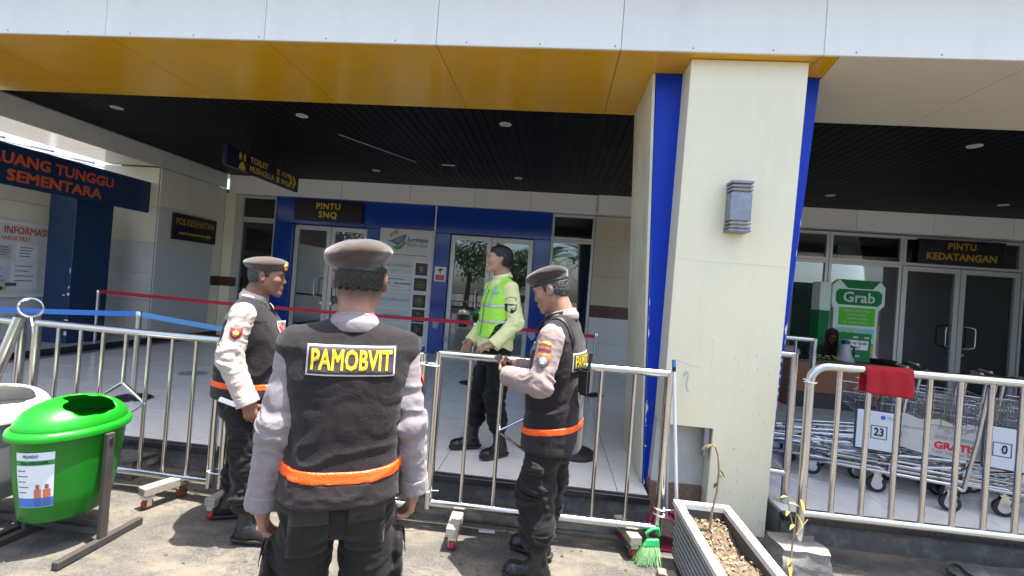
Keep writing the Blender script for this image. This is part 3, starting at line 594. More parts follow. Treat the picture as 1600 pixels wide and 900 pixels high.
for k, z in enumerate(iz):
    s = 0.125 if k else 0.12
    t = MB().box(-2.66-s, -2.66+s, yy+.001, DY, z-s, z+s).build('icon_square', ICON, db)
    g_ = MB(); o = (-2.66, yy, z); tt = (0, -.0015, 0)
    def ring(rx, rz, w=.010, n=20, cx=0, cz=0, sup=2):
        pts = [(cx+rx*math.copysign(abs(math.cos(a))**(2/sup), math.cos(a)), cz+rz*math.copysign(abs(math.sin(a))**(2/sup), math.sin(a))) for a in [2*math.pi*i/n for i in range(n)]]
        g_.tube([(o[0]+p[0], o[1], o[2]+p[1]) for p in pts], w/2, 4, closed=True)
    if k == 0:
        for q in (([(-.012, -.07), (.012, -.07), (.012, .03), (-.012, .03)]), ([(-.05, .015), (0, .075), (.05, .015), (.03, .015), (0, .045), (-.03, .015)]), ([(-.045, -.015), (-.012, -.04), (-.012, -.02), (-.045, .005)]), ([(.045, -.015), (.012, -.04), (.012, -.02), (.045, .005)])): g_.prism(q, o, UX, UZ, tt)
    elif k == 1: ring(.085, .06, sup=6); ring(.06, .03, .014, sup=3); g_.prism([(-.04, -.008), (.04, -.008), (.04, .008), (-.04, .008)], o, UX, UZ, tt)
    elif k == 2:
        ring(.085, .085); ring(.06, .06, .006)
        g_.prism([(-.03, -.05), (-.015, -.05), (-.01, .05), (-.035, .05)], o, UX, UZ, tt); g_.prism([(.012, -.05), (.03, -.05), (.035, .05), (.008, .05)], o, UX, UZ, tt)
    elif k == 3: ring(.085, .05, .012, sup=6, cz=-.01); ring(.032, .032, cz=-.01); g_.prism([(-.03, .045), (.03, .045), (.02, .065), (-.02, .065)], o, UX, UZ, tt)
    else: ring(.025, .03, .012, cx=-.02, cz=-.04); ring(.02, .025, .012, cx=.02, cz=.0); ring(.018, .03, .01, cx=-.015, cz=.04)
    g_.build('icon', IG, t)
TX = -3.19
lettering('SURABAYA NORTH QUAY', .062, (TX, yy, 1.875), UX, UZ, GREYTXT, db, fit=.62, spacing=1.1); lettering('LANTAI 3', .04, (TX, yy, 1.775), UX, UZ, GREYTXT, db, fit=.17)
MB().box(-3.50, -2.87, yy, yy+.003, 1.415, 1.645).build('notice', mat('notice_white', (0.74, 0.75, 0.75), 0.5), db)
lettering('Jam Operasional Surabaya North Quay', .045, (TX, yy-.002, 1.61), UX, UZ, GREYTXT, db, bold=.001, fit=.42)
for i, tx in enumerate((-3.41, -3.31, -3.15, -3.05, -2.97, -2.90)):
    lettering('00.00', .05, (tx, yy-.002, 1.52), UX, UZ, GREYTXT, db, fit=.07, bold=.002)
lettering('BUKA TUTUP', .04, (-3.16, yy-.002, 1.46), UX, UZ, REDP, db, fit=.2)
lettering('FOOD COURT & RESTO', .07, (TX, yy, 1.19), UX, UZ, GREYTXT, db, fit=.64, spacing=1.1)
lettering('PHOTO SPOT', .07, (TX, yy, .885), UX, UZ, GREYTXT, db, fit=.36, spacing=1.1); lettering('LIVE MUSIC', .07, (TX, yy, .63), UX, UZ, GREYTXT, db, fit=.34, spacing=1.1)
hy = DY-.0055
lettering('Surabaya', .12, (-2.78, hy, 2.40), UX, UZ, GREYTXT, db, fit=.42, bold=.002); lettering('North Quay', .12, (-2.78, hy, 2.30), UX, UZ, GREYTXT, db, fit=.42)
for k in range(14): MB().box(-3.44+k*.063, -3.39+k*.063, hy-.0015, hy, 2.083, 2.097).build('printed_line', GREYTXT, db)
def swoosh(pts, mt, nm): MB().prism(pts, (-3.2, hy, 2.37), UX, UZ, (0, -.0015, 0)).build(nm, mt, db)
swoosh([(-.20, -.02), (-.10, .0), (0, .06), (.14, .12), (.19, .13), (.17, .04), (.08, -.06), (0, -.10), (-.06, -.05)], mat('logo_blue', (0.09, 0.17, 0.36), .5), 'logo_wave')
MB().prism([(-.06, -.01), (.02, .05), (.13, .09), (.09, .0), (.02, -.05)], (-3.2, hy-.002, 2.37), UX, UZ, (0, -.0015, 0)).build('logo_wave', mat('logo_light_blue', (0.25, 0.35, 0.55), .5), db)
swoosh([(-.09, -.11), (-.02, -.12), (.08, -.08), (.17, .02), (.18, -.05), (.10, -.16), (.0, -.19), (-.06, -.16)], mat('logo_green', (0.10, 0.36, 0.12), .5), 'logo_wave')
LOR = mat('logo_orange', (0.55, 0.2, 0.08), .5)
for dx, dz in ((-.12, .1), (-.08, .14), (-.04, .17), (0, .16)): swoosh([(dx-.02, dz-.04), (dx+.015, dz-.03), (dx+.02, dz+.03), (dx-.005, dz+.045)], LOR, 'logo_sail')
cs = thing('camera_notice', 'small white and red CCTV notice on the blue panel beside the second door', 'notice', (-2.28, 9.02, 1.63))
MB().box(-2.40, -2.17, 9.018, 9.029, 1.62, 1.91).build('plate', WHITE, cs); MB().box(-2.37, -2.20, 9.0155, 9.018, 1.645, 1.75).build('red_field', REDP, cs)
lettering('AREA', .035, (-2.285, 9.014, 1.72), UX, UZ, WHITE, cs, fit=.11); lettering('CCTV', .035, (-2.285, 9.014, 1.675), UX, UZ, WHITE, cs, fit=.12)
MB().prism([(-.05, .0), (.03, .03), (.05, .0), (-.03, -.03)], (-2.285, 9.0175, 1.85), UX, UZ, (0, -.0015, 0)).prism([(-.01, -.06), (.01, -.06), (.01, -.01), (-.01, -.01)], (-2.285, 9.0175, 1.85), UX, UZ, (0, -.0015, 0)).build('camera_symbol', BLACK, cs)
fs = solo('floor_sticker', MB().lathe([(0.0, 0), (.16, 0), (.16, .002)], (-4.5, 5.55, PZ+.0005), n=24), mat('worn_floor_sticker', (0.30, 0.33, 0.36), 0.5, 0, 0.4, 30), 'worn round sticker on the tiled floor behind the left barrier', 'floor sticker')
# ================================================================ PEOPLE (distance fields turned into smooth meshes)
_lat = rng.random((32, 32, 32)).astype(np.float32)
def vnoise(p):
    i = np.floor(p).astype(np.int64); f = (p-i).astype(np.float32); f = f*f*(3-2*f); i &= 31; j = (i+1) & 31
    x0, y0, z0 = i[:, 0], i[:, 1], i[:, 2]; x1, y1, z1 = j[:, 0], j[:, 1], j[:, 2]; fx, fy, fz = f[:, 0], f[:, 1], f[:, 2]
    a = _lat[x0, y0, z0]*(1-fx)+_lat[x1, y0, z0]*fx; b = _lat[x0, y1, z0]*(1-fx)+_lat[x1, y1, z0]*fx
    c = _lat[x0, y0, z1]*(1-fx)+_lat[x1, y0, z1]*fx; d = _lat[x0, y1, z1]*(1-fx)+_lat[x1, y1, z1]*fx
    return (a*(1-fy)+b*fy)*(1-fz)+(c*(1-fy)+d*fy)*fz
def smin(a, b, k):
    if k <= 0: return np.minimum(a, b)
    h = np.maximum(k-np.abs(a-b), 0)/k; return np.minimum(a, b)-h*h*k*.25
class Field:
    def __init__(s, lo, hi, h):
        s.h = h; s.lo = np.array(lo, float); n = np.ceil((np.array(hi)-s.lo)/h).astype(int)+1
        s.v = np.full(n, 1.0, np.float32); s.ax = [(s.lo[i]+h*np.arange(n[i])).astype(np.float32) for i in range(3)]
    def sub(s, lo, hi):
        sl = []
        for i in range(3):
            a = max(0, int((lo[i]-s.lo[i])/s.h)-1); b = min(s.v.shape[i], int((hi[i]-s.lo[i])/s.h)+3); sl.append(slice(a, max(a+1, b)))
        return tuple(sl)
    def grid(s, sl): return s.ax[0][sl[0]][:, None, None], s.ax[1][sl[1]][None, :, None], s.ax[2][sl[2]][None, None, :]
    def put(s, sl, d, k, op):
        v = s.v[sl]
        if op == 'u': s.v[sl] = smin(v, d, k)
        else: s.v[sl] = -smin(-v, d, k)
    def cone(s, a, b, ra, rb, k=.02, op='u'):
        a, b = np.array(a, float), np.array(b, float); m_ = max(ra, rb)+k+.02
        sl = s.sub(np.minimum(a, b)-m_, np.maximum(a, b)+m_); X, Y, Z = s.grid(sl)
        d = b-a; L2 = max(float(d@d), 1e-9)
        t = np.clip(((X-a[0])*d[0]+(Y-a[1])*d[1]+(Z-a[2])*d[2])/L2, 0, 1).astype(np.float32)
        q = np.sqrt((X-a[0]-t*d[0])**2+(Y-a[1]-t*d[1])**2+(Z-a[2]-t*d[2])**2)
        s.put(sl, (q-(ra+(rb-ra)*t)).astype(np.float32), k, op); return s
    def ell(s, c, r, k=.02, op='u', rot=None, pre=None):
        c, r = np.array(c, float), np.array(r, float); m_ = r.max()+k+.015
        sl = s.sub(c-m_, c+m_); X, Y, Z = s.grid(sl)
        x, y, z = X-c[0], Y-c[1], Z-c[2]
        if rot is not None:
            M_ = np.array(rot); x, y, z = M_[0, 0]*x+M_[1, 0]*y+M_[2, 0]*z, M_[0, 1]*x+M_[1, 1]*y+M_[2, 1]*z, M_[0, 2]*x+M_[1, 2]*y+M_[2, 2]*z
        k0 = np.sqrt((x/r[0])**2+(y/r[1])**2+(z/r[2])**2); k1 = np.sqrt((x/r[0]**2)**2+(y/r[1]**2)**2+(z/r[2]**2)**2)+1e-6
        s.put(sl, (k0*(k0-1)/k1).astype(np.float32), k, op); return s
    def loft(s, prof, k=.02, n=2.3, rnd=.02, op='u'):
        """prof rows: z, half width, half depth, x centre, y centre"""
        P = np.array(prof, float); z = P[:, 0]
        lo = (np.min(P[:, 3]-P[:, 1])-.06, np.min(P[:, 4]-P[:, 2])-.06, z[0]-.05); hi = (np.max(P[:, 3]+P[:, 1])+.06, np.max(P[:, 4]+P[:, 2])+.06, z[-1]+.05)
        sl = s.sub(lo, hi); X, Y, Z = s.grid(sl); zz = Z[0, 0]
        w, d, xc, yc = [np.interp(zz, z, P[:, i]).astype(np.float32)[None, None, :] for i in (1, 2, 3, 4)]
        q = ((np.abs(X-xc)/w)**n+(np.abs(Y-yc)/d)**n)**(1/n); e = (q-1)*np.minimum(w, d)*1.1
        c = np.maximum(z[0]-Z, Z-z[-1]); a1 = np.maximum(e+rnd, 0); b1 = np.maximum(c+rnd, 0)
        e = np.sqrt(a1*a1+b1*b1)+np.minimum(np.maximum(e+rnd, c+rnd), 0)-rnd
        s.put(sl, np.broadcast_to(e, (X.shape[0], Y.shape[1], Z.shape[2])).astype(np.float32), k, op); return s
    def cut(s, fn):
        X, Y, Z = s.ax[0][:, None, None], s.ax[1][None, :, None], s.ax[2][None, None, :]
        s.v = np.maximum(s.v, fn(X, Y, Z).astype(np.float32)); return s
    def wrinkle(s, amp, freq, seed=0, ridge=True, weight=None, warp=.0):
        idx = np.argwhere(np.abs(s.v) < .03+amp)
        if len(idx) == 0: return s
        p = (s.lo+idx*s.h)
        q = p*np.array(freq)+seed*7.31
        if warp: q = q+warp*np.stack([vnoise(p*9+seed), vnoise(p*9+11+seed), vnoise(p*9+23+seed)], 1)
        n = vnoise(q)*.65+vnoise(q*2.1+5)*.35
        if ridge: n = .55-np.abs(2*n-1)*1.7
        else: n = n*2-1
        a = amp*n
        if weight is not None: a = a*weight(p)
        s.v[tuple(idx.T)] -= a.astype(np.float32); return s
    def copy(s):
        c = Field.__new__(Field); c.h = s.h; c.lo = s.lo.copy(); c.ax = s.ax; c.v = s.v.copy(); return c
    def sample(s, p):
        g = (np.asarray(p)-s.lo)/s.h; g = np.clip(g, 0, np.array(s.v.shape)-1.001); i = g.astype(int); f = g-i; r_ = 0
        for a in (0, 1):
            for b in (0, 1):
                for c in (0, 1):
                    w = (f[:, 0] if a else 1-f[:, 0])*(f[:, 1] if b else 1-f[:, 1])*(f[:, 2] if c else 1-f[:, 2]); r_ = r_+w*s.v[i[:, 0]+a, i[:, 1]+b, i[:, 2]+c]
        return r_
    def project(s, pts, d, reach=.4, off=.002):
        """slide points along direction d until they meet the surface"""
        p = np.array(pts, float); d = np.array(d, float); d /= np.linalg.norm(d); t = np.zeros(len(p))
        for _ in range(160):
            v = np.clip(s.sample(p+d*t[:, None])-off, -.01, .008); t = np.where(v > .0004, t+np.maximum(v*.8, .0006), t)
        return p+d*np.minimum(t, reach)[:, None]
    def mesh(s, name, mats, col=None, lofi=False):
        v = s.v; neg = v < 0
        nx, ny, nz = v.shape
        cs = np.zeros((nx-1, ny-1, nz-1), np.uint8)
        offs = [(a, b, c) for a in (0, 1) for b in (0, 1) for c in (0, 1)]
        for a, b, c in offs: cs += neg[a:nx-1+a, b:ny-1+b, c:nz-1+c]
        cell = np.argwhere((cs > 0) & (cs < 8)); N = len(cell)
        ids = np.full((nx-1, ny-1, nz-1), -1, np.int32); ids[tuple(cell.T)] = np.arange(N)
        vals = {o: v[cell[:, 0]+o[0], cell[:, 1]+o[1], cell[:, 2]+o[2]] for o in offs}
        acc = np.zeros((N, 3)); cnt = np.zeros(N)
        for o in offs:
            for axn in range(3):
                if o[axn]: continue
                o2 = list(o); o2[axn] = 1; o2 = tuple(o2); a, b = vals[o], vals[o2]; mk = (a < 0) != (b < 0)
                t = np.where(mk, a/np.where(a == b, 1, a-b), 0); q = np.tile(np.array(o, float), (N, 1)); q[:, axn] += t
                acc += q*mk[:, None]; cnt += mk
        co = s.lo+(cell+acc/np.maximum(cnt, 1)[:, None])*s.h
        F = []
        for axn in range(3):
            o1, o2 = [(1, 2), (2, 0), (0, 1)][axn]
            sl0 = [slice(None)]*3; sl1 = [slice(None)]*3; sl0[axn] = slice(0, -1); sl1[axn] = slice(1, None)
            ch = neg[tuple(sl0)] != neg[tuple(sl1)]
            e = np.argwhere(ch); e = e[(e[:, o1] > 0) & (e[:, o2] > 0) & (e[:, o1] < v.shape[o1]-1) & (e[:, o2] < v.shape[o2]-1)]
            sg = neg[tuple(e.T)]
            def at(d1, d2):
                q = e.copy(); q[:, o1] -= d1; q[:, o2] -= d2; return ids[tuple(q.T)]
            f = np.stack([at(1, 1), at(0, 1), at(0, 0), at(1, 0)], 1); f[~sg] = f[~sg][:, ::-1]; F.append(f)
        F = np.concatenate(F); F = F[(F >= 0).all(1)]
        me = bpy.data.meshes.new(name); me.vertices.add(N); me.vertices.foreach_set('co', co.astype(np.float32).ravel())
        me.loops.add(len(F)*4); me.loops.foreach_set('vertex_index', F.ravel().astype(np.int32)); me.polygons.add(len(F))
        me.polygons.foreach_set('loop_start', np.arange(0, len(F)*4, 4, dtype=np.int32)); me.polygons.foreach_set('use_smooth', np.ones(len(F), bool))
        me.update(calc_edges=True); me.validate()
        for x in (mats if isinstance(mats, (list, tuple)) else [mats]): me.materials.append(x)
        if col is not None:
            at_ = me.color_attributes.new('Col', 'FLOAT_COLOR', 'POINT'); c = np.ones((len(me.vertices), 4), np.float32); c[:, :3] = col(co)[:len(me.vertices)]; at_.data.foreach_set('color', c.ravel())
        return me
def skin_mat():
    mt, n, l, p = nodes_of('skin'); a = n.new('ShaderNodeVertexColor'); a.layer_name = 'Col'
    tc = n.new('ShaderNodeTexCoord'); nz = n.new('ShaderNodeTexNoise'); nz.inputs['Scale'].default_value = 38; nz.inputs['Detail'].default_value = 8; nz.inputs['Roughness'].default_value = .7; l.new(tc.outputs['Object'], nz.inputs['Vector'])
    hs = n.new('ShaderNodeHueSaturation'); mr = n.new('ShaderNodeMapRange'); mr.inputs[3].default_value = .62; mr.inputs[4].default_value = 1.36; l.new(nz.outputs[0], mr.inputs[0]); l.new(mr.outputs[0], hs.inputs['Value'])
    l.new(a.outputs[0], hs.inputs['Color']); l.new(hs.outputs[0], p.inputs['Base Color']); p.inputs['Roughness'].default_value = .42; p.inputs['Specular IOR Level'].default_value = .45
    p.inputs['Subsurface Weight'].default_value = .08; p.inputs['Subsurface Radius'].default_value = (.012, .005, .003); p.inputs['Subsurface Scale'].default_value = .5
    b = n.new('ShaderNodeBump'); b.inputs['Strength'].default_value = .08; b.inputs['Distance'].default_value = .004; l.new(nz.outputs[0], b.inputs['Height']); l.new(b.outputs[0], p.inputs['Normal'])
    return mt
SKIN = skin_mat()
def cloth(name, col, rough=.85, weave=900, bump=.25, var=.1, sheen=.15, grain=260, gv=.06, crease=12, cs=.2):
    """woven cloth: soft mottling plus a fine two-way weave"""
    if name in MATS: return MATS[name]
    mt, n, l, p = nodes_of(name); tc = n.new('ShaderNodeTexCoord')
    nz = n.new('ShaderNodeTexNoise'); nz.inputs['Scale'].default_value = 7; nz.inputs['Detail'].default_value = 6; l.new(tc.outputs['Object'], nz.inputs['Vector'])
    mx = n.new('ShaderNodeMix'); mx.data_type = 'RGBA'; mx.inputs[6].default_value = (*[c*(1-var) for c in col], 1); mx.inputs[7].default_value = (*[min(1, c*(1+var)) for c in col], 1)
    fn = n.new('ShaderNodeTexNoise'); fn.inputs['Scale'].default_value = grain; fn.inputs['Detail'].default_value = 3; l.new(tc.outputs['Object'], fn.inputs['Vector']); fr = n.new('ShaderNodeMapRange'); fr.inputs[1].default_value = .3; fr.inputs[2].default_value = .7; fr.inputs[3].default_value = 1-gv; fr.inputs[4].default_value = 1+gv; l.new(fn.outputs[0], fr.inputs[0])
    hs = n.new('ShaderNodeHueSaturation'); l.new(fr.outputs[0], hs.inputs['Value']); l.new(mx.outputs[2], hs.inputs['Color'])
    l.new(nz.outputs[0], mx.inputs[0]); l.new(hs.outputs[0], p.inputs['Base Color']); p.inputs['Roughness'].default_value = rough; p.inputs['Specular IOR Level'].default_value = .25
    p.inputs['Sheen Weight'].default_value = sheen; p.inputs['Sheen Roughness'].default_value = .5
    w1 = n.new('ShaderNodeTexNoise'); w1.inputs['Scale'].default_value = weave; w1.inputs['Detail'].default_value = 2; l.new(tc.outputs['Object'], w1.inputs['Vector'])
    b = n.new('ShaderNodeBump'); b.inputs['Strength'].default_value = bump; b.inputs['Distance'].default_value = .003; l.new(w1.outputs[0], b.inputs['Height'])
    cr = n.new('ShaderNodeTexNoise'); cr.inputs['Scale'].default_value = crease; cr.inputs['Detail'].default_value = 3; cr.inputs['Distortion'].default_value = 1.6; l.new(tc.outputs['Object'], cr.inputs['Vector'])
    b2 = n.new('ShaderNodeBump'); b2.inputs['Strength'].default_value = cs; b2.inputs['Distance'].default_value = .03; l.new(cr.outputs[0], b2.inputs['Height']); l.new(b.outputs[0], b2.inputs['Normal']); l.new(b2.outputs[0], p.inputs['Normal'])
    MATS[name] = mt; return mt
VEST = cloth('dark_brown_mesh_vest', (.0145, .0110, .0120), .85, 380, .6, .25, .12, 300, .5); VEST_HEM = cloth('dark_vest_hem', (.022, .0165, .0172), .7, 900, .2, .2, .08)
TROUSER = cloth('black_brown_trouser', (.0075, .006, .0056), .68, 700, .25, .2, .08)
SHIRT_G = cloth('grey_beige_shirt', (.215, .19, .195), .8, 800, .15, .05); SHIRT_B = cloth('pale_beige_shirt', (.42, .365, .32), .8, 800, .15, .05); SHIRT_P = cloth('pinkish_beige_shirt', (.28, .21, .19), .8, 800, .15, .05)
SHIRT_Y = cloth('pale_yellow_shirt', (.76, .75, .36), .8, 800, .15, .04); LIME = cloth('lime_vest', (.38, .80, .07), .7, 500, .3, .06); BLACKCLOTH = cloth('black_cloth', (.0055, .0055, .006), .75, 700, .2, .2, .06)
BERET = cloth('brown_felt_beret', (.048, .031, .021), .95, 300, .5, .15, .5, 200, .15); BERET_D = cloth('dark_brown_felt_beret', (.034, .023, .020), .95, 300, .5, .15, .4); BAND = mat('black_leather_band', (.012, .011, .011), .4)
ORANGE = mat('orange_reflective_tape', (.95, .10, .01), .3, 0, .15, 90, bump=.3, bscale=160); SILVER = mat('silver_reflective_tape', (.52, .54, .54), .3, .3, .08, 30)
BOOT = mat('black_boot_leather', (.012, .012, .013), .33, 0, .3, 20, bump=.25, bscale=60)
def hair_mat(name, c0, c1, sc=120):
    if name in MATS: return MATS[name]
    return mat(name, c0, .45, 0, .6, sc, bump=.9, bscale=150, stain=c1, stain_amt=.6, stain_scale=90, stretch=(1, 1, .5))
HAIR = hair_mat('black_hair', (.0045, .004, .004), (.014, .013, .012)); HAIR_G = hair_mat('greying_hair', (.022, .021, .021), (.15, .145, .145))
YTXT = mat('yellow_embroidery', (.70, .52, .02), .6, 0, .1, 200, bump=.4, bscale=300); WTHR = mat('white_embroidery', (.55, .53, .52), .7); DPATCH = mat('dark_patch', (.045, .035, .036), .8)
GOLDM = mat('gold_badge', (.62, .40, .06), .32, .6, .3, 60)

def rot_head(yaw, pitch, roll=0):
    return np.array(Matrix.Rotation(yaw, 3, 'Z') @ Matrix.Rotation(roll, 3, 'Y') @ Matrix.Rotation(pitch, 3, 'X'))
def V(*a): return np.array(a, float)
def nrm(v): v = np.array(v, float); return v/np.linalg.norm(v)
def head_into(F, c, Rm, neck, k=1.0, mouth=True, fat=0.0):
    """skull, jaw, brow, nose, lips, ears and neck in one blend; head frame: y forward, z up"""
    T_ = lambda x, y, z: c+Rm @ (V(x, y, z)*k)
    F.ell(T_(0, -.014, .030), V(.074, .094, .086)*k, .02, rot=Rm)
    F.ell(T_(0, .022, -.035), V(.060+fat*.6, .066, .070)*k, .035, rot=Rm)
    for s in (-1, 1):
        F.cone(T_(s*.050, -.002, -.052), T_(s*.018, .062, -.098), .020*k+fat*.5, .017*k, .03); F.ell(T_(s*.042, .058, -.020), V(.022, .022, .020)*k, .028, rot=Rm)
    F.ell(T_(0, .074, -.098), V(.024, .018, .018)*k, .022, rot=Rm)
    F.cone(T_(-.034, .074, .026), T_(.034, .074, .026), .014*k, .014*k, .022)
    for s in (-1, 1): F.ell(T_(s*.031, .096, .004), V(.018, .014, .011)*k, .014, 's', rot=Rm)
    F.cone(T_(0, .080, .016), T_(0, .0965, -.026), .008*k, .0115*k, .014)
    for s in (-1, 1): F.ell(T_(s*.012, .089, -.029), V(.009, .011, .008)*k, .008, rot=Rm)
    F.cone(T_(-.017, .087, -.055), T_(.017, .087, -.055), .0075*k, .0075*k, .012); F.cone(T_(-.015, .086, -.069), T_(.015, .086, -.069), .0085*k, .0085*k, .012)
    F.cone(T_(-.02, .0965, -.0615), T_(.02, .0965, -.0615), .0024*k, .0024*k, .004, 's')
    for s in (-1, 1):
        F.ell(T_(s*.082, -.016, -.006), V(.011, .021, .033)*k, .010, rot=Rm @ np.array(Matrix.Rotation(s*-.35, 3, 'Z') @ Matrix.Rotation(.15, 3, 'X')))
        F.ell(T_(s*.094, -.006, -.004), V(.006, .010, .018)*k, .006, 's', rot=Rm @ np.array(Matrix.Rotation(s*-.35, 3, 'Z')))
    F.cone(T_(0, -.024, -.03), neck, .056*k+fat*.5, .062+fat*.6, .03)
def hand_into(F, w, d, n, side, curl=.5, k=1.0, spread=.12, thumb=.5, elbow=None):
    """palm, four unequal fingers with knuckle bends, thumb leaving the side of the palm"""
    d, n = nrm(d), nrm(n); n = nrm(n-d*(n@d)); t = np.cross(d, n)*side
    F.cone(w-d*.02, w+d*.03*k, .026*k, .027*k, .02)
    kn = [w+d*.088*k+t*.030*k, w+d*.092*k+t*.010*k, w+d*.088*k-t*.011*k, w+d*.080*k-t*.029*k]
    for q in kn: F.cone(w+d*.015*k+(q-w-d*.085*k)*.5, q, .017*k, .0125*k, .016)
    for i, (q, L) in enumerate(zip(kn, (.070, .078, .072, .056))):
        sp = (1.5-i)*spread; a = curl*(.55+.08*i); p = q; r_ = .0098*k
        for j, f_ in enumerate((.45, .31, .24)):
            dd = nrm(d*math.cos(a)+n*math.sin(a)+t*sp*.5*math.cos(a)); e = p+dd*L*f_*k; F.cone(p, e, r_, r_*.9, .004); p = e; r_ *= .9; a += curl*.75
    p = w+d*.028*k+t*.028*k; dd = nrm(d*.75+t*.72+n*thumb); e = p+dd*.038*k; F.cone(p-dd*.012, e, .015*k, .0115*k, .012)
    dd = nrm(d*.9+t*.30+n*(thumb+.15)); F.cone(e, e+dd*.030*k, .0112*k, .0095*k, .004)
def skin_col(base, c, Rm, gray=None):
    base = np.array(base)
    def f(co):
        q = (co-c) @ Rm; out = np.tile(base, (len(co), 1))
        lip = np.exp(-((q[:, 0]/.022)**2+((q[:, 1]-.088)/.018)**2+((q[:, 2]+.062)/.011)**2)*1.2); out = out*(1-lip[:, None]*.55)+np.array([.26, .085, .075])*lip[:, None]*.55
        br = np.exp(-(((np.abs(q[:, 0])-.032)/.018)**4+((q[:, 2]-.024-.003*np.cos(q[:, 0]*60))/.0055)**4))*(q[:, 1] > .05); out = out*(1-br[:, None]*.9)+np.array([.012, .01, .009])*br[:, None]*.9
        fa = np.clip((.035-q[:, 2])/.05, 0, 1)*np.clip((q[:, 2]+.085)/.06, 0, 1)*np.clip((-.005-q[:, 1])/.03, 0, 1)*.92; out = out*(1-fa[:, None])+np.array([.03, .022, .02])*fa[:, None]
        if gray is not None:      # close-shaven jaw and nape
            g_ = np.clip((-.045-q[:, 2])/.03, 0, 1)*np.clip((q[:, 1]-.02)/.02, 0, 1)*np.clip((.13+q[:, 2])/.02, 0, 1)*.25; out = out*(1-g_[:, None])+np.array(gray)*g_[:, None]
        return out
    return f
def limb_prof(F, a, b, c, ra, rb, rc, k=.03): F.cone(a, b, ra, rb, k); F.cone(b, c, rb, rc, k)
def surf_patch(root, fld, name, o, u, w, d, W_, H_, mt, nx=10, ny=8, off=.003, parent=None):
    """cloth patch laid on a garment: rectangle centred at o, spanned by u (width) and w (height), pressed along d"""
    u, w = nrm(u), nrm(w); pts = [np.array(o)+u*(W_*(i/nx-.5))+w*(H_*(j/ny-.5)) for j in range(ny+1) for i in range(nx+1)]
    P = fld.project(pts, d, off=off); mb = MB(); mb.add([tuple(p) for p in P], [(j*(nx+1)+i, j*(nx+1)+i+1, (j+1)*(nx+1)+i+1, (j+1)*(nx+1)+i) for j in range(ny) for i in range(nx)])
    me = mb.mesh(name, mt, True, ang=80); o_ = link(name, me, parent or root)
    mo = o_.modifiers.new('thick', 'SOLIDIFY'); mo.thickness = .002; mo.offset = 0; return o_
def surf_shape(root, fld, name, poly, o, u, w, d, mt, off=.0045, parent=None):
    u, w = nrm(u), nrm(w); P = fld.project([np.array(o)+u*a+w*b for a, b in poly], d, off=off); c = P.mean(0); n = len(P)
    me = MB().add([tuple(c)]+[tuple(p) for p in P], [(0, i+1, (i+1) % n+1) for i in range(n)]).mesh(name, mt, True, ang=80); o_ = link(name, me, parent or root)
    mo = o_.modifiers.new('thick', 'SOLIDIFY'); mo.thickness = .002; mo.offset = 0; return o_
def surf_text(root, fld, txt, size, o, u, w, d, mt, fit, off=.0055, bold=.004, parent=None, tall=1.0):
    me = text_mesh(txt, size, bold=bold); xs = [v.co.x for v in me.vertices]; kx = fit/(max(xs)-min(xs)); u, w = nrm(u), nrm(w)
    bm = bmesh.new(); bm.from_mesh(me); bmesh.ops.triangulate(bm, faces=bm.faces)
    for _ in range(4):
        e_ = [e for e in bm.edges if e.calc_length() > size*.16]
        if not e_: break
        bmesh.ops.subdivide_edges(bm, edges=e_, cuts=1); bmesh.ops.triangulate(bm, faces=[f for f in bm.faces if len(f.verts) > 3])
    bm.to_mesh(me); bm.free()
    P = fld.project([np.array(o)+u*(v.co.x*kx)+w*(v.co.y*tall) for v in me.vertices], d, off=off)-nrm(d)*np.array([v.co.z for v in me.vertices])[:, None]
    me.vertices.foreach_set('co', P.astype(np.float32).ravel()); me.update(); me.materials.clear(); me.materials.append(mt); me.name = 'lettering'
    o_ = link('lettering', me, parent or root); return o_
SHIELD = [(-.5, .5), (-.25, .46), (0, .52), (.25, .46), (.5, .5), (.52, 0), (.36, -.34), (0, -.62), (-.36, -.34), (-.52, 0)]

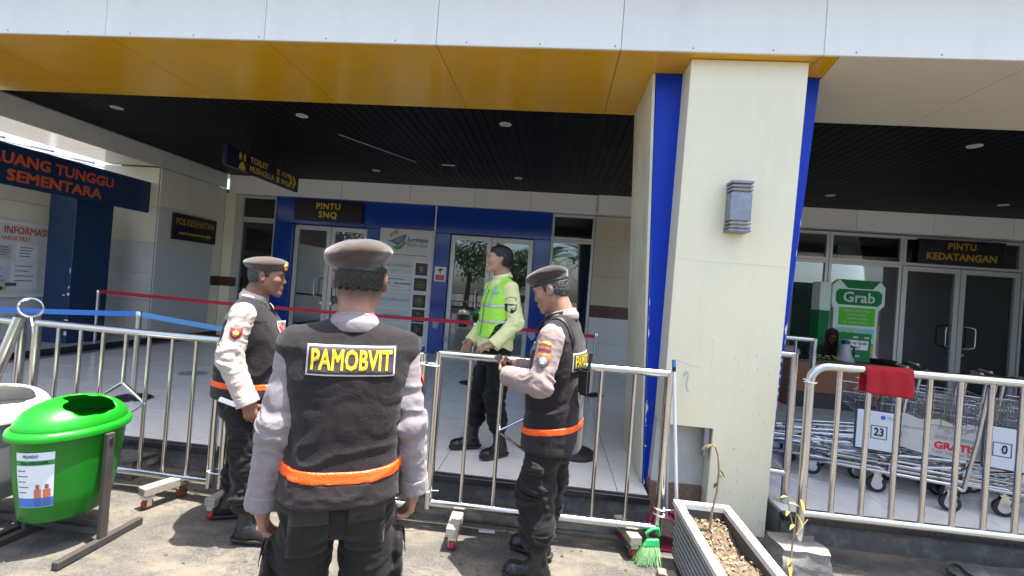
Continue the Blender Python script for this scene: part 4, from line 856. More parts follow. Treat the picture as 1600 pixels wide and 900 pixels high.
def person(S):
    """S: dictionary of pose and dress; local frame: facing +y, right hand +x, feet at z = 0"""
    root = thing('person', S['label'], 'person', (0, 0, 0), 0); root.location = S['loc']; root.rotation_euler = (0, 0, S['rz']); sc = S.get('scale', 1.0); root.scale = (sc,)*3
    J = S['J']; h = S.get('h', .0042); lo, hi = S['box']
    hc, Rm = V(*J['head']), rot_head(*S['headrot']); neck = V(*J['neck']); fat = S.get('fat', 0)
    # ---- body: one continuous surface
    F = Field(lo, hi, h)
    head_into(F, hc, Rm, neck, S.get('headk', 1.0), fat=S.get('jowl', 0))
    F.loft(S['torso_skin'], .03)
    for s in 'LR':
        sg = 1 if s == 'R' else -1
        sh, el, wr = V(*J['sh'+s]), V(*J['el'+s]), V(*J['wr'+s])
        F.cone(neck-V(0, 0, .04), sh, .04, .04, .03); limb_prof(F, sh, el, wr, .042, .035, .026)
        hd = S['hand'+s]; hand_into(F, wr, hd[0], hd[1], sg*hd[4] if len(hd) > 4 else sg, hd[2], S.get('handk', 1.0), thumb=hd[3])
        hp, kn, an = V(*J['hp'+s]), V(*J['kn'+s]), V(*J['an'+s]); limb_prof(F, hp, kn, an, .06, .045, .034)
        F.cone(an-V(0, 0, .015), an+V(*S['foot'+s])*.09-V(0, 0, .055), .03, .02, .02)
    body = link('body', F.mesh('body', SKIN, skin_col(S['skin'], hc, Rm, S.get('shave'))), root)
    # eyes
    for s in (-1, 1):
        e = hc+Rm @ V(s*.030, .0735, .003); mb = MB()
        q = Matrix(Rm.tolist()); 
        def eball(r_, c_, nm, mt, sq=.5):
            m_ = MB(); m_.lathe([(max(1e-7, r_*math.cos(a)), r_*math.sin(a)) for a in [R(-90+15*i) for i in range(13)]], (0, 0, 0), n=16); m_.v = [tuple(np.array(c_)+Rm @ (np.array(v)*V(1.1, .8, sq))) for v in m_.v]; return m_.mesh(nm, mt, True, ang=80)
        ey = link('eye', eball(.0115, e, 'eye', mat('eye_white', (.30, .25, .22), .35)), root)
        link('iris', eball(.0062, hc+Rm @ V(s*.030+S.get('gaze', 0), .0790, .003), 'iris', mat('dark_iris', (.012, .008, .006), .15), .8), ey)
    # ---- hair
    if S.get('hair'):
        Hh = Field(hc-.15, hc+.15, .0029); hk = S['hair']; th = hk.get('th', .006)
        Hh.ell(hc+Rm @ V(0, -.014, .030), V(.074+th, .094+th, .086+th), .01, rot=Rm); Hh.ell(hc+Rm @ V(0, -.03, -.02), V(.062+th*.5, .066+th*.6, .07), .03, rot=Rm)
        if hk.get('top'): Hh.ell(hc+Rm @ V(0, .002, .072), V(.066, .084, .046), .02, rot=Rm)
        def region(X, Y, Z):
            x = Rm[0, 0]*(X-hc[0])+Rm[1, 0]*(Y-hc[1])+Rm[2, 0]*(Z-hc[2]); y = Rm[0, 1]*(X-hc[0])+Rm[1, 1]*(Y-hc[1])+Rm[2, 1]*(Z-hc[2]); z = Rm[0, 2]*(X-hc[0])+Rm[1, 2]*(Y-hc[1])+Rm[2, 2]*(Z-hc[2])
            nape = hk.get('nape', -.055); zl = np.where(y < -.045, nape, np.where(y < .022, hk.get('side', .012)+0*y, .062))
            zl = np.where((y >= -.045) & (y < -.02), nape+(hk.get('side', .012)-nape)*(y+.045)/.025, zl); zl = np.where(y >= .022, .02+(hk.get('front', .062)-.02)*np.clip((y-.022)/.03, 0, 1), zl)
            wob = .006*np.sin(x*210+y*90)*np.sin(z*130+y*170)
            return (zl-z+wob)*.8
        Hh.cut(region); Hh.wrinkle(hk.get('amp', .003), (170, 170, 90), 3, ridge=False)
        link('hair', Hh.mesh('hair', hk['mat']), root)
    # ---- trousers
    T_ = Field((lo[0], lo[1], .0), (hi[0], hi[1], 1.12), .0055)
    T_.loft(S['hip'], .03, 2.2)
    for s in 'LR':
        hp, kn, an = V(*J['hp'+s]), V(*J['kn'+s]), V(*J['an'+s]); r_ = S['leg_r']
        bt = an+(kn-an)*.42*S.get('blouse', 1)
        T_.cone(hp, kn, r_[0], r_[1], .025); T_.cone(kn, bt, r_[1], r_[2], .035); T_.cone(bt, bt-(kn-an)*.06, r_[2], r_[2]*.8, .02)
        side = 1 if s == 'R' else -1
        if S.get('cargo', True):
            m_ = hp+(kn-hp)*.66; T_.ell(m_+V(side*(r_[1]+.012), 0, 0), (.014, .062, .088), .02)
    wl = lambda p: .45+.9*np.exp(-((p[:, 2]-.50)/.10)**2)+1.1*np.exp(-((p[:, 2]-.30)/.09)**2)+.4*np.exp(-((p[:, 2]-.78)/.06)**2)
    T_.wrinkle(.017, (7, 7, 19), S.get('seed', 1), weight=wl, warp=2.0)
    tro = link('trousers', T_.mesh('trousers', S.get('trouser_mat', TROUSER)), root)
    if S.get('cargo', True):
        for s in 'LR':
            side = 1 if s == 'R' else -1; hp, kn = V(*J['hp'+s]), V(*J['kn'+s]); m_ = hp+(kn-hp)*.66
            surf_patch(root, T_, 'pocket_flap', m_+V(side*.20, 0, .05), (0, 1, 0), (0, 0, 1), (-side, 0, 0), .095, .045, S.get('trouser_mat', TROUSER), 8, 4, .006, parent=tro)
    if S.get('seat_pockets'):
        for s in (-1, 1): surf_patch(root, T_, 'pocket_flap', V(s*.085, -.3, .815), (1, 0, -.12*s), (0, 0, 1), (0, 1, 0), .115, .06, VEST_HEM, 8, 4, .006, parent=tro); surf_patch(root, T_, 'pocket', V(s*.085, -.3, .745), (1, 0, 0), (0, 0, 1), (0, 1, 0), .12, .14, TROUSER, 8, 6, .003, parent=tro)
    # ---- boots
    for s in 'LR':
        an, kn = V(*J['an'+s]), V(*J['kn'+s]); fd = nrm(V(*S['foot'+s])); B_ = Field(an+V(-.26, -.26, -.13), an+V(.26, .26, .30), .0045); gz = an[2]-.09
        g0 = V(an[0], an[1], gz)
        B_.cone(an+(kn-an)*.42, an, .052, .047, .02); B_.cone(an-V(0, 0, .01), g0+fd*.0+V(0, 0, .045)-fd*.03, .045, .042, .03); B_.cone(g0+fd*.02+V(0, 0, .055), g0+fd*.14+V(0, 0, .038), .045, .036, .035); B_.ell(g0+fd*.135+V(0, 0, .036), (.047, .047, .034), .03)
        B_.cut(lambda X, Y, Z: gz+.022-Z+0*X+0*Y); B_.wrinkle(.003, (30, 30, 40), 4, weight=lambda p: np.exp(-((p[:, 2]-gz-.1)/.05)**2))
        bo_ = link('boot', B_.mesh('boot', BOOT), root)
        So = Field(an+V(-.26, -.26, -.12), an+V(.26, .26, .05), .0045); So.cone(g0-fd*.045+V(0, 0, .03), g0+fd*.03+V(0, 0, .03), .047, .043, .02); So.cone(g0+fd*.03+V(0, 0, .03), g0+fd*.145+V(0, 0, .03), .043, .05, .02)
        So.cut(lambda X, Y, Z: np.maximum(gz+.001-Z, Z-gz-.024)+0*X+0*Y); link('sole', So.mesh('sole', RUBBER), bo_)
    # ---- shirt
    Sh = Field((lo[0], lo[1], .75), (hi[0], hi[1], 1.56), .0050)
    Sh.loft(S['shirt'], .02)
    for s in 'LR':
        sh, el, wr = V(*J['sh'+s]), V(*J['el'+s]), V(*J['wr'+s]); q = S['sleeve']; cf = wr-(wr-el)*.06
        Sh.cone(neck-V(0, 0, .055), sh-V(0, 0, .012), .042, q[0]*.72, .02); Sh.cone(sh, el, q[0], q[1], .03); Sh.cone(el, cf, q[1], q[2], .03)
        e2 = cf+nrm(wr-el)*.035; dd = nrm(wr-el)
        sl = Sh.sub(cf-.12, cf+.16); X, Y, Z = Sh.grid(sl); pl_ = ((X-e2[0])*dd[0]+(Y-e2[1])*dd[1]+(Z-e2[2])*dd[2]); near = np.sqrt((X-e2[0])**2+(Y-e2[1])**2+(Z-e2[2])**2) < .11
        Sh.v[sl] = np.where(near, np.maximum(Sh.v[sl], pl_-.0), Sh.v[sl])
    els = [V(*J['elL']), V(*J['elR'])]
    wt = lambda p: .35+1.0*sum(np.exp(-(((p-e)**2).sum(1))/.012) for e in els)
    Sh.wrinkle(.0115, (9, 9, 22), S.get('seed', 1)+2, weight=wt, warp=2.2); Sh.wrinkle(.0025, (26, 26, 14), 9, warp=1.5)
    Sh.cone(neck+V(0, .0, -.01), neck+V(0, .004, .02), .07, .068, .01)        # collar stand
    Sh.cut(lambda X, Y, Z: Z-(neck[2]+.022-.30*(Y-neck[1]))+0*X)
    Sh.cone(neck, neck+V(0, .01, .09), .056, .056, .004, 's')
    shirt = link('shirt', Sh.mesh('shirt', S['shirt_mat']), root)
    # cuffs
    for s in 'LR':
        el, wr = V(*J['el'+s]), V(*J['wr'+s]); dd = nrm(wr-el); e2 = wr-(wr-el)*.06+dd*.035
        Cf = Field(e2-.11, e2+.11, .0045); pc = e2-dd*.028; Cf.cone(pc-dd*.05, pc+dd*.05, S['sleeve'][2]+.0035, S['sleeve'][2]+.0045, 0)
        Cf.cut(lambda X, Y, Z: np.abs((X-pc[0])*dd[0]+(Y-pc[1])*dd[1]+(Z-pc[2])*dd[2])-.027); Cf.wrinkle(.0025, (40, 40, 40), 2)
        link('cuff', Cf.mesh('cuff', S['shirt_mat']), shirt)
    S['fields'] = dict(shirt=Sh, trousers=T_)
    # collar wings
    if S.get('collar', True):
        C_ = Field(neck-.14, neck+.14, .004)
        C_.cone(neck+V(0, .0, .0), neck+V(0, .004, .022), .083, .072, .004); C_.cut(lambda X, Y, Z: np.maximum(Z-(neck[2]+.026-.32*(Y-neck[1])), (neck[2]-.018-.62*np.maximum(Y-neck[1], -.03)-.02)-Z)+0*X)
        C_.cone(neck-V(0, 0, .1), neck+V(0, .01, .1), .064, .061, .003, 's'); C_.cut(lambda X, Y, Z: (Y-neck[1]-.03)*.6+.03-np.abs(X)+0*Z-.012)
        link('collar', C_.mesh('collar', S['shirt_mat']), shirt)
    # ---- vest
    if S.get('vest'):
        Vf = Field((lo[0], lo[1], .66), (hi[0], hi[1], 1.56), .0050)
        Vf.loft(S['vest'], .02, 2.5, .012)
        for s in (-1, 1):
            sx = S.get('vest_sh', .17); Vf.cone(neck+V(s*.055, -.012, -.045), (s*sx, J['sh'+('R' if s > 0 else 'L')][1]-.0, J['sh'+('R' if s > 0 else 'L')][2]+.008), .052, S.get('vest_shr', .058), .035)
        Vf.cone(neck+V(0, .012, .004), neck+V(0, .02, .12), .070, .085, .01, 's')
        Vf.cone(neck+V(0, .085, -.11), neck+V(0, .10, .08), .012, .070, .015, 's')
        Vf.wrinkle(S.get('vest_wr', .011), (4.5, 4.5, 11), S.get('seed', 1)+5, weight=lambda p: .35+1.0*np.exp(-((p[:, 2]-.97)/.12)**2), warp=1.8)
        vest = link('vest', Vf.mesh('vest', S.get('vest_mat', VEST)), root); S['vest_field'] = Vf; S['vest_obj'] = vest
        if S.get('belt'):
            zb, tl, cv = S['belt']
            Bf = Vf.copy(); Bf.v = Bf.v-.005; Bf.cut(lambda X, Y, Z: np.abs(Z-(zb+tl*X+cv*Y))-.0175); Bf.cut(lambda X, Y, Z: -(Vf.v+.014))
            link('reflective_band', Bf.mesh('reflective_band', ORANGE), vest)
            Hf = Vf.copy(); Hf.v = Hf.v-.003; Hf.cut(lambda X, Y, Z: Z-(zb-.017+tl*X+cv*Y)); Hf.cut(lambda X, Y, Z: -(Vf.v+.014)); link('hem_panel', Hf.mesh('hem_panel', VEST_HEM), vest)
    # ---- beret
    if S.get('beret'):
        q = S['beret']; Bt = Field(hc+V(-.2, -.2, -.06), hc+V(.2, .2, .2), .0042)
        Rt = Rm @ np.array(Matrix.Rotation(q.get('roll', 0), 3, 'Y') @ Matrix.Rotation(q.get('pitch', 0), 3, 'X'))
        cc = hc+Rm @ V(*q.get('c', (0, -.012, .092)))
        Bt.ell(cc, V(*q.get('r', (.108, .122, .048))), .02, rot=Rt)
        if q.get('flop'): Bt.ell(hc+Rm @ V(*q['flop']), V(.055, .075, .032), .04, rot=Rt)
        Bt.ell(hc+Rm @ V(0, -.012, .045), V(.083, .103, .045), .02, rot=Rm)
        if q.get('dent'): Bt.ell(hc+Rm @ V(*q['dent']), V(.05, .035, .018), .03, 's', rot=Rt)
        zb = q.get('zb', .036)
        def above(X, Y, Z):
            y = Rm[0, 1]*(X-hc[0])+Rm[1, 1]*(Y-hc[1])+Rm[2, 1]*(Z-hc[2]); z = Rm[0, 2]*(X-hc[0])+Rm[1, 2]*(Y-hc[1])+Rm[2, 2]*(Z-hc[2]); return zb+q.get('tilt', .06)*y-z
        sgn = 1 if q.get('roll', 0) < 0 else -1
        x_ = lambda X, Y, Z: above(X, Y, Z)-.035*np.clip((-sgn*(Rm[0, 0]*(X-hc[0])+Rm[1, 0]*(Y-hc[1])+Rm[2, 0]*(Z-hc[2]))-.055)/.03, 0, 1)
        Bt.cut(x_); Bt.wrinkle(.005, (14, 14, 14), 6, ridge=False)
        be = link('beret', Bt.mesh('beret', q.get('mat', BERET)), root)
        Bn = Field(hc+V(-.13, -.14, -.06), hc+V(.13, .14, .12), .0035); Bn.ell(hc+Rm @ V(0, -.012, .025), V(.0855, .1055, .075), 0, rot=Rm); Bn.cut(lambda X, Y, Z: np.abs(above(X, Y, Z)-.0)-.0075); link('band', Bn.mesh('band', BAND), be)
        if q.get('badge'):
            b0 = hc+Rm @ V(*q['badge']); nd = nrm(Rm @ V(q['badge'][0], q['badge'][1]*.8, .02)); Bt2 = Bt
            for a, b, s_ in ((0, .008, .014), (-.013, .006, .009), (.013, .006, .009), (0, -.012, .011), (0, .024, .007), (-.010, -.008, .008), (.010, -.008, .008)):
                tan = nrm(np.cross(V(0, 0, 1), nd)); c_ = b0+tan*a+V(0, 0, b); m_ = MB(); m_.lathe([(max(1e-7, s_*math.cos(x)), s_*math.sin(x)) for x in [R(-90+20*i) for i in range(10)]], tuple(c_), n=10); link('emblem', m_.mesh('emblem', GOLDM, True, ang=80), be)
    return root
# ================================================================ BARRIERS
WOOD = mat('weathered_timber', (0.30, 0.27, 0.22), 0.85, 0, 0.25, 9, bump=0.4, bscale=30, stretch=(1, 6, 6)); CAST_RED = mat('red_caster_wheel', (0.28, 0.025, 0.02), 0.45)
TIE = mat('cable_tie_white', (0.78, 0.78, 0.76), 0.5)
def barrier(label, a, b, zb, zt, nbar, diamond=None, r=0.026, rb=0.0125, rounded=False, posts=True, group='steel crowd barriers', low=None, skip=()):
    """one welded tube frame from a to b (xy points)"""
    a, b = Vector((a[0], a[1], 0)), Vector((b[0], b[1], 0)); d = b-a
    t = thing('steel_barrier', label, 'barrier', (a+b)/2, 0, group)
    P = lambda u, z: a+d*u+Vector((0, 0, z))
    L = d.length
    if rounded:
        k = 0.10
        pts = [P(0, low if low is not None else zb-.1), P(0, zt-k)]+[P(k/L*(1-math.cos(q)), zt-k+k*math.sin(q)) for q in (0.4, 0.8, 1.2)]+[P(k/L, zt), P(1, zt)]
        MB().tube(pts, r, 12).build('top_rail', STEEL, t, smooth=True)
        MB().tube([P(1, zb), P(1, zt)], r, 12).build('post', STEEL, t, smooth=True)
    else:
        MB().tube([P(0, zt), P(1, zt)], r*.92, 12).build('top_rail', STEEL, t, smooth=True)
        for u in (0, 1): MB().tube([P(u, zb-.035 if low is None else low), P(u, zt+.012)], r, 12).build('post', STEEL, t, smooth=True)
    MB().tube([P(0, zb), P(1, zb)], r*.92, 12).build('bottom_rail', STEEL, t, smooth=True)
    for i in range(nbar):
        u = (i+1)/(nbar+1)
        if i in skip: continue
        if diamond and i == diamond[0]:
            zc, hh = diamond[1], diamond[2]; du = 1.02/(nbar+1)
            MB().tube([P(u, zc+hh), P(u, zt)], rb, 8).build('bar', STEEL, t, smooth=True); MB().tube([P(u, zb), P(u, zc-hh)], rb, 8).build('bar', STEEL, t, smooth=True)
            MB().tube([P(u, zc+hh), P(u+du, zc), P(u, zc-hh), P(u-du, zc)], rb, 8, closed=True).build('diamond', STEEL, t)
        else: MB().tube([P(u, zb), P(u, zt)], rb, 8).build('bar', STEEL, t, smooth=True)
    return t
def castor_foot(parent, c, ang=0.0, ln=0.26):
    """timber block under a frame with a red castor at either end"""
    ca, sa = math.cos(ang), math.sin(ang); d = Vector((sa, ca, 0)); s = Vector((ca, -sa, 0)); c = Vector(c)
    MB().obox(c+Vector((0, 0, .115)), s*.036, d*ln/2, (0, 0, .026)).build('timber_foot', WOOD, parent, bevel=.004)
    for e in (-1, 1):
        q = c+d*(e*ln*.36)
        MB().obox(q+Vector((0, 0, .076)), s*.022, d*.03, (0, 0, .012)).obox(q+s*.021+Vector((0, 0, .05)), s*.002, d*.014, (0, 0, .03)).obox(q-s*.021+Vector((0, 0, .05)), s*.002, d*.014, (0, 0, .03)).build('castor_fork', CHROME, parent)
        MB().lathe([(.012, -.016), (.03, -.016), (.032, -.010), (.032, .010), (.03, .016), (.012, .016)], q+Vector((0, 0, .033)), s, 18).build('castor_wheel', CAST_RED, parent, smooth=True)
def tie(parent, c, rx, name='cable_tie', ex=1.5, tail=None):
    c = Vector(c)
    MB().tube([c+Vector((rx*ex*math.cos(q), rx*math.sin(q), .004*math.sin(q*2))) for q in [2*math.pi*k/14 for k in range(14)]], .0035, 5, closed=True).build(name, TIE, parent)
    if tail: MB().tube([c+Vector((rx*1.3, -.01, 0)), c+Vector((rx*1.3, -.02, 0))+Vector(tail)], .0025, 5).build('tie_tail', TIE, parent)
bA = barrier('leftmost steel barrier with leaning end post beside the grey bin', (-5.3, 3.0), (-3.70, 2.95), 0.15, 1.06, 7, group='steel crowd barriers')
bB = barrier('steel barrier with a diamond motif behind the green bin', (-3.56, 2.93), (-2.17, 2.90), 0.135, 1.07, 7, (3, 0.60, 0.12))
castor_foot(bB, (-2.42, 2.83, 0), 0.35, .28)
MB().tube([(-3.66, 2.90, 1.10), (-3.78, 2.80, 0.45), (-3.86, 2.74, 0.03)], .035, 12).build('leaning_post', STEEL, bA, smooth=True)
MB().tube([Vector((-3.63, 2.94, 1.17))+Vector((.075*math.cos(q), .02*math.cos(q), .065*math.sin(q))) for q in [2*math.pi*k/20 for k in range(20)]], .008, 6, closed=True).build('ring', STEEL, bA, smooth=True)
MB().tube([(-3.60, 2.92, 1.10), (-3.56, 2.90, 1.05), (-3.55, 2.9, 1.0)], .006, 6).build('ring_stem', STEEL, bA)
bC = barrier('steel barrier mostly hidden behind the man seen from the back', (-2.09, 2.90), (-0.80, 2.91), 0.14, 1.09, 6)
castor_foot(bC, (-1.98, 2.80, 0), 0.1); castor_foot(bC, (-0.95, 2.86, 0), 0.05)
for z, q in ((0.98, bC), (0.21, bC), (.965, bC)): tie(q, (-2.13, 2.90, z), .040, tail=(.0, 0, -.02))
tie(bC, (-0.76, 2.905, 1.04), .05, tail=(-.06, -.02, .01)); tie(bC, (-0.76, 2.905, .25), .05, tail=(.06, 0, .01))
bD = barrier('steel barrier with a diamond motif in front of the man in the yellow vest', (-0.70, 2.91), (0.725, 2.93), 0.17, 1.11, 6, (2, 0.66, .12))
castor_foot(bD, (-0.50, 2.83, 0), -0.05, .30); castor_foot(bD, (0.55, 2.98, 0), -0.25, .28)
tie(bD, (0.725, 2.93, .29), .030, ex=1.05, tail=(.06, 0, .01)); tie(bD, (0.725, 2.93, .255), .030, ex=1.05)
bE = barrier('long steel barrier on the right with a red towel over its rail', (1.60, 3.05), (4.0, 3.05), 0.315, 1.225, 13, None, rounded=True, low=0.12, rb=.016)
bF = barrier('steel barrier half hidden behind the blue pillar edge', (1.05, 3.62), (1.72, 3.50), 0.40, 1.24, 4, low=.20)
bG = barrier('farther steel barrier standing behind the pillar near the table', (1.5, 4.62), (2.33, 4.42), 0.40, 1.31, 5, low=.22)
MB().lathe([(.02, -.02), (.05, -.02), (.052, 0), (.05, .02), (.02, .02)], (2.2, 4.45, .25), (0, 1, 0), 18).build('castor_wheel', RUBBER, bG, smooth=True)
tie(bE, (1.60, 3.05, 1.12), .030, ex=1.05, tail=(-.09, 0, .02)); MB().tube([(1.70, 3.02, .46), (1.62, 3.0, .47), (1.53, 3.06, .52), (1.50, 3.2, .57)], .0018, 5).build('binding_wire', ALU, bE)
rubble('concrete_block', (1.585, 3.03, 0), (0.30, 0.24, 0.14), 'grey concrete block holding the post of the right barrier', 9, mat('grey_cast_concrete', (0.21, 0.20, 0.18), .9, 0, .25, 9, bump=.5, bscale=30, stain=(.1, .1, .095), stain_amt=.7, stain_scale=5))
# towel over the rail
def towel():
    n, mrow = 22, 26; mb = MB(); vs = []; rr = random.Random(4)
    for j in range(mrow+1):
        s = -0.18+0.36*j/mrow          # arc length across the rail
        for i in range(n+1):
            x = 1.905+0.27*i/n
            ph = max(-1, min(1, s/0.045)); a = ph*math.pi/2
            if abs(s) < 0.045: y, z = 0.031*math.sin(a), 0.031*math.cos(a)
            else: y = math.copysign(0.031+.004*math.sin(i*.7)+.006*math.sin(i*.31+2)*(abs(s)-.045)/.13, s); z = -(abs(s)-0.045)
            if s < -0.17: z += .004*math.sin(i*1.3)
            if s < 0: z -= 0.012*math.sin(i/n*2)*(abs(s)/.18)
            vs.append((x+.003*math.sin(j*.5), 3.05+y, 1.225+z))
    return mb.add(vs, [(j*(n+1)+i, j*(n+1)+i+1, (j+1)*(n+1)+i+1, (j+1)*(n+1)+i) for j in range(mrow) for i in range(n)])
tw = solo('red_towel', towel(), mat('red_terry_cloth', (0.36, 0.006, 0.014), .95, 0, .25, 60, bump=.9, bscale=220), 'red terry towel draped over the rail of the right barrier', 'towel', smooth=True)
mo = tw.modifiers.new('thick', 'SOLIDIFY'); mo.thickness = .004

# ================================================================ BELT STANCHIONS
def stanchion(label, x, y, zt=1.05, base='disc', dz=PZ, h=None):
    t = thing('belt_stanchion', label, 'stanchion', (x, y, dz), 0, 'belt stanchions on the platform')
    if base == 'dome': MB().lathe([(.17, 0), (.172, .018), (.165, .035), (.13, .055), (.05, .068), (.026, .07)], (x, y, dz), n=32).build('base', RUBBER, t, smooth=True)
    else:
        MB().lathe([(.17, 0), (.172, .008), (.160, .014)], (x, y, dz), n=32).build('base_ring', CHROME, t, smooth=True)
        MB().lathe([(.159, .012), (.15, .02), (.05, .034), (.026, .036)], (x, y, dz), n=32).build('base', RUBBER, t, smooth=True)
    MB().tube([(x, y, dz+.03), (x, y, zt-.055)], .025, 14).build('pole', CHROME, t, smooth=True)
    MB().lathe([(.030, 0), (.031, .05), (.026, .058), (0, .060)], (x, y, zt-.06), n=16).build('belt_head', CHROME, t, smooth=True)
    return t
stanchion('chrome belt stanchion with blue belts behind the left barrier', -4.09, 4.28, 1.06)
st2 = stanchion('chrome stanchion with a red belt beside the blue column', -6.98, 6.56, 1.08)
stanchion('chrome stanchion behind the man in the yellow vest, mostly hidden', -1.10, 6.55, 1.06); stanchion('stanchion with chrome base ring beyond the right-hand officer', 0.60, 6.54, 1.06)
stanchion('short stanchion with black domed base right behind the right-hand officer', 0.27, 4.02, 0.95, 'dome')
def belt(name, pts, mt, label, w=.05):
    mb = MB(); P = []
    for a, b in zip(pts[:-1], pts[1:]):
        a, b = Vector(a), Vector(b)
        for k in range(9):
            u = k/8; sag = -.012*(b-a).length*4*u*(1-u)*.35
            P.append(a.lerp(b, u)+Vector((0, 0, sag)))
    vs = []
    for p in P: vs += [p+Vector((0, -.001, -w/2)), p+Vector((0, -.001, w/2)), p+Vector((0, .001, w/2)), p+Vector((0, .001, -w/2))]
    fs = []
    for i in range(len(P)-1):
        for k in range(4): fs.append((i*4+k, i*4+(k+1) % 4, i*4+4+(k+1) % 4, i*4+4+k))
    mb.add(vs, fs); return solo(name, mb, mt, label, 'belt', smooth=False)
BB = mat('blue_belt', (0.035, 0.17, 0.52), .6); RB = mat('red_belt', (0.50, 0.010, 0.035), .6)
belt('blue_belt', [(-6.2, 3.8, .97), (-4.125, 4.275, 1.03)], BB, 'blue retractable belt running left from the stanchion behind the barrier')
belt('blue_belt', [(-4.055, 4.27, 1.03), (-2.4, 4.30, .90)], mat('light_blue_belt', (.09, .26, .50), .6), 'light blue belt running right from the stanchion towards the left officer')
belt('red_belt', [(-6.945, 6.555, 1.055), (-1.13, 6.55, 1.05)], RB, 'long red belt stretched across the platform behind the officers')
belt('red_belt', [(-1.07, 6.55, 1.03), (0.57, 6.54, 1.0)], RB, 'red belt behind the man in the yellow vest, right of the hidden stanchion')

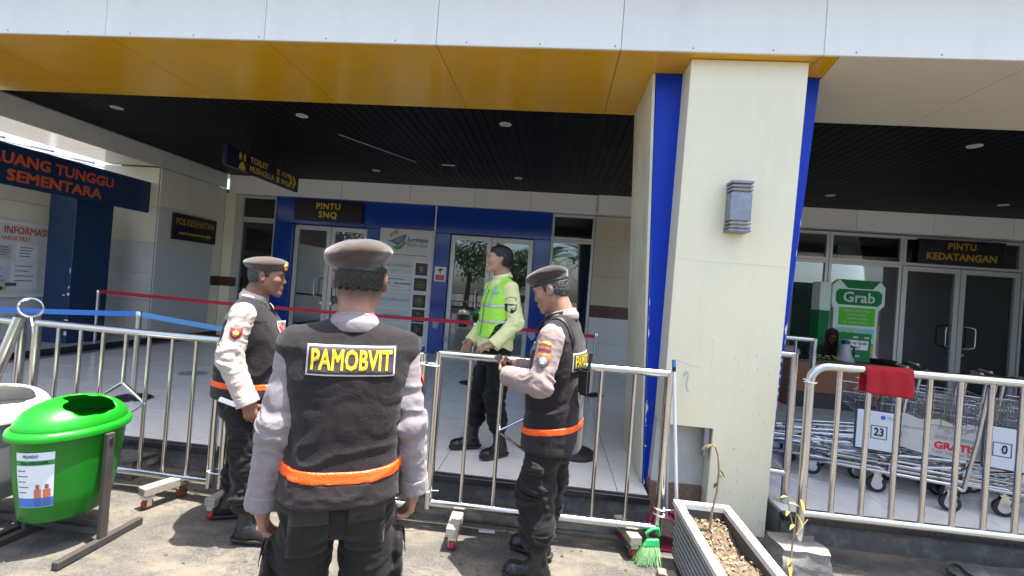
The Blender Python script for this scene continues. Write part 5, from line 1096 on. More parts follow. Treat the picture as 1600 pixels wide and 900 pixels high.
# ================================================================ BINS
def bin_(label, c, col, lid_col, name_mat, sticker, seed):
    cx, cy = c; t = thing('litter_bin', label, 'litter bin', (cx, cy, 0), 0, 'oval litter bins on steel frames')
    BM = mat(name_mat+'_plastic', col, .38, 0, .10, 3, spec=.4, stain=tuple(x*.6+.05 for x in col), stain_amt=.45, stain_scale=7, bump=.04, bscale=25); LM = mat(name_mat+'_lid_plastic', lid_col, .36, 0, .06, 4, stain=tuple(x*.7 for x in lid_col), stain_amt=.3)
    SX, SY = .76, 1.0
    MB().lathe([(.0, .175), (.185, .175), (.205, .19), (.225, .30), (.245, .45), (.258, .60), (.262, .615), (.25, .616)], (cx, cy, 0), n=48, sx=SX, sy=SY).build('tub', BM, t, smooth=True, ang=60)
    MB().lathe([(.262, .617), (.285, .612), (.288, .63), (.28, .648), (.262, .655), (.25, .65)], (cx, cy, 0), n=48, sx=SX, sy=SY).build('rim', LM, t, smooth=True, ang=60)
    # domed lid with a mouth on the side that faces the street
    f = Field((cx-.24, cy-.30, .60), (cx+.24, cy+.30, .83), .005)
    f.ell((cx, cy, .645), (.262*SX, .262, .145), 0)
    f.cone((cx+.02, cy, .80), (cx+.12, cy, .78), .045, .07, .05, 's')
    f.cone((cx+.085, cy-.080, .748), (cx+.085, cy+.080, .748), .044, .044, .012, 's'); f.cone((cx+.15, cy-.080, .765), (cx+.15, cy+.080, .765), .05, .05, .012, 's')
    f.ell((cx, cy, .642), (.262*SX-.008, .254, .137), 0, 's')
    f.cut(lambda X, Y, Z: .65-Z+0*X+0*Y)
    link('lid', f.mesh('lid', LM), t).location = -Vector((cx, cy, 0))
    MB().lathe([(.0, .50), (.24, .52), (.24, .645)], (cx, cy, 0), n=32, sx=SX*.98, sy=.98).build('liner', mat('dirty_bin_inside', (.05, .05, .04), .9, 0, .4, 20), t)
    FM = mat('rusty_steel_frame', (.055, .05, .048), .7, .3, .3, 15, stain=(.12, .07, .04), stain_amt=.5, stain_scale=9)
    for s in (-1, 1):
        x = cx+s*.225
        MB().box(x-.012, x+.012, cy-.022, cy+.022, .03, .605).build('frame_post', FM, t, bevel=.002)
        MB().box(x-.018, x+.018, cy-.24, cy+.24, 0.0, .038).build('foot_bar', FM, t, bevel=.003)
        MB().lathe([(.010, 0), (.010, .008), (0, .010)], (x+s*.012, cy, .575), (s, 0, 0), 10).build('pivot_bolt', CHROME, t)
    MB().box(cx-.21, cx+.21, cy+.01, cy+.04, .045, .075).build('cross_bar', FM, t)
    if sticker:
        # curved label hugging the tub
        def surf(a, z):
            rr = np.interp(z, [.175, .19, .30, .45, .60], [.185, .205, .225, .245, .258])+.0025
            return (cx+rr*math.cos(a)*SX, cy+rr*math.sin(a)*SY, z)
        def patch(nm, a0, a1, z0, z1, mt, e=0, na=8):
            vs = []; 
            for j in range(7):
                for i in range(na+1):
                    p = surf(a0+(a1-a0)*i/na, z0+(z1-z0)*j/6); d = Vector((p[0]-cx, p[1]-cy, 0)).normalized()*e; vs.append(Vector(p)+d)
            MB().add(vs, [(j*(na+1)+i, j*(na+1)+i+1, (j+1)*(na+1)+i+1, (j+1)*(na+1)+i) for j in range(6) for i in range(na)]).build(nm, mt, lab, smooth=True)
        a0, a1 = R(-93), R(-49)
        vs = []
        for j in range(9):
            for i in range(11): vs.append(surf(a0+(a1-a0)*i/10, .275+.285*j/8))
        lab = MB().add(vs, [(j*11+i, j*11+i+1, (j+1)*11+i+1, (j+1)*11+i) for j in range(8) for i in range(10)]).build('sticker', mat('sticker_white', (.66, .70, .74), .4), t, smooth=True)
        patch('green_stripe', a0, a1, .495, .520, mat('sticker_green', (.02, .24, .06), .4), .001)
        patch('blue_foot', a0, a1, .277, .325, mat('sticker_blue', (.03, .16, .50), .4), .001)
        for aa in (R(-66), R(-56)):
            patch('printed_figure', aa-.07, aa+.07, .325, .37, mat('sticker_orange', (.5, .14, .07), .5), .002, 4); patch('printed_figure', aa-.035, aa+.035, .372, .395, mat('sticker_skin', (.22, .11, .07), .5), .002, 4)
            patch('printed_figure', aa-.06, aa+.06, .282, .322, mat('sticker_navy', (.05, .10, .30), .5), .002, 4)
        for k in range(5): patch('printed_line', R(-91), R(-80+3*(k % 2)), .465-.028*k, .470-.028*k, GREYTXT, .001, 3)
        def wrap(txt, sz, a, z, mt, fit, nm='lettering'):
            me = text_mesh(txt, sz, bold=.0008); xs = [v.co.x for v in me.vertices]; kx = fit/(max(xs)-min(xs)); off = LOC[lab.name]
            for v in me.vertices:
                p = surf(a+v.co.x*kx/.235, z+v.co.y); d = Vector((p[0]-cx, p[1]-cy, 0)).normalized()*.0022; v.co = Vector(p)+d-off
            me.materials.clear(); me.materials.append(mt); link(nm, me, lab)
        wrap('Non ORGANIK', .02, R(-70), .507, mat('sticker_dark_green', (.0, .06, .02), .5), .13); wrap('PELINDO', .022, R(-74), .54, mat('sticker_ink', (.10, .14, .25), .5), .075)
    return t
bin_('bright green oval litter bin with a white ORGANIK sticker', (-2.57, 2.335), (.003, .16, .006), (.006, .24, .009), 'green', True, 1)
bin_('grey oval litter bin with off-white lid cut by the left edge', (-3.10, 2.36), (.17, .185, .19), (.58, .56, .52), 'grey', False, 2)

# ================================================================ PLANTER, BROOM, DUSTPAN, MOP
pl = thing('planter_box', 'ribbed dark planter with a pale rim and dry soil at the foot of the pillar', 'planter', (.96, 2.4, 0))
PX0, PX1, PY0, PY1, PH = .80, 1.125, 1.75, 2.92, .36
PD = mat('dark_grey_planter', (.045, .046, .048), .7, 0, .2, 12); RIM = mat('weathered_white_rim', (.62, .60, .55), .7, 0, .08, 8, stain=(.35, .33, .28), stain_amt=.5, stain_scale=12, bump=.2)
b_ = MB()
b_.box(PX0+.02, PX1-.02, PY0+.02, PY0+.045, .02, PH-.03); b_.box(PX0+.02, PX1-.02, PY1-.045, PY1-.02, .02, PH-.03)
b_.box(PX0+.02, PX0+.045, PY0+.045, PY1-.045, .02, PH-.03); b_.box(PX1-.045, PX1-.02, PY0+.045, PY1-.045, .02, PH-.03)
b_.build('trough', PD, pl)
rimv = [((PX0, PX1, PY0, PY0+.045)), ((PX0, PX1, PY1-.045, PY1)), ((PX0, PX0+.045, PY0+.045, PY1-.045)), ((PX1-.045, PX1, PY0+.045, PY1-.045))]
q = MB()
for a in rimv: q.box(*a, PH-.03, PH)
q.build('rim', RIM, pl)
RIB = mat('grey_rib', (.30, .30, .29), .6, 0, .1)
for k in range(9):
    z = .04+k*.032
    MB().box(PX0+.008, PX0+.0195, PY0+.02, PY1-.02, z, z+.014).build('rib', RIB, pl); MB().box(PX0+.02, PX1-.02, PY1-.0195, PY1-.008, z, z+.014).build('rib', RIB, pl)
    MB().box(PX1-.0195, PX1-.008, PY0+.02, PY1-.02, z, z+.014).build('rib', RIB, pl)
def soil():
    mb = MB(); nx, ny = 16, 50; r = random.Random(8); vs = []
    for j in range(ny+1):
        for i in range(nx+1): vs.append((PX0+.047+(PX1-PX0-.094)*i/nx, PY0+.047+(PY1-PY0-.094)*j/ny, .255+.02*math.sin(j*.3)+.018*r.random()))
    mb.add(vs, [(j*(nx+1)+i, j*(nx+1)+i+1, (j+1)*(nx+1)+i+1, (j+1)*(nx+1)+i) for j in range(ny) for i in range(nx)])
    return mb
soil().build('soil', mat('dry_soil', (.14, .10, .065), .95, 0, .4, 40, bump=1.0, bscale=60), pl)
lit = MB(); r = random.Random(21)
for k in range(420):
    x, y = r.uniform(PX0+.05, PX1-.05), r.uniform(PY0+.05, PY1-.05); z = .272+.02*math.sin((y-PY0-.047)/(PY1-PY0-.094)*50*.3)+r.uniform(0, .008)
    a = r.uniform(0, 6.28); s = r.uniform(.006, .016); d = Vector((math.cos(a), math.sin(a), r.uniform(-.3, .4)))*s; w = Vector((-math.sin(a), math.cos(a), r.uniform(-.4, .4)))*s*.5; c = Vector((x, y, z)); lit.cur = k % 3
    lit.add([c-d, c+w+Vector((0, 0, s*.25)), c+d, c-w], [(0, 1, 2, 3)])
lo = lit.build('leaf_litter', [mat('dry_leaf_tan', (.26, .18, .095), .8), mat('dry_leaf_brown', (.12, .075, .04), .8), mat('dry_leaf_pale', (.36, .30, .2), .8)], pl); lo['kind'] = 'stuff'
BARK = mat('dry_twig', (.30, .22, .13), .85, 0, .3, 30); DRY = mat('withered_leaf', (.10, .085, .03), .8); YLEAF = mat('yellow_leaf', (.55, .44, .06), .6)
def leaf_mb(c, d, ln, wd, droop=.3):
    c, d = Vector(c), Vector(d).normalized(); s = d.cross(Vector((0, 0, 1))); s = s.normalized() if s.length > .01 else Vector((1, 0, 0)); mb = MB(); vs = []
    for k in range(5):
        u = k/4; p = c+d*ln*u+Vector((0, 0, -droop*ln*u*u)); w = wd*math.sin(math.pi*min(.97, u*.9+.08)); vs += [p-s*w+Vector((0, 0, w*.3)), p, p+s*w+Vector((0, 0, w*.3))]
    for k in range(4): mb.add([], []); mb.f += [(k*3, k*3+1, k*3+4, k*3+3), (k*3+1, k*3+2, k*3+5, k*3+4)]; mb.mi += [0, 0]
    mb.v = [tuple(v) for v in vs]; return mb
p1_ = thing('withered_plant', 'withered tall stem with curled leaves in the planter, against the pillar', 'plant', (.965, 2.75, .27))
MB().tube([(.965, 2.75, .25), (.967, 2.745, .38), (.985, 2.74, .50), (.985, 2.735, .62), (.975, 2.73, .70), (.955, 2.73, .755), (.925, 2.73, .765)], [.008, .007, .006, .005, .0045, .004, .003], 7).build('stem', BARK, p1_, smooth=True)
for c, d, l_ in [((.925, 2.73, .765), (-1, 0, -.3), .05), ((.94, 2.73, .765), (-.7, -.5, .2), .045), ((.92, 2.73, .76), (-.3, .3, -1), .05), ((.955, 2.73, .755), (.7, -.3, .2), .04), ((.978, 2.73, .68), (.8, -.4, -.2), .04), ((.985, 2.735, .63), (.8, .2, -.5), .045), ((.985, 2.735, .6), (.7, -.5, -.4), .04), ((.985, 2.74, .55), (-.6, -.4, -.2), .03)]:
    leaf_mb(c, d, l_, .011, .6).build('leaf', DRY, p1_, smooth=True)
p2_ = thing('withered_plant', 'thin twig with small yellow leaves beside the concrete foot', 'plant', (1.42, 2.80, 0))
MB().tube([(1.40, 2.74, .02), (1.41, 2.75, .2), (1.42, 2.76, .33), (1.40, 2.78, .42), (1.385, 2.78, .50)], [.006, .005, .004, .003, .002], 6).build('stem', BARK, p2_); MB().tube([(1.415, 2.755, .28), (1.46, 2.77, .34), (1.50, 2.78, .39)], .003, 5).build('stem', BARK, p2_)
for c, d, l_ in [((1.385, 2.78, .50), (-.8, -.2, .3), .06), ((1.39, 2.78, .47), (.8, -.3, .2), .07), ((1.40, 2.78, .43), (-.6, -.5, -.2), .05), ((1.43, 2.76, .42), (.5, -.4, -.8), .07), ((1.42, 2.76, .36), (-.6, -.4, -.1), .05), ((1.41, 2.75, .18), (-.6, -.5, -.4), .05), ((1.41, 2.75, .14), (-.2, -.5, -.6), .06), ((1.40, 2.75, .1), (.3, -.5, -.5), .05), ((1.45, 2.77, .5), (.2, -.6, -.9), .07)]:
    leaf_mb(c, d, l_*.8, .009, .4).build('leaf', YLEAF, p2_, smooth=True)
mp_ = thing('mop_handle', 'white and blue tipped long pole leaning upright against the pillar', 'pole', (.875, 3.1, 0))
MB().tube([(.885, 3.06, .0), (.80, 3.12, 1.10)], .0115, 10).build('shaft', WHITE, mp_, smooth=True); MB().tube([(.80, 3.12, 1.10), (.7985, 3.121, 1.13)], .012, 10).build('dark_collar', BLACK, mp_, smooth=True)
MB().tube([(.7985, 3.121, 1.13), (.7945, 3.124, 1.175)], .0125, 10).build('blue_grip', mat('blue_grip', (.05, .2, .5), .5), mp_, smooth=True)
dp = thing('dustpan', 'crimson dustpan with a long grey handle by the barrier end', 'dustpan', (.79, 3.08, 0))
PK = mat('crimson_plastic', (.22, .008, .045), .45)
MB().tube([(.80, 3.05, .20), (.785, 3.10, .70)], .009, 10).build('handle', mat('grey_pole', (.30, .33, .38), .4), dp, smooth=True)
MB().tube([(.785, 3.10, .70), (.782, 3.11, .83)], .013, 10).build('grip', mat('grey_grip', (.45, .48, .50), .5), dp, smooth=True)
MB().lathe([(.005, -.006), (.012, -.006), (.012, .006), (.005, .006)], (.781, 3.105, .84), (0, 1, 0), 14).build('hanging_eye', mat('grey_grip', (.45, .48, .50), .5), dp)
MB().hexa([(.70, 3.0, .0), (.88, 3.0, .0), (.88, 3.19, .0), (.70, 3.19, .0)], [(.71, 3.0, .008), (.87, 3.0, .008), (.87, 3.18, .008), (.71, 3.18, .008)]).build('pan', PK, dp)
MB().tube([(.71, 3.02, .02), (.705, 3.08, .11), (.73, 3.12, .18), (.80, 3.13, .205), (.87, 3.12, .18), (.89, 3.08, .11), (.885, 3.02, .02)], .018, 8).build('hood', PK, dp, smooth=True)
arch = [(.712, .01), (.708, .09), (.725, .15), (.76, .185), (.80, .195), (.84, .185), (.875, .15), (.888, .09), (.884, .01)]; vs = [(x, y, z) for y in (3.02, 3.15) for x, z in arch]
hd_ = MB().add(vs, [(i, i+1, 10+i, 9+i) for i in range(8)]).build('hood_shell', PK, dp, smooth=True); mo = hd_.modifiers.new('thick', 'SOLIDIFY'); mo.thickness = .006
brm = thing('broom', 'green plastic broom head with frayed pale green bristles beside the planter', 'broom', (.70, 2.83, 0))
GP = mat('green_broom_plastic', (.02, .34, .09), .45)
MB().tube([(.745, 2.86, .17), (.70, 2.85, .20), (.69, 2.84, .245), (.73, 2.85, .285), (.775, 2.86, .285), (.785, 2.87, .22)], .014, 8).build('bow_handle', GP, brm, smooth=True)
MB().hexa([(.66, 2.80, .14), (.79, 2.83, .14), (.79, 2.875, .14), (.66, 2.845, .14)], [(.69, 2.82, .20), (.785, 2.84, .20), (.785, 2.875, .20), (.69, 2.855, .20)]).build('head', GP, brm, bevel=.006)
bri = MB(); r = random.Random(12)
for k in range(420):
    a, b = r.random(), r.random(); top = Vector((.665+.12*a, 2.805+.03*a+.035*b, .145)); ft = Vector((.60+.19*a+r.uniform(-.02, .02), 2.74+.13*b+r.uniform(-.03, .03), r.uniform(0, .025)))
    mid = top.lerp(ft, .5)+Vector((r.uniform(-.01, .01), r.uniform(-.01, .01), .006)); bri.tube([top, mid, ft], [.0016, .0014, .0009], 3, cap=False)
bo = bri.build('bristles', mat('pale_green_bristle', (.22, .42, .20), .6, 0, .35, 60), brm); bo['kind'] = 'stuff'; brm.scale = (.80, .80, .66); brm.location = (.655, 2.86, 0)
rubble('brick_fragment', (.735, 2.70, 0), (.10, .06, .04), 'small broken brick fragment lying below the green broom', 6, mat('brick_fragment', (.28, .2, .15), .9, 0, .2, 20))
pg = solo('paper_scrap', MB().obox((-.32, 2.96, .006), (.05, .005, 0), (-.003, .015, 0), (0, 0, .002)), PAPER, 'small white paper scrap on the ground under the middle barrier', 'litter')

# ================================================================ TROLLEYS
TP = mat('placard_white', (.62, .66, .70), .4, 0, .03, 3); TPO = mat('old_placard', (.52, .52, .48), .6, 0, .08, 4, stain=(.3, .28, .24), stain_amt=.7, stain_scale=6)
def trolley():
    """baggage trolley along +x (nose at +x), placard along its near side"""
    t = thing('baggage_trolley', 'x', 'trolley', (0, 0, 0))
    for s in (-1, 1):
        y = .26*s
        MB().tube([(-.46, y, .17), (-.40, y, .20), (.30, y*.86, .185), (.46, y*.62, .16), (.52, y*.35, .155)], .0135, 8).build('side_rail', CHROME, t, smooth=True)
        MB().tube([(-.40, y*.9, .26), (.36, y*.7, .245), (.46, y*.45, .24)], .011, 8).build('deck_rail', CHROME, t, smooth=True)
        MB().tube([(-.46, y, .17), (-.52, y, .55), (-.56, y, .93)], .0135, 8).build('upright', CHROME, t, smooth=True)
        MB().tube([(-.44, y, .33), (-.20, y*.8, .26)], .01, 6).build('brace', CHROME, t, smooth=True)
        MB().tube([(-.1+.0*s, y*.5, .25), (.05, y*.5, .30), (.09, y*.5, .25)], .008, 6).build('hoop', CHROME, t)
    for y, zz in ((-.22, .33), (-.08, .36), (.08, .36), (.22, .33)): MB().tube([(-.48, y, zz+.04), (.30, y*.8, zz-.05), (.36, y*.75, zz-.09)], .0095, 6).build('deck_rail', CHROME, t, smooth=True)
    for y in (-.12, 0, .12): MB().tube([(-.42, y, .265), (.42, y*.7, .248)], .008, 6).build('deck_rail', CHROME, t, smooth=True)
    MB().tube([(.52, -.09, .155), (.54, 0, .155), (.52, .09, .155)], .0135, 8).build('nose_rail', CHROME, t, smooth=True)
    for x in (-.38, 0.02, .34): MB().tube([(x, -.23, .25), (x, .23, .25)], .009, 6).build('cross_rail', CHROME, t)
    MB().tube([(-.56, -.26, .93), (-.60, -.24, .96), (-.60, .24, .96), (-.56, .26, .93)], .016, 8).build('handle', BLACK, t, smooth=True)
    MB().tube([(-.585, -.10, .985), (-.585, .10, .985)], .012, 8).build('brake_bar', CHROME, t, smooth=True)
    # wire basket
    bk = MB(); z0, z1 = .60, .78; xa, xb = -.52, -.24
    for z, k in ((z0, .0), ((z0+z1)/2, .01), (z1, .02)):
        bk.tube([(xa-k, -.21, z), (xb+k, -.21, z), (xb+k, .21, z), (xa-k, .21, z)], .004, 5, closed=True)
    for i in range(7):
        y = -.21+.07*i; bk.tube([(xa, y, z1), (xa, y, z0), (xb, y, z0), (xb+.02, y, z1)], .003, 4)
    for i in range(4):
        x = xa+.05+.07*i; bk.tube([(x, -.21, z1), (x, -.21, z0), (x, .21, z0), (x, .21, z1)], .003, 4)
    bk.build('wire_basket', CHROME, t)
    for (x, y) in ((-.40, -.24), (-.40, .24), (.42, 0)):
        MB().obox((x, y-.021, .105), (.022, 0, .03), (0, .002, 0), (-.012, 0, .045)).obox((x, y+.021, .105), (.022, 0, .03), (0, .002, 0), (-.012, 0, .045)).obox((x, y, .15), (.03, 0, 0), (0, .025, 0), (0, 0, .004)).build('wheel_fork', CHROME, t)
        w = MB().lathe([(.02, -.016), (.045, -.018), (.062, -.014), (.065, 0), (.062, .014), (.045, .018), (.02, .016)], (x, y, .065), (0, 1, 0), 22).build('wheel', RUBBER, t, smooth=True)
        MB().lathe([(.0, -.019), (.035, -.019), (.037, .019), (.0, .019)], (x, y, .065), (0, 1, 0), 16).build('rim', CHROME, w, smooth=True)
    return t
tr0 = trolley()
aL = math.atan2(-.36, .93)
spots = [(2.66, 4.05, '23', TP, 'baggage trolley with the white placard numbered 23'), (3.02, 4.06, 'G', TPO, 'baggage trolley with the torn old placard reading 33 GRATIS'),
         (3.49, 3.83, '0', TP, 'baggage trolley with the white placard ending in 0 at the right edge'),
         (2.62, 4.62, '', None, 'baggage trolley in the second row behind placard 23'), (3.06, 4.46, '', None, 'baggage trolley in the second row behind the GRATIS placard'), (3.62, 4.30, '', None, 'baggage trolley in the second row behind the placard ending in 0'),
         (2.30, 4.28, '', None, 'baggage trolley pushed farthest left, behind the barrier post'), (2.82, 4.26, '', None, 'baggage trolley nested between placard 23 and the GRATIS placard'), (3.30, 4.08, '', None, 'baggage trolley nested just behind the placard ending in 0'),
         (4.05, 4.1, '', None, 'rearmost baggage trolley, cut by the right edge of the picture')]
trs = [tr0]+[copy_tree(tr0) for _ in spots[1:]]
for k, (x, y, tx, pm, lbl) in enumerate(spots):
    t = trs[k]
    t.location = (x, y, PZ); t.rotation_euler = (0, 0, aL+math.pi+(.04*math.sin(k*2.3))); t['label'] = lbl; t['group'] = 'baggage trolleys behind the right barrier'
    if pm is None: continue
    z0, z1 = .31, .60; xa, xb = {'23': (-.19, .07), '0': (-.26, .14), 'G': (-.36, .24)}[tx]
    if tx == 'G':
        poly = [(xa, z0+.06), (-.1, z0+.01), (.1, z0), (xb, z0+.02), (xb, z1-.03), (.16, z1-.02), (.10, z1-.045), (.0, z1-.01), (-.12, z1-.03), (-.2, z1), (xa, z1-.02)]
        pc = MB().prism(poly, (0, .30, 0), (-1, 0, 0), (0, 0, 1), (0, -.008, 0)).build('placard', pm, t)
    else: pc = MB().box(-xb, -xa, .292, .30, z0, z1).build('placard', pm, t, bevel=.003)
    pc.location.z = .05; LOC[pc.name] = Vector((0, 0, 0)); ux, uz, yq = (-1, 0, 0), (0, 0, 1), .3015
    if tx in ('23', '0'):
        f = MB(); c0 = -.05 if tx == '23' else -.17; s_ = .050
        for a, b, c_, d_ in ((-s_, s_, s_-.005, s_), (-s_, s_, -s_, -s_+.005), (-s_, -s_+.005, -s_+.005, s_-.005), (s_-.005, s_, -s_+.005, s_-.005)): f.box(-c0-b, -c0-a, yq-.001, yq, .445+c_, .445+d_)
        f.build('number_frame', BLACK, pc); lettering(tx, .085, (-c0-(.012 if tx == '0' else 0), yq, .445), ux, uz, BLACK, pc, bold=.002, fit=.060 if tx == '23' else .032)
        lettering('PELINDO', .035, (-.04, yq, .56), ux, uz, mat('pale_blue_print', (.2, .3, .45), .5), pc, fit=.09)
        MB().lathe([(.008, 0), (.016, 0), (.016, .001)], (.03, yq-.001, .56), (0, 1, 0), 14).build('logo', mat('logo_blue_ring', (.05, .12, .5), .5), pc)
        MB().box(-xb-.012, -xa+.012, .285, .2915, z0-.012, z1+.012).build('backing_frame', mat('dark_blue_edge', (.03, .04, .07), .5), pc)
    else:
        MB().box(.22, .30, yq-.001, yq, .41, .46).build('number_tag', mat('old_tan_tag', (.42, .30, .16), .6), pc); lettering('33', .05, (.26, yq+.001, .435), ux, uz, BLACK, pc, bold=.002, fit=.055)
        lettering('GRATIS', .07, (-.09, yq, .395), ux, uz, REDP, pc, bold=.003, fit=.24)
        for tt, z, w in (('TROLLEY', .50, .13), ('UNTUK PENUMPANG', .455, .24), ('Tidak Dipungut Biaya', .35, .26), ('gunakan dengan', .535, .2)): lettering(tt, .04, (-.09, yq, z), ux, uz, mat('faded_print', (.2, .2, .19), .6), pc, fit=w)
        lettering('trolley service', .03, (.17, yq, .50), ux, uz, MATS['faded_print'], pc, fit=.14)
# ================================================================ BOOTH, TABLE, MEGAPHONE
gb = thing('ride_booth', 'green and white booth panel with a rounded white logo before the glass wall', 'booth', (4.98, 8.35, PZ))
GW = mat('booth_pale_mint', (.66, .84, .76), .45); GD = mat('booth_dark_green', (.004, .20, .055), .5, spec=.2); GL = mat('booth_light_green', (.10, .56, .03), .5, spec=.2); GT = mat('booth_teal', (.30, .66, .62), .5)
outline = [(4.64, PZ), (5.42, PZ), (5.42, .86), (5.36, .94), (5.36, 1.66), (5.45, 1.76), (5.45, 2.06), (5.37, 2.16), (4.72, 2.16), (4.62, 2.06), (4.62, 1.74), (4.66, 1.66), (4.66, .94)]
MB().prism(outline, (0, 8.32, 0), UX, UZ, (0, .10, 0)).build('front_panel', GW, gb, bevel=.004)
MB().prism([(4.72, 2.163), (5.37, 2.163), (5.25, 2.02), (4.86, 2.02)], (0, 8.3195, 0), UX, UZ, (0, -.004, 0)).build('top_wedge', GD, gb)
MB().prism([(4.68, 1.80), (4.72, 1.74), (5.34, 1.74), (5.40, 1.80), (5.40, 1.95), (5.34, 2.0), (4.72, 2.0), (4.68, 1.95)], (0, 8.3195, 0), UX, UZ, (0, -.006, 0)).build('logo_plate', GD, gb)
lettering('Grab', .24, (5.04, 8.312, 1.865), UX, UZ, mat('booth_logo_white', (.55, .66, .6), .4), gb, fit=.50, bold=.004)
MB().box(4.74, 5.31, 8.315, 8.319, 1.40, 1.70).build('green_field', GL, gb); MB().box(4.72, 5.31, 8.315, 8.319, 1.12, 1.36).build('teal_field', GT, gb); MB().box(4.72, 5.31, 8.315, 8.319, .90, 1.115).build('green_field', GD, gb)
MB().box(5.20, 5.31, 8.311, 8.3148, .78, 1.09).build('yellow_field', mat('booth_yellow', (.55, .45, .02), .5), gb)
for k, (tt, w) in enumerate((('PESAN LANGSUNG', .40), ('GRAB DISINI', .32), ('TANPA ANTRI', .36), ('& TANPA RIBET', .38))): lettering(tt, .06, (5.02, 8.313, 1.645-.065*k), UX, UZ, mat('booth_print', (.5, .62, .5), .5), gb, fit=w)
lettering('95', .20, (4.90, 8.312, 1.22), UX, UZ, mat('booth_number_yellow', (.62, .42, .02), .5), gb, fit=.24, bold=.008)
MB().box(5.06, 5.29, 8.311, 8.3148, 1.14, 1.21).build('white_field', WHITE, gb); lettering('TERMINAL', .04, (5.175, 8.31, 1.175), UX, UZ, GREYTXT, gb, fit=.18); lettering('HANYA DI APP', .04, (5.16, 8.313, 1.26), UX, UZ, GD, gb, fit=.2)
MB().box(4.44, 4.618, 8.35, 8.60, 1.62, 2.10).build('side_box', GW, gb, bevel=.004); MB().box(4.45, 4.618, 8.36, 8.62, PZ, 1.618).build('side_body', GD, gb, bevel=.004)
tb = thing('wooden_table', 'brown wooden counter table in front of the green booth', 'table', (4.3, 7.3, PZ))
TWD = mat('orange_brown_wood', (.22, .075, .022), .5, 0, .25, 4, stretch=(6, 1, 1)); TTOP = mat('dark_table_top', (.035, .028, .024), .35)
MB().box(3.42, 4.72, 7.05, 7.65, .86, .89).build('table_top', TTOP, tb, bevel=.003); MB().box(3.46, 4.68, 7.10, 7.125, .42, .858).build('front_panel', TWD, tb, bevel=.003)
for x in (3.46, 4.645): MB().box(x, x+.03, 7.128, 7.6, PZ, .858).build('side_panel', TWD, tb)
MB().box(3.49, 4.645, 7.14, 7.16, PZ, .418).build('kick_panel', BLACK, tb)
mg = thing('megaphone', 'grey megaphone standing bell down on the table', 'megaphone', (4.24, 7.22, .89))
MG = mat('megaphone_grey', (.46, .47, .52), .4)
MB().lathe([(.125, 0), (.13, .012), (.118, .02), (.095, .06), (.075, .12), (.062, .2), (.055, .25), (.0, .252)], (4.24, 7.22, .891), n=28).build('bell', MG, mg, smooth=True)
MB().lathe([(.05, .25), (.052, .28), (.04, .31), (0, .315)], (4.24, 7.22, .891), n=20).build('back_cap', mat('megaphone_blue', (.02, .03, .14), .4), mg, smooth=True)
MB().tube([(4.295, 7.2, 1.12), (4.34, 7.19, 1.10), (4.345, 7.19, .98), (4.30, 7.2, .95)], .016, 8).build('grip', BLACK, mg, smooth=True)
gs = thing('counter_sign', 'small tilted green sign with a white field behind the megaphone', 'sign', (4.34, 7.35, .89))
def onsign(u0, u1, v0, v1, e):
    o = Vector((4.23, 7.40, .892)); U_ = Vector((1, 0, 0)); V_ = Vector((.12, .16, 1)).normalized(); N_ = U_.cross(V_).normalized(); N_ = N_ if N_.y < 0 else -N_
    return [o+U_*u+V_*v+N_*e for u, v in ((u0, v0), (u1, v0), (u1, v1), (u0, v1))]
def splate(nm, u0, u1, v0, v1, e, mt): MB().hexa(onsign(u0, u1, v0, v1, e), onsign(u0, u1, v0, v1, e+.004)).build(nm, mt, gs)
splate('plate', 0, .46, 0, .42, 0, GD); splate('white_field', .05, .42, .17, .31, .0045, WHITE)
o_ = onsign(.24, .25, .268, .27, .010); lettering('Cari or Grab', .07, o_[0], (1, 0, 0), (.12, .16, 1), GREYTXT, gs, fit=.32, bold=.002); o_ = onsign(.24, .25, .205, .27, .010); lettering('dulu!', .06, o_[0], (1, 0, 0), (.12, .16, 1), GREYTXT, gs, fit=.13, bold=.002)
for u in (.20, .36): splate('printed_cloud', u, u+.07, .34, .37, .0045, mat('sign_cream', (.5, .48, .36), .5)); splate('printed_cloud', u-.12, u-.05, .06, .09, .0045, MATS['sign_cream'])
ft = thing('flower_tray', 'row of yellow flowers lying on the table before the seated woman', 'flowers', (3.98, 7.18, .89))
r = random.Random(30)
for k in range(16):
    c = Vector((3.72+.028*k+r.uniform(-.01, .01), 7.16+r.uniform(-.04, .04), .90+r.uniform(0, .05))); mb = MB()
    for q in range(6):
        a = q*1.047; d = Vector((math.cos(a), math.sin(a)*.6, .5+r.random()*.4)).normalized()*.032; s_ = Vector((-math.sin(a), math.cos(a)*.6, 0))*.014; mb.add([c, c+d*.6+s_, c+d, c+d*.6-s_], [(0, 1, 2, 3)])
    mb.build('blossom', [YLEAF, mat('white_petal', (.6, .58, .5), .6)][k % 4 == 1], ft)
MB().box(3.68, 4.18, 7.11, 7.23, .8905, .90).build('tray', BLACK, ft)
solo('cloth_bundle', MB().lathe([(.0, 0), (.10, .01), (.13, .06), (.11, .12), (.05, .16), (0, .165)], (3.50, 7.3, .891), n=18, sx=1.2), mat('pink_cloth', (.40, .28, .38), .9, bump=.6, bscale=14), 'pale pink cloth bundle at the left end of the table', 'bundle', smooth=True)
solo('black_tray', MB().lathe([(0, 0), (.13, 0), (.18, .04), (.185, .055), (.175, .05), (.12, .012), (0, .012)], (4.90, 7.45, .885), n=32), RUBBER, 'shallow black bowl beside the counter sign', 'bowl', smooth=True)
solo('side_stand', MB().box(4.78, 5.15, 7.2, 7.7, PZ, .883), TTOP, 'small dark stand under the black bowl', 'stand')
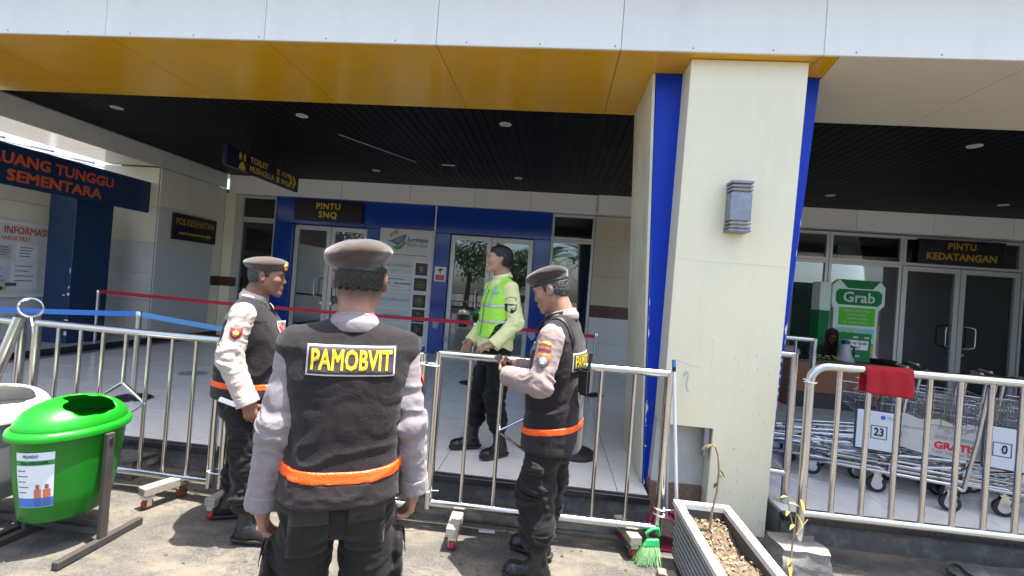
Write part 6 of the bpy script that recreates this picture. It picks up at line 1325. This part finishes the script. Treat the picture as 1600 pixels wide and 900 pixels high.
# ---------------------------------------------------------------- officer seen from the back
def sh_chest(S, items):
    for it in items: pass
P1 = dict(label='officer seen from the back in a dark vest lettered PAMOBVIT and brown beret', loc=(-.660, 1.50, 0), rz=R(24), box=((-.36, -.26, -.02), (.36, .30, 1.74)), seed=1,
  J=dict(head=(0.012, .015, 1.54), neck=(0.004, -.015, 1.392), shL=(-.168, 0, 1.315), shR=(.168, 0, 1.315), elL=(-.206, -.02, 1.06), elR=(.208, -.02, 1.07), wrL=(-.235, .03, .81), wrR=(.242, .02, .835),
         hpL=(-.088, 0, .85), hpR=(.088, 0, .85), knL=(-.115, .01, .48), knR=(.11, .01, .48), anL=(-.12, -.02, .10), anR=(.125, -.02, .10)),
  headrot=(R(-6), R(2), 0), skin=(.30, .15, .098), headk=.98, handL=((.1, .15, -1), (1, 0, 0), .55, .4), handR=((-.05, .2, -1), (-1, 0, 0), .85, .5), footL=(-.1, 1, 0), footR=(.12, 1, 0),
  torso_skin=[(.75, .13, .09, 0, 0), (1.0, .12, .085, 0, 0), (1.25, .14, .08, 0, 0), (1.35, .10, .06, 0, 0)],
  hip=[(.725, .16, .115, 0, 0), (.83, .178, .128, 0, 0), (.95, .170, .122, 0, 0), (1.05, .155, .115, 0, 0)], leg_r=(.090, .088, .082),
  shirt=[(.85, .17, .115, 0, 0), (1.05, .16, .11, 0, 0), (1.25, .175, .105, 0, 0), (1.33, .15, .085, 0, 0), (1.39, .08, .07, 0, 0)], sleeve=(.052, .050, .047), shirt_mat=SHIRT_G,
  vest=[(.840, .186, .142, .0, -.005), (.93, .176, .132, 0, 0), (1.02, .172, .128, 0, 0), (1.12, .180, .132, 0, 0), (1.24, .196, .130, 0, 0), (1.32, .198, .116, 0, 0), (1.365, .155, .09, 0, 0), (1.395, .09, .07, 0, 0)], vest_sh=.172, vest_shr=.056,
  belt=(.950, .0, .14), hair=dict(mat=HAIR, nape=-.028, side=.02, th=.006, amp=.003), seat_pockets=True,
  beret=dict(roll=-.16, pitch=-.08, c=(-.004, -.016, .084), r=(.106, .122, .047), flop=(-.050, -.04, .066), zb=.036, tilt=-.02))
person(P1)
vf = P1['vest_field']; vo = P1['vest_obj']
surf_patch(None, vf, 'patch_border', (.004, -.4, 1.288), (1, 0, 0.0), (0, 0, 1), (0, 1, 0), .262, .092, WTHR, 24, 10, .003, parent=vo)
surf_patch(None, vf, 'patch', (.004, -.4, 1.288), (1, 0, 0.0), (0, 0, 1), (0, 1, 0), .252, .082, DPATCH, 24, 10, .0046, parent=vo)
surf_text(None, vf, 'PAMOBVIT', .088, (.004, -.4, 1.287), (1, 0, 0), (0, 0, 1), (0, 1, 0), YTXT, .238, .0068, .0022, parent=vo, tall=.98)
for a, sl_ in ((1, 'R'),):
    surf_shape(None, P1['fields']['shirt'], 'shoulder_shield', [(x*.055, y*.06) for x, y in SHIELD], (.42, .0, 1.20), (0, 1, 0), (0, 0, 1), (-1, 0, 0), mat('red_badge', (.40, .03, .02), .6), parent=[c for c in vo.parent.children if c.name.startswith('shirt')][0])

# ---------------------------------------------------------------- older officer on the left, in profile
P2 = dict(label='stout older officer in profile on the left with gold beret badge and red sleeve shield', loc=(-1.80, 2.66, 0), rz=R(-72), box=((-.38, -.34, -.02), (.38, .44, 1.76)), seed=3, scale=.985,
  J=dict(head=(0, .065, 1.54), neck=(0, .0, 1.41), shL=(-.185, 0, 1.315), shR=(.185, 0, 1.315), elL=(-.25, -.04, 1.06), elR=(.238, -.035, 1.07), wrL=(-.24, .09, .84), wrR=(.245, .075, .83),
         hpL=(-.095, 0, .82), hpR=(.095, 0, .82), knL=(-.115, .02, .47), knR=(.14, .08, .46), anL=(-.12, -.09, .10), anR=(.18, .11, .10)),
  headrot=(R(4), R(-3), 0), skin=(.21, .10, .06), jowl=.006, shave=(.12, .09, .08), handL=((0, .25, -1), (1, 0, 0), .6, .4), handR=((0, .35, -1), (-1, 0, .0), .75, .5), footL=(-.1, 1, 0), footR=(.2, 1, 0),
  torso_skin=[(.75, .13, .09, 0, 0), (1.0, .12, .085, 0, 0.02), (1.25, .14, .08, 0, 0), (1.35, .10, .06, 0, 0)],
  hip=[(.69, .17, .125, 0, 0), (.80, .185, .155, 0, .01), (.94, .18, .16, 0, .02), (1.05, .165, .15, 0, .02)], leg_r=(.092, .095, .092),
  shirt=[(.88, .165, .13, 0, .02), (1.05, .165, .13, 0, .02), (1.25, .175, .12, 0, .01), (1.33, .15, .09, 0, 0), (1.39, .08, .07, 0, 0)], sleeve=(.066, .062, .058), shirt_mat=SHIRT_B,
  vest=[(.815, .188, .195, 0, .015), (.90, .188, .196, 0, .02), (1.05, .19, .190, 0, .025), (1.18, .198, .168, 0, .018), (1.28, .198, .135, 0, .005), (1.35, .16, .095, 0, -.005), (1.385, .10, .075, 0, -.005)], vest_sh=.165, vest_shr=.060,
  belt=(.895, 0, -.03), hair=dict(mat=HAIR_G, nape=-.062, side=-.004, th=.005, amp=.003),
  beret=dict(roll=.10, pitch=.10, c=(.0, -.018, .080), r=(.100, .124, .038), zb=.045, tilt=.02, mat=BERET, badge=(.025, .098, .068)))
r2 = person(P2); vf = P2['vest_field']; vo = P2['vest_obj']; sf = P2['fields']['shirt']; sho = [c for c in r2.children if c.name.startswith('shirt')][0]
REDB = mat('red_shield', (.45, .02, .025), .6); PALEB = mat('pale_badge', (.55, .50, .45), .6)
surf_shape(None, sf, 'sleeve_shield', [(x*.058, y*.062) for x, y in SHIELD], (.45, .0, 1.215), (0, 1, 0), (0, 0, 1), (-1, 0, 0), REDB, parent=sho)
surf_shape(None, sf, 'shield_emblem', [(x*.028, y*.03) for x, y in [(math.cos(a)*(.5+.15*(i % 2)), math.sin(a)*(.5+.15*(i % 2))) for i, a in enumerate([2*math.pi*k/12 for k in range(12)])]], (.45, .0, 1.212), (0, 1, 0), (0, 0, 1), (-1, 0, 0), mat('gold_thread', (.6, .45, .12), .6), .007, parent=sho)
dF = nrm((-.45, -1, 0)); uF = nrm((-1, .45, 0))
def p2p(nm, x, z, W_, H_, mt, off): return surf_patch(None, vf, nm, V(x, .35, z)-dF*.2, uF, (0, 0, 1), dF, W_, H_, mt, 8, 6, off, parent=vo)
p2p('chest_patch_border', .10, 1.235, .075, .075, PALEB, .003); p2p('chest_patch', .10, 1.235, .062, .062, mat('magenta_patch', (.45, .03, .07), .6), .0045); p2p('name_tag', .105, 1.175, .075, .016, mat('brown_tag', (.25, .13, .07), .5), .004)
for z, hh in ((1.09, .12), (.97, .08)):
    p2p('pocket', .10, z, .14, hh, BLACKCLOTH, .010); p2p('pocket_flap', .10, z+hh/2, .15, .045, VEST, .014)
wp = MB().obox((.285, -.01, .835), (.001, .004, .002), (.0, .042, -.016), (0, .004, .010)); o_ = link('sleeve_strap', wp.mesh('sleeve_strap', WHITE), sho)

# ---------------------------------------------------------------- young guard in the yellow vest
P3 = dict(label='young bare-headed guard in a lime vest over a pale yellow shirt behind the barrier', loc=(-.47, 3.86, PZ), rz=R(124), box=((-.36, -.32, -.02), (.36, .40, 1.80)), seed=5, scale=1.0,
  J=dict(head=(0, .015, 1.60), neck=(0, -.025, 1.465), shL=(-.175, -.02, 1.37), shR=(.175, -.02, 1.37), elL=(-.228, -.060, 1.10), elR=(.225, -.03, 1.10), wrL=(-.205, .105, .93), wrR=(.20, .12, .91),
         hpL=(-.09, 0, .86), hpR=(.09, 0, .86), knL=(-.10, .02, .49), knR=(.11, .04, .49), anL=(-.13, -.05, .10), anR=(.12, .09, .10)),
  headrot=(R(-30), R(6), 0), skin=(.42, .235, .155), headk=.99, gaze=.003, handL=((.45, .8, -.35), (.35, -.3, -1), .35, .3, 1), handR=((-.1, .55, -.8), (-1, 0, 0), .5, .4), footL=(-.2, 1, 0), footR=(.1, 1, 0),
  torso_skin=[(.80, .13, .09, 0, 0), (1.05, .12, .085, 0, 0), (1.3, .14, .08, 0, 0), (1.40, .10, .06, 0, -.02)],
  hip=[(.73, .155, .105, 0, 0), (.85, .168, .12, 0, 0), (.95, .165, .118, 0, 0), (1.08, .155, .11, 0, 0)], leg_r=(.082, .078, .072), trouser_mat=BLACKCLOTH,
  shirt=[(.855, .176, .135, 0, .0), (.95, .170, .130, 0, .0), (1.10, .165, .118, 0, -.005), (1.30, .172, .112, 0, -.015), (1.39, .14, .085, 0, -.02), (1.44, .08, .07, 0, -.02)], sleeve=(.058, .055, .052), shirt_mat=SHIRT_Y,
  vest=[(.96, .178, .142, 0, .0), (1.10, .176, .132, 0, -.003), (1.25, .182, .128, 0, -.01), (1.34, .172, .108, 0, -.018), (1.39, .14, .085, 0, -.02), (1.43, .09, .07, 0, -.025)], vest_sh=.155, vest_shr=.056, vest_mat=LIME, vest_wr=.005,
  hair=dict(mat=HAIR, nape=-.045, side=.02, th=.005, amp=.003, top=True, front=.058))
r3 = person(P3); vf = P3['vest_field']; vo = P3['vest_obj']; sf = P3['fields']['shirt']; sho = [c for c in r3.children if c.name.startswith('shirt')][0]
for z0 in (1.225, 1.10):
    Bf = vf.copy(); Bf.v = Bf.v-.003; Bf.cut(lambda X, Y, Z: np.abs(Z-(z0-.10*(Y)))-.012); Bf.cut(lambda X, Y, Z: -(vf.v+.003)); link('reflective_stripe', Bf.mesh('reflective_stripe', SILVER), vo)
Bf = vf.copy(); Bf.v = Bf.v-.002; Bf.cut(lambda X, Y, Z: np.maximum(np.abs(Y+.012-.35*(1.13-Z))-.075, Z-1.155+.8*np.abs(Y+.03))+0*X); Bf.cut(lambda X, Y, Z: -(vf.v+.003)); link('black_side_panel', Bf.mesh('black_side_panel', BLACKCLOTH), vo)
Bf = vf.copy(); Bf.v = Bf.v-.002; Bf.cut(lambda X, Y, Z: np.maximum(1.30-Z, Y+.03)+0*X); Bf.cut(lambda X, Y, Z: -(vf.v+.003)); link('black_shoulder_panel', Bf.mesh('black_shoulder_panel', BLACKCLOTH), vo)
for x in (-.085, .085): surf_patch(None, vf, 'reflective_brace', (x, .35, 1.30), (-1, 0, 0), (0, 0, 1), (0, -1, 0), .024, .16, SILVER, 4, 10, .004, parent=vo)
surf_patch(None, vf, 'zip', (.0, .35, 1.17), (-1, 0, 0), (0, 0, 1), (0, -1, 0), .008, .40, GREYTXT, 2, 16, .004, parent=vo)
dl = nrm((.35, -1, 0)); ul = nrm((-1, -.35, 0))
surf_patch(None, vf, 'name_tag', (-.105, .35, 1.335), (-1, 0, -.08), (0, 0, 1), (0, -1, 0), .068, .024, mat('pale_blue_tag', (.35, .50, .58), .5), 6, 4, .007, parent=vo)
NAVYB = mat('navy_shield', (.015, .02, .055), .6)
surf_shape(None, sf, 'sleeve_shield', [(x*.062, y*.066) for x, y in SHIELD], (-.45, .0, 1.215), (0, -1, 0), (0, 0, 1), (1, 0, 0), NAVYB, parent=sho)
surf_shape(None, sf, 'shield_emblem', [(-.015, -.012), (.0, -.004), (.016, .006), (.012, .014), (-.004, .010), (-.014, .004)], (-.45, .0, 1.215), (0, -1, 0), (0, 0, 1), (1, 0, 0), WTHR, .008, parent=sho)
surf_shape(None, sf, 'sleeve_tab', [(-.034, -.012), (-.028, .006), (-.012, .014), (.012, .014), (.028, .006), (.034, -.012)], (-.45, .0, 1.290), (0, -1, 0), (0, 0, 1), (1, 0, 0), mat('tan_tab', (.30, .22, .08), .6), parent=sho)

# ---------------------------------------------------------------- officer on the right looking down at his hands
P4 = dict(label='officer on the right in brown beret and dark vest looking down at his hands', loc=(.04, 2.63, 0), rz=R(74), box=((-.36, -.30, -.02), (.36, .46, 1.78)), seed=7, scale=1.0,
  J=dict(head=(0, .072, 1.562), neck=(0, -.015, 1.43), shL=(-.182, -.01, 1.32), shR=(.182, -.01, 1.32), elL=(-.245, .015, 1.075), elR=(.245, .03, 1.09), wrL=(-.09, .245, 1.065), wrR=(.07, .245, 1.085),
         hpL=(-.09, 0, .80), hpR=(.09, 0, .80), knL=(-.105, .04, .46), knR=(.11, .03, .46), anL=(-.125, -.01, .10), anR=(.12, .06, .10)),
  headrot=(R(2), R(-23), 0), skin=(.32, .165, .11), handL=((.75, .75, .25), (.2, -.25, 1), .95, .5, -1), handR=((-.75, .75, .15), (-.2, -.25, 1), .95, .5, -1), footL=(-.1, 1, 0), footR=(.1, 1, 0),
  torso_skin=[(.75, .13, .09, 0, 0), (1.0, .12, .085, 0, 0), (1.25, .14, .08, 0, 0), (1.36, .10, .06, 0, -.01)],
  hip=[(.64, .165, .12, 0, 0), (.76, .178, .135, 0, 0), (.92, .175, .13, 0, 0), (1.05, .16, .12, 0, 0)], leg_r=(.090, .098, .088),
  shirt=[(.85, .165, .12, 0, 0), (1.05, .16, .12, 0, 0), (1.25, .175, .112, 0, -.005), (1.34, .15, .09, 0, -.015), (1.40, .08, .07, 0, -.015)], sleeve=(.066, .063, .055), shirt_mat=SHIRT_P,
  vest=[(.695, .190, .160, 0, .0), (.80, .186, .155, 0, .0), (.95, .185, .148, 0, 0), (1.10, .19, .145, 0, 0), (1.22, .196, .14, 0, -.005), (1.30, .195, .12, 0, -.012), (1.355, .16, .092, 0, -.015), (1.40, .10, .075, 0, -.02)], vest_sh=.170, vest_shr=.064,
  belt=(.815, 0, -.16), hair=dict(mat=HAIR_G, nape=-.062, side=-.006, th=.005, amp=.003),
  beret=dict(roll=.12, pitch=.06, c=(-.004, -.004, .084), r=(.104, .124, .046), zb=.043, tilt=.03, mat=BERET_D))
r4 = person(P4); vf = P4['vest_field']; vo = P4['vest_obj']; sf = P4['fields']['shirt']; sho = [c for c in r4.children if c.name.startswith('shirt')][0]
surf_shape(None, sf, 'sleeve_shield', [(x*.066, y*.070) for x, y in SHIELD], (-.45, -.0, 1.205), (0, -1, 0), (0, 0, 1), (1, 0, 0), mat('red_gold_shield', (.42, .12, .03), .6), parent=sho)
surf_shape(None, sf, 'shield_emblem', [(math.cos(a)*.021, math.sin(a)*.022) for a in [2*math.pi*k/14 for k in range(14)]], (-.45, -.0, 1.198), (0, -1, 0), (0, 0, 1), (1, 0, 0), mat('sky_emblem', (.10, .30, .45), .6), .008, parent=sho)
surf_shape(None, sf, 'shield_emblem', [(-.012, -.014), (.0, .012), (.012, -.014), (0, -.006)], (-.45, -.0, 1.198), (0, -1, 0), (0, 0, 1), (1, 0, 0), WTHR, .010, parent=sho)
for z_, mt in ((1.262, mat('red_tab', (.40, .03, .02), .6)), (1.288, mat('gold_tab', (.45, .26, .04), .6))): surf_shape(None, sf, 'sleeve_tab', [(-.036, -.014), (-.03, .004), (0, .013), (.03, .004), (.036, -.014), (0, -.004)], (-.45, .0, z_), (0, -1, 0), (0, 0, 1), (1, 0, 0), mt, parent=sho)
surf_patch(None, vf, 'back_patch_border', (.0, -.4, 1.19), (1, 0, 0), (0, 0, 1), (0, 1, 0), .285, .098, WTHR, 20, 8, .003, parent=vo); surf_patch(None, vf, 'back_patch', (.0, -.4, 1.19), (1, 0, 0), (0, 0, 1), (0, 1, 0), .273, .086, DPATCH, 20, 8, .0046, parent=vo)
surf_text(None, vf, 'PAMOBVIT', .09, (.0, -.4, 1.19), (1, 0, 0), (0, 0, 1), (0, 1, 0), YTXT, .26, .0068, .0022, parent=vo)
surf_patch(None, vf, 'chest_patch', (-.105, .4, 1.235), (-1, 0, .1), (0, 0, 1), (0, -1, 0), .03, .08, mat('cream_chest_patch', (.5, .42, .2), .6), 4, 6, .004, parent=vo)
st = surf_patch(None, vf, 'shoulder_strap', (-.13, -.02, 1.6), (0, 1, 0), (1, 0, 0), (0, 0, -1), .20, .028, BLACK, 10, 3, .006, parent=vo)
lan = MB().tube([(-.075, -.03, 1.445), (-.06, .05, 1.42), (-.03, .10, 1.38), (.0, .13, 1.33)], .009, 6); link('lanyard', lan.mesh('lanyard', BLACK, True), r4)
ph = thing('phone', 'small dark phone held in the hands of the right-hand officer', 'phone', (0, 0, 0)); ph.location = r4.location; ph.rotation_euler = r4.rotation_euler
bx_ = MB().obox((-.012, .305, 1.12), (.034, 0, .004), (0, .06, .036), (0, -.0025, .004)); link('case', bx_.mesh('case', BLACK, bevel=.001), ph); link('screen', MB().obox((-.012, .303, 1.124), (.031, 0, .0036), (0, .055, .033), (0, -.0003, .0006)).mesh('screen', mat('phone_screen', (.02, .02, .025), .1)), ph)
bg_ = thing('radio_pouch', 'black handheld radio pouch on the back of the right-hand officer', 'pouch', (0, 0, 0)); bg_.location = r4.location; bg_.rotation_euler = r4.rotation_euler
link('pouch', MB().obox((-.10, -.185, 1.10), (.05, 0, 0), (0, .03, 0), (0, 0, .07)).mesh('pouch', BLACKCLOTH, bevel=.012, seg=2), bg_); link('antenna', MB().tube([(-.12, -.20, 1.16), (-.125, -.21, 1.25)], .009, 8).mesh('antenna', RUBBER, True), bg_)

# ---------------------------------------------------------------- seated woman in a headscarf
def woman():
    root = thing('person', 'woman in a maroon headscarf and green top seated behind the table', 'person', (0, 0, 0)); root.location = (4.38, 7.85, PZ); root.rotation_euler = (0, 0, R(190))
    hc = V(0, .03, 1.02); Rm = rot_head(R(-28), R(-18)); neck = V(0, 0, .90); F = Field((-.34, -.32, -.01), (.34, .62, 1.18), .006)
    head_into(F, hc, Rm, neck, .95); F.loft([(.40, .15, .11, 0, 0), (.60, .13, .10, 0, 0), (.80, .15, .09, 0, 0), (.86, .10, .06, 0, 0)], .03)
    for s in (-1, 1):
        sh, el, wr = V(s*.16, 0, .82), V(s*.22, .10, .62), V(s*.10, .33, .70); F.cone(neck, sh, .04, .04, .03); limb_prof(F, sh, el, wr, .04, .033, .025); hand_into(F, wr, (-s*.5, .8, 0), (0, 0, -1), s, .4)
        limb_prof(F, V(s*.09, .02, .43), V(s*.10, .42, .45), V(s*.10, .44, .08), .07, .055, .04); F.cone(V(s*.10, .44, .06), V(s*.10, .54, .03), .035, .03, .02)
    link('body', F.mesh('body', SKIN, skin_col((.24, .12, .08), hc, Rm)), root)
    T_ = Field((-.36, -.2, .34), (.36, .5, .92), .007); T_.loft([(.38, .19, .15, 0, 0), (.60, .16, .13, 0, 0), (.80, .18, .12, 0, 0), (.86, .12, .08, 0, 0)], .03)
    for s in (-1, 1): T_.cone((s*.16, 0, .82), (s*.22, .10, .62), .06, .055, .03); T_.cone((s*.22, .10, .62), (s*.11, .31, .70), .055, .045, .03)
    T_.wrinkle(.007, (14, 14, 18), 3, warp=2); link('top', T_.mesh('top', cloth('green_top', (.012, .07, .03), .8)), root)
    K = Field((-.2, -.2, .62), (.2, .22, 1.18), .005); K.ell(hc+Rm @ V(0, -.014, .02), (.094, .112, .112), .02, rot=Rm); K.cone(hc+Rm @ V(0, -.01, -.06), neck+V(0, .03, -.04), .085, .10, .05); K.loft([(.70, .15, .13, 0, .02), (.80, .16, .13, 0, .01), (.88, .11, .09, 0, .01)], .05)
    K.ell(hc+Rm @ V(0, .12, -.012), V(.064, .10, .088), .012, 's', rot=Rm); K.wrinkle(.005, (14, 14, 12), 8, warp=2); link('headscarf', K.mesh('headscarf', cloth('maroon_scarf', (.07, .022, .025), .85)), root)
    L_ = Field((-.22, -.2, .0), (.22, .6, .56), .008)
    for s in (-1, 1): L_.cone((s*.09, .0, .43), (s*.10, .42, .45), .095, .075, .03); L_.cone((s*.10, .42, .45), (s*.10, .44, .12), .075, .055, .03)
    link('skirt', L_.mesh('skirt', BLACKCLOTH), root)
    ch = thing('plastic_chair', 'dark chair under the seated woman behind the table', 'chair', (4.38, 7.85, PZ)); ch.rotation_euler = (0, 0, R(190)); LOC[ch.name] = Vector((0, 0, 0))
    MB().box(-.21, .21, -.2, .22, .32, .345).build('seat', BLACK, ch, bevel=.006); MB().box(-.2, .2, -.235, -.205, .345, .72).build('backrest', BLACK, ch, bevel=.006)
    for x in (-.19, .19):
        for y in (-.18, .2): MB().tube([(x, y, .0), (x*.95, y*.95, .32)], .014, 8).build('leg', BLACK, ch, smooth=True)
woman()
# ================================================================ ACROSS THE ROAD (seen mirrored in the glass)
LEAF1 = mat('dark_leaf', (.035, .075, .02), .55, 0, .4, 3); LEAF2 = mat('mid_leaf', (.06, .11, .03), .55, 0, .4, 3); TRUNK = mat('tree_bark', (.11, .085, .06), .9, 0, .3, 8, bump=.5)
def tree(label, x, y, h, rad, seed):
    r = random.Random(seed); t = thing('broadleaf_tree', label, 'tree', (x, y, 0), 0, 'trees across the road')
    tk = MB(); tk.tube([(x, y, 0), (x+.1, y, h*.3), (x+.05, y+.1, h*.62)], [.2, .16, .09], 10)
    for k in range(6):
        a = k*1.05; tk.tube([(x+.08, y, h*(.32+.04*k)), (x+math.cos(a)*rad*.45, y+math.sin(a)*rad*.45, h*(.5+.05*k)), (x+math.cos(a)*rad*.75, y+math.sin(a)*rad*.75, h*(.62+.05*k))], [.08, .05, .02], 6)
    tk.build('trunk', TRUNK, t, smooth=True)
    lf = MB(); cl = [(r.gauss(0, .45)*rad, r.gauss(0, .45)*rad, h*(.68+.16*r.gauss(0, .7)), rad*r.uniform(.25, .5)) for _ in range(26)]
    for cx, cy, cz, cr in cl:
        for _ in range(130):
            d = Vector((r.gauss(0, 1), r.gauss(0, 1), r.gauss(0, .8))).normalized()*cr*r.uniform(.5, 1.05); c = Vector((x+cx, y+cy, cz))+d; u = Vector((r.gauss(0, 1), r.gauss(0, 1), r.gauss(0, .6))).normalized()*r.uniform(.07, .15); w = u.cross(Vector((r.gauss(0, 1), r.gauss(0, 1), r.gauss(0, 1)))).normalized()*u.length*.55
            lf.cur = r.random() < .4; lf.add([c-u, c+w, c+u, c-w], [(0, 1, 2, 3)])
    o = lf.build('crown', [LEAF1, LEAF2], t)
def palm(label, x, y, h, seed):
    r = random.Random(seed); t = thing('palm_tree', label, 'tree', (x, y, 0), 0, 'palms across the road')
    MB().tube([(x, y, 0), (x+.1, y, h*.5), (x+.05, y, h)], [.16, .13, .11], 10).build('trunk', TRUNK, t, smooth=True)
    lf = MB()
    for k in range(18):
        a = k*2*math.pi/18+r.uniform(-.1, .1); el = r.uniform(-.2, 1.1); d = Vector((math.cos(a)*math.cos(el), math.sin(a)*math.cos(el), math.sin(el))); s = d.cross(Vector((0, 0, 1))).normalized()
        for j in range(16):
            u = (j+1)/16; p = Vector((x+.05, y, h))+d*2.1*u+Vector((0, 0, -1.0*u*u))
            for e in (-1, 1): lf.add([p-d*.03, p+d*.03, p+s*e*.5*math.sin(math.pi*min(.95, u*.8+.15))+d*.25-Vector((0, 0, .18))], [(0, 1, 2)])
    lf.build('crown', LEAF2, t)
for i, (x, y, h, rd) in enumerate(((-9.5, -12, 5.2, 2.1), (-6.2, -14, 5.6, 2.3), (-3.0, -11.5, 4.4, 1.8), (3.5, -13, 5.0, 2.0), (9, -14, 6.2, 2.6), (-14, -15, 6, 2.6))):
    tree(['broad dark tree mirrored in the left of the first doorway', 'tallest dark tree mirrored in the second doorway', 'small round tree mirrored beside the guard', 'leafy tree mirrored in the window by the beige tiles', 'large leafy tree mirrored in the arrival door', 'far leafy tree beyond the street on the left'][i], x, y, h, rd, 40+i)
palm('feathery palm mirrored behind the guard\'s head', -0.6, -9.5, 3.6, 3); palm('feathery palm mirrored in the side window', 1.6, -10.5, 4.0, 4)
lw_ = thing('road_wall', 'low wall with dark railing across the road, mirrored in the doors', 'wall', (-2, -8.2, 0))
MB().box(-20, 16, -8.4, -8.2, 0, .45).build('base', mat('grey_wall', (.22, .22, .21), .9), lw_)
for k in range(60): MB().box(-19+k*.55, -18.97+k*.55, -8.32, -8.29, .45, 1.15).build('baluster', BLACK, lw_)
MB().box(-20, 16, -8.33, -8.28, 1.15, 1.20).build('rail', BLACK, lw_)
def car(label, x, y, col):
    t = thing('parked_car', label, 'car', (x, y, 0)); CM = mat('white_car_paint', col, .25, 0, .02, coat=.6)
    prof = [(-2.0, .35), (-2.05, .75), (-1.75, .92), (-1.25, .98), (-.75, 1.42), (.75, 1.46), (1.45, 1.0), (1.95, .88), (2.05, .55), (2.0, .32)]
    MB().prism(prof, (x, y-.82, 0), (1, 0, 0), (0, 0, 1), (0, 1.64, 0)).build('body', CM, t, bevel=.05, seg=2)
    for yy_ in (y-.83, y+.815): MB().prism([(-1.12, .98), (-.70, 1.36), (.02, 1.38), (.02, .98)], (x, yy_, 0), (1, 0, 0), (0, 0, 1), (0, .015, 0)).build('side_window', BLACK, t); MB().prism([(.08, .98), (.08, 1.38), (.70, 1.39), (1.30, .99)], (x, yy_, 0), (1, 0, 0), (0, 0, 1), (0, .015, 0)).build('side_window', BLACK, t)
    for dx in (-1.3, 1.3):
        for yy_ in (y-.80, y+.80):
            w = MB().lathe([(.18, -.09), (.30, -.1), (.31, 0), (.30, .1), (.18, .09)], (x+dx, yy_, .31), (0, 1, 0), 22).build('wheel', RUBBER, t, smooth=True); MB().lathe([(0, -.092), (.18, -.092), (.18, .092), (0, .092)], (x+dx, yy_, .31), (0, 1, 0), 18).build('rim', CHROME, w)
    for s in (-1, 1): MB().box(x+s*2.02-.03, x+s*2.02+.03, y+.45, y+.75, .62, .76).build('headlight', WHITE, t); MB().box(x+s*2.02-.03, x+s*2.02+.03, y-.75, y-.45, .62, .76).build('headlight', WHITE, t)
car('white parked car mirrored low in the second doorway', -1.2, -6.8, (.62, .62, .62))
car2 = None
gr_ = MB(); r = random.Random(77)
for k in range(420):
    x, y = r.uniform(-4.5, 4.5), (3.29-abs(r.gauss(0, .22)) if k % 3 else r.uniform(1.6, 3.2)); s_ = r.uniform(.004, .014)
    gr_.add([(x-s_, y, .002), (x, y-s_, .002), (x+s_*1.2, y, .002), (x, y+s_, .002), (x+s_*.1, y, .002+s_*.9)], [(0, 1, 4), (1, 2, 4), (2, 3, 4), (3, 0, 4)]); 
tag(gr_.build('gravel', RISER), 'loose grit and pebbles scattered along the gutter', 'gravel', kind='stuff')
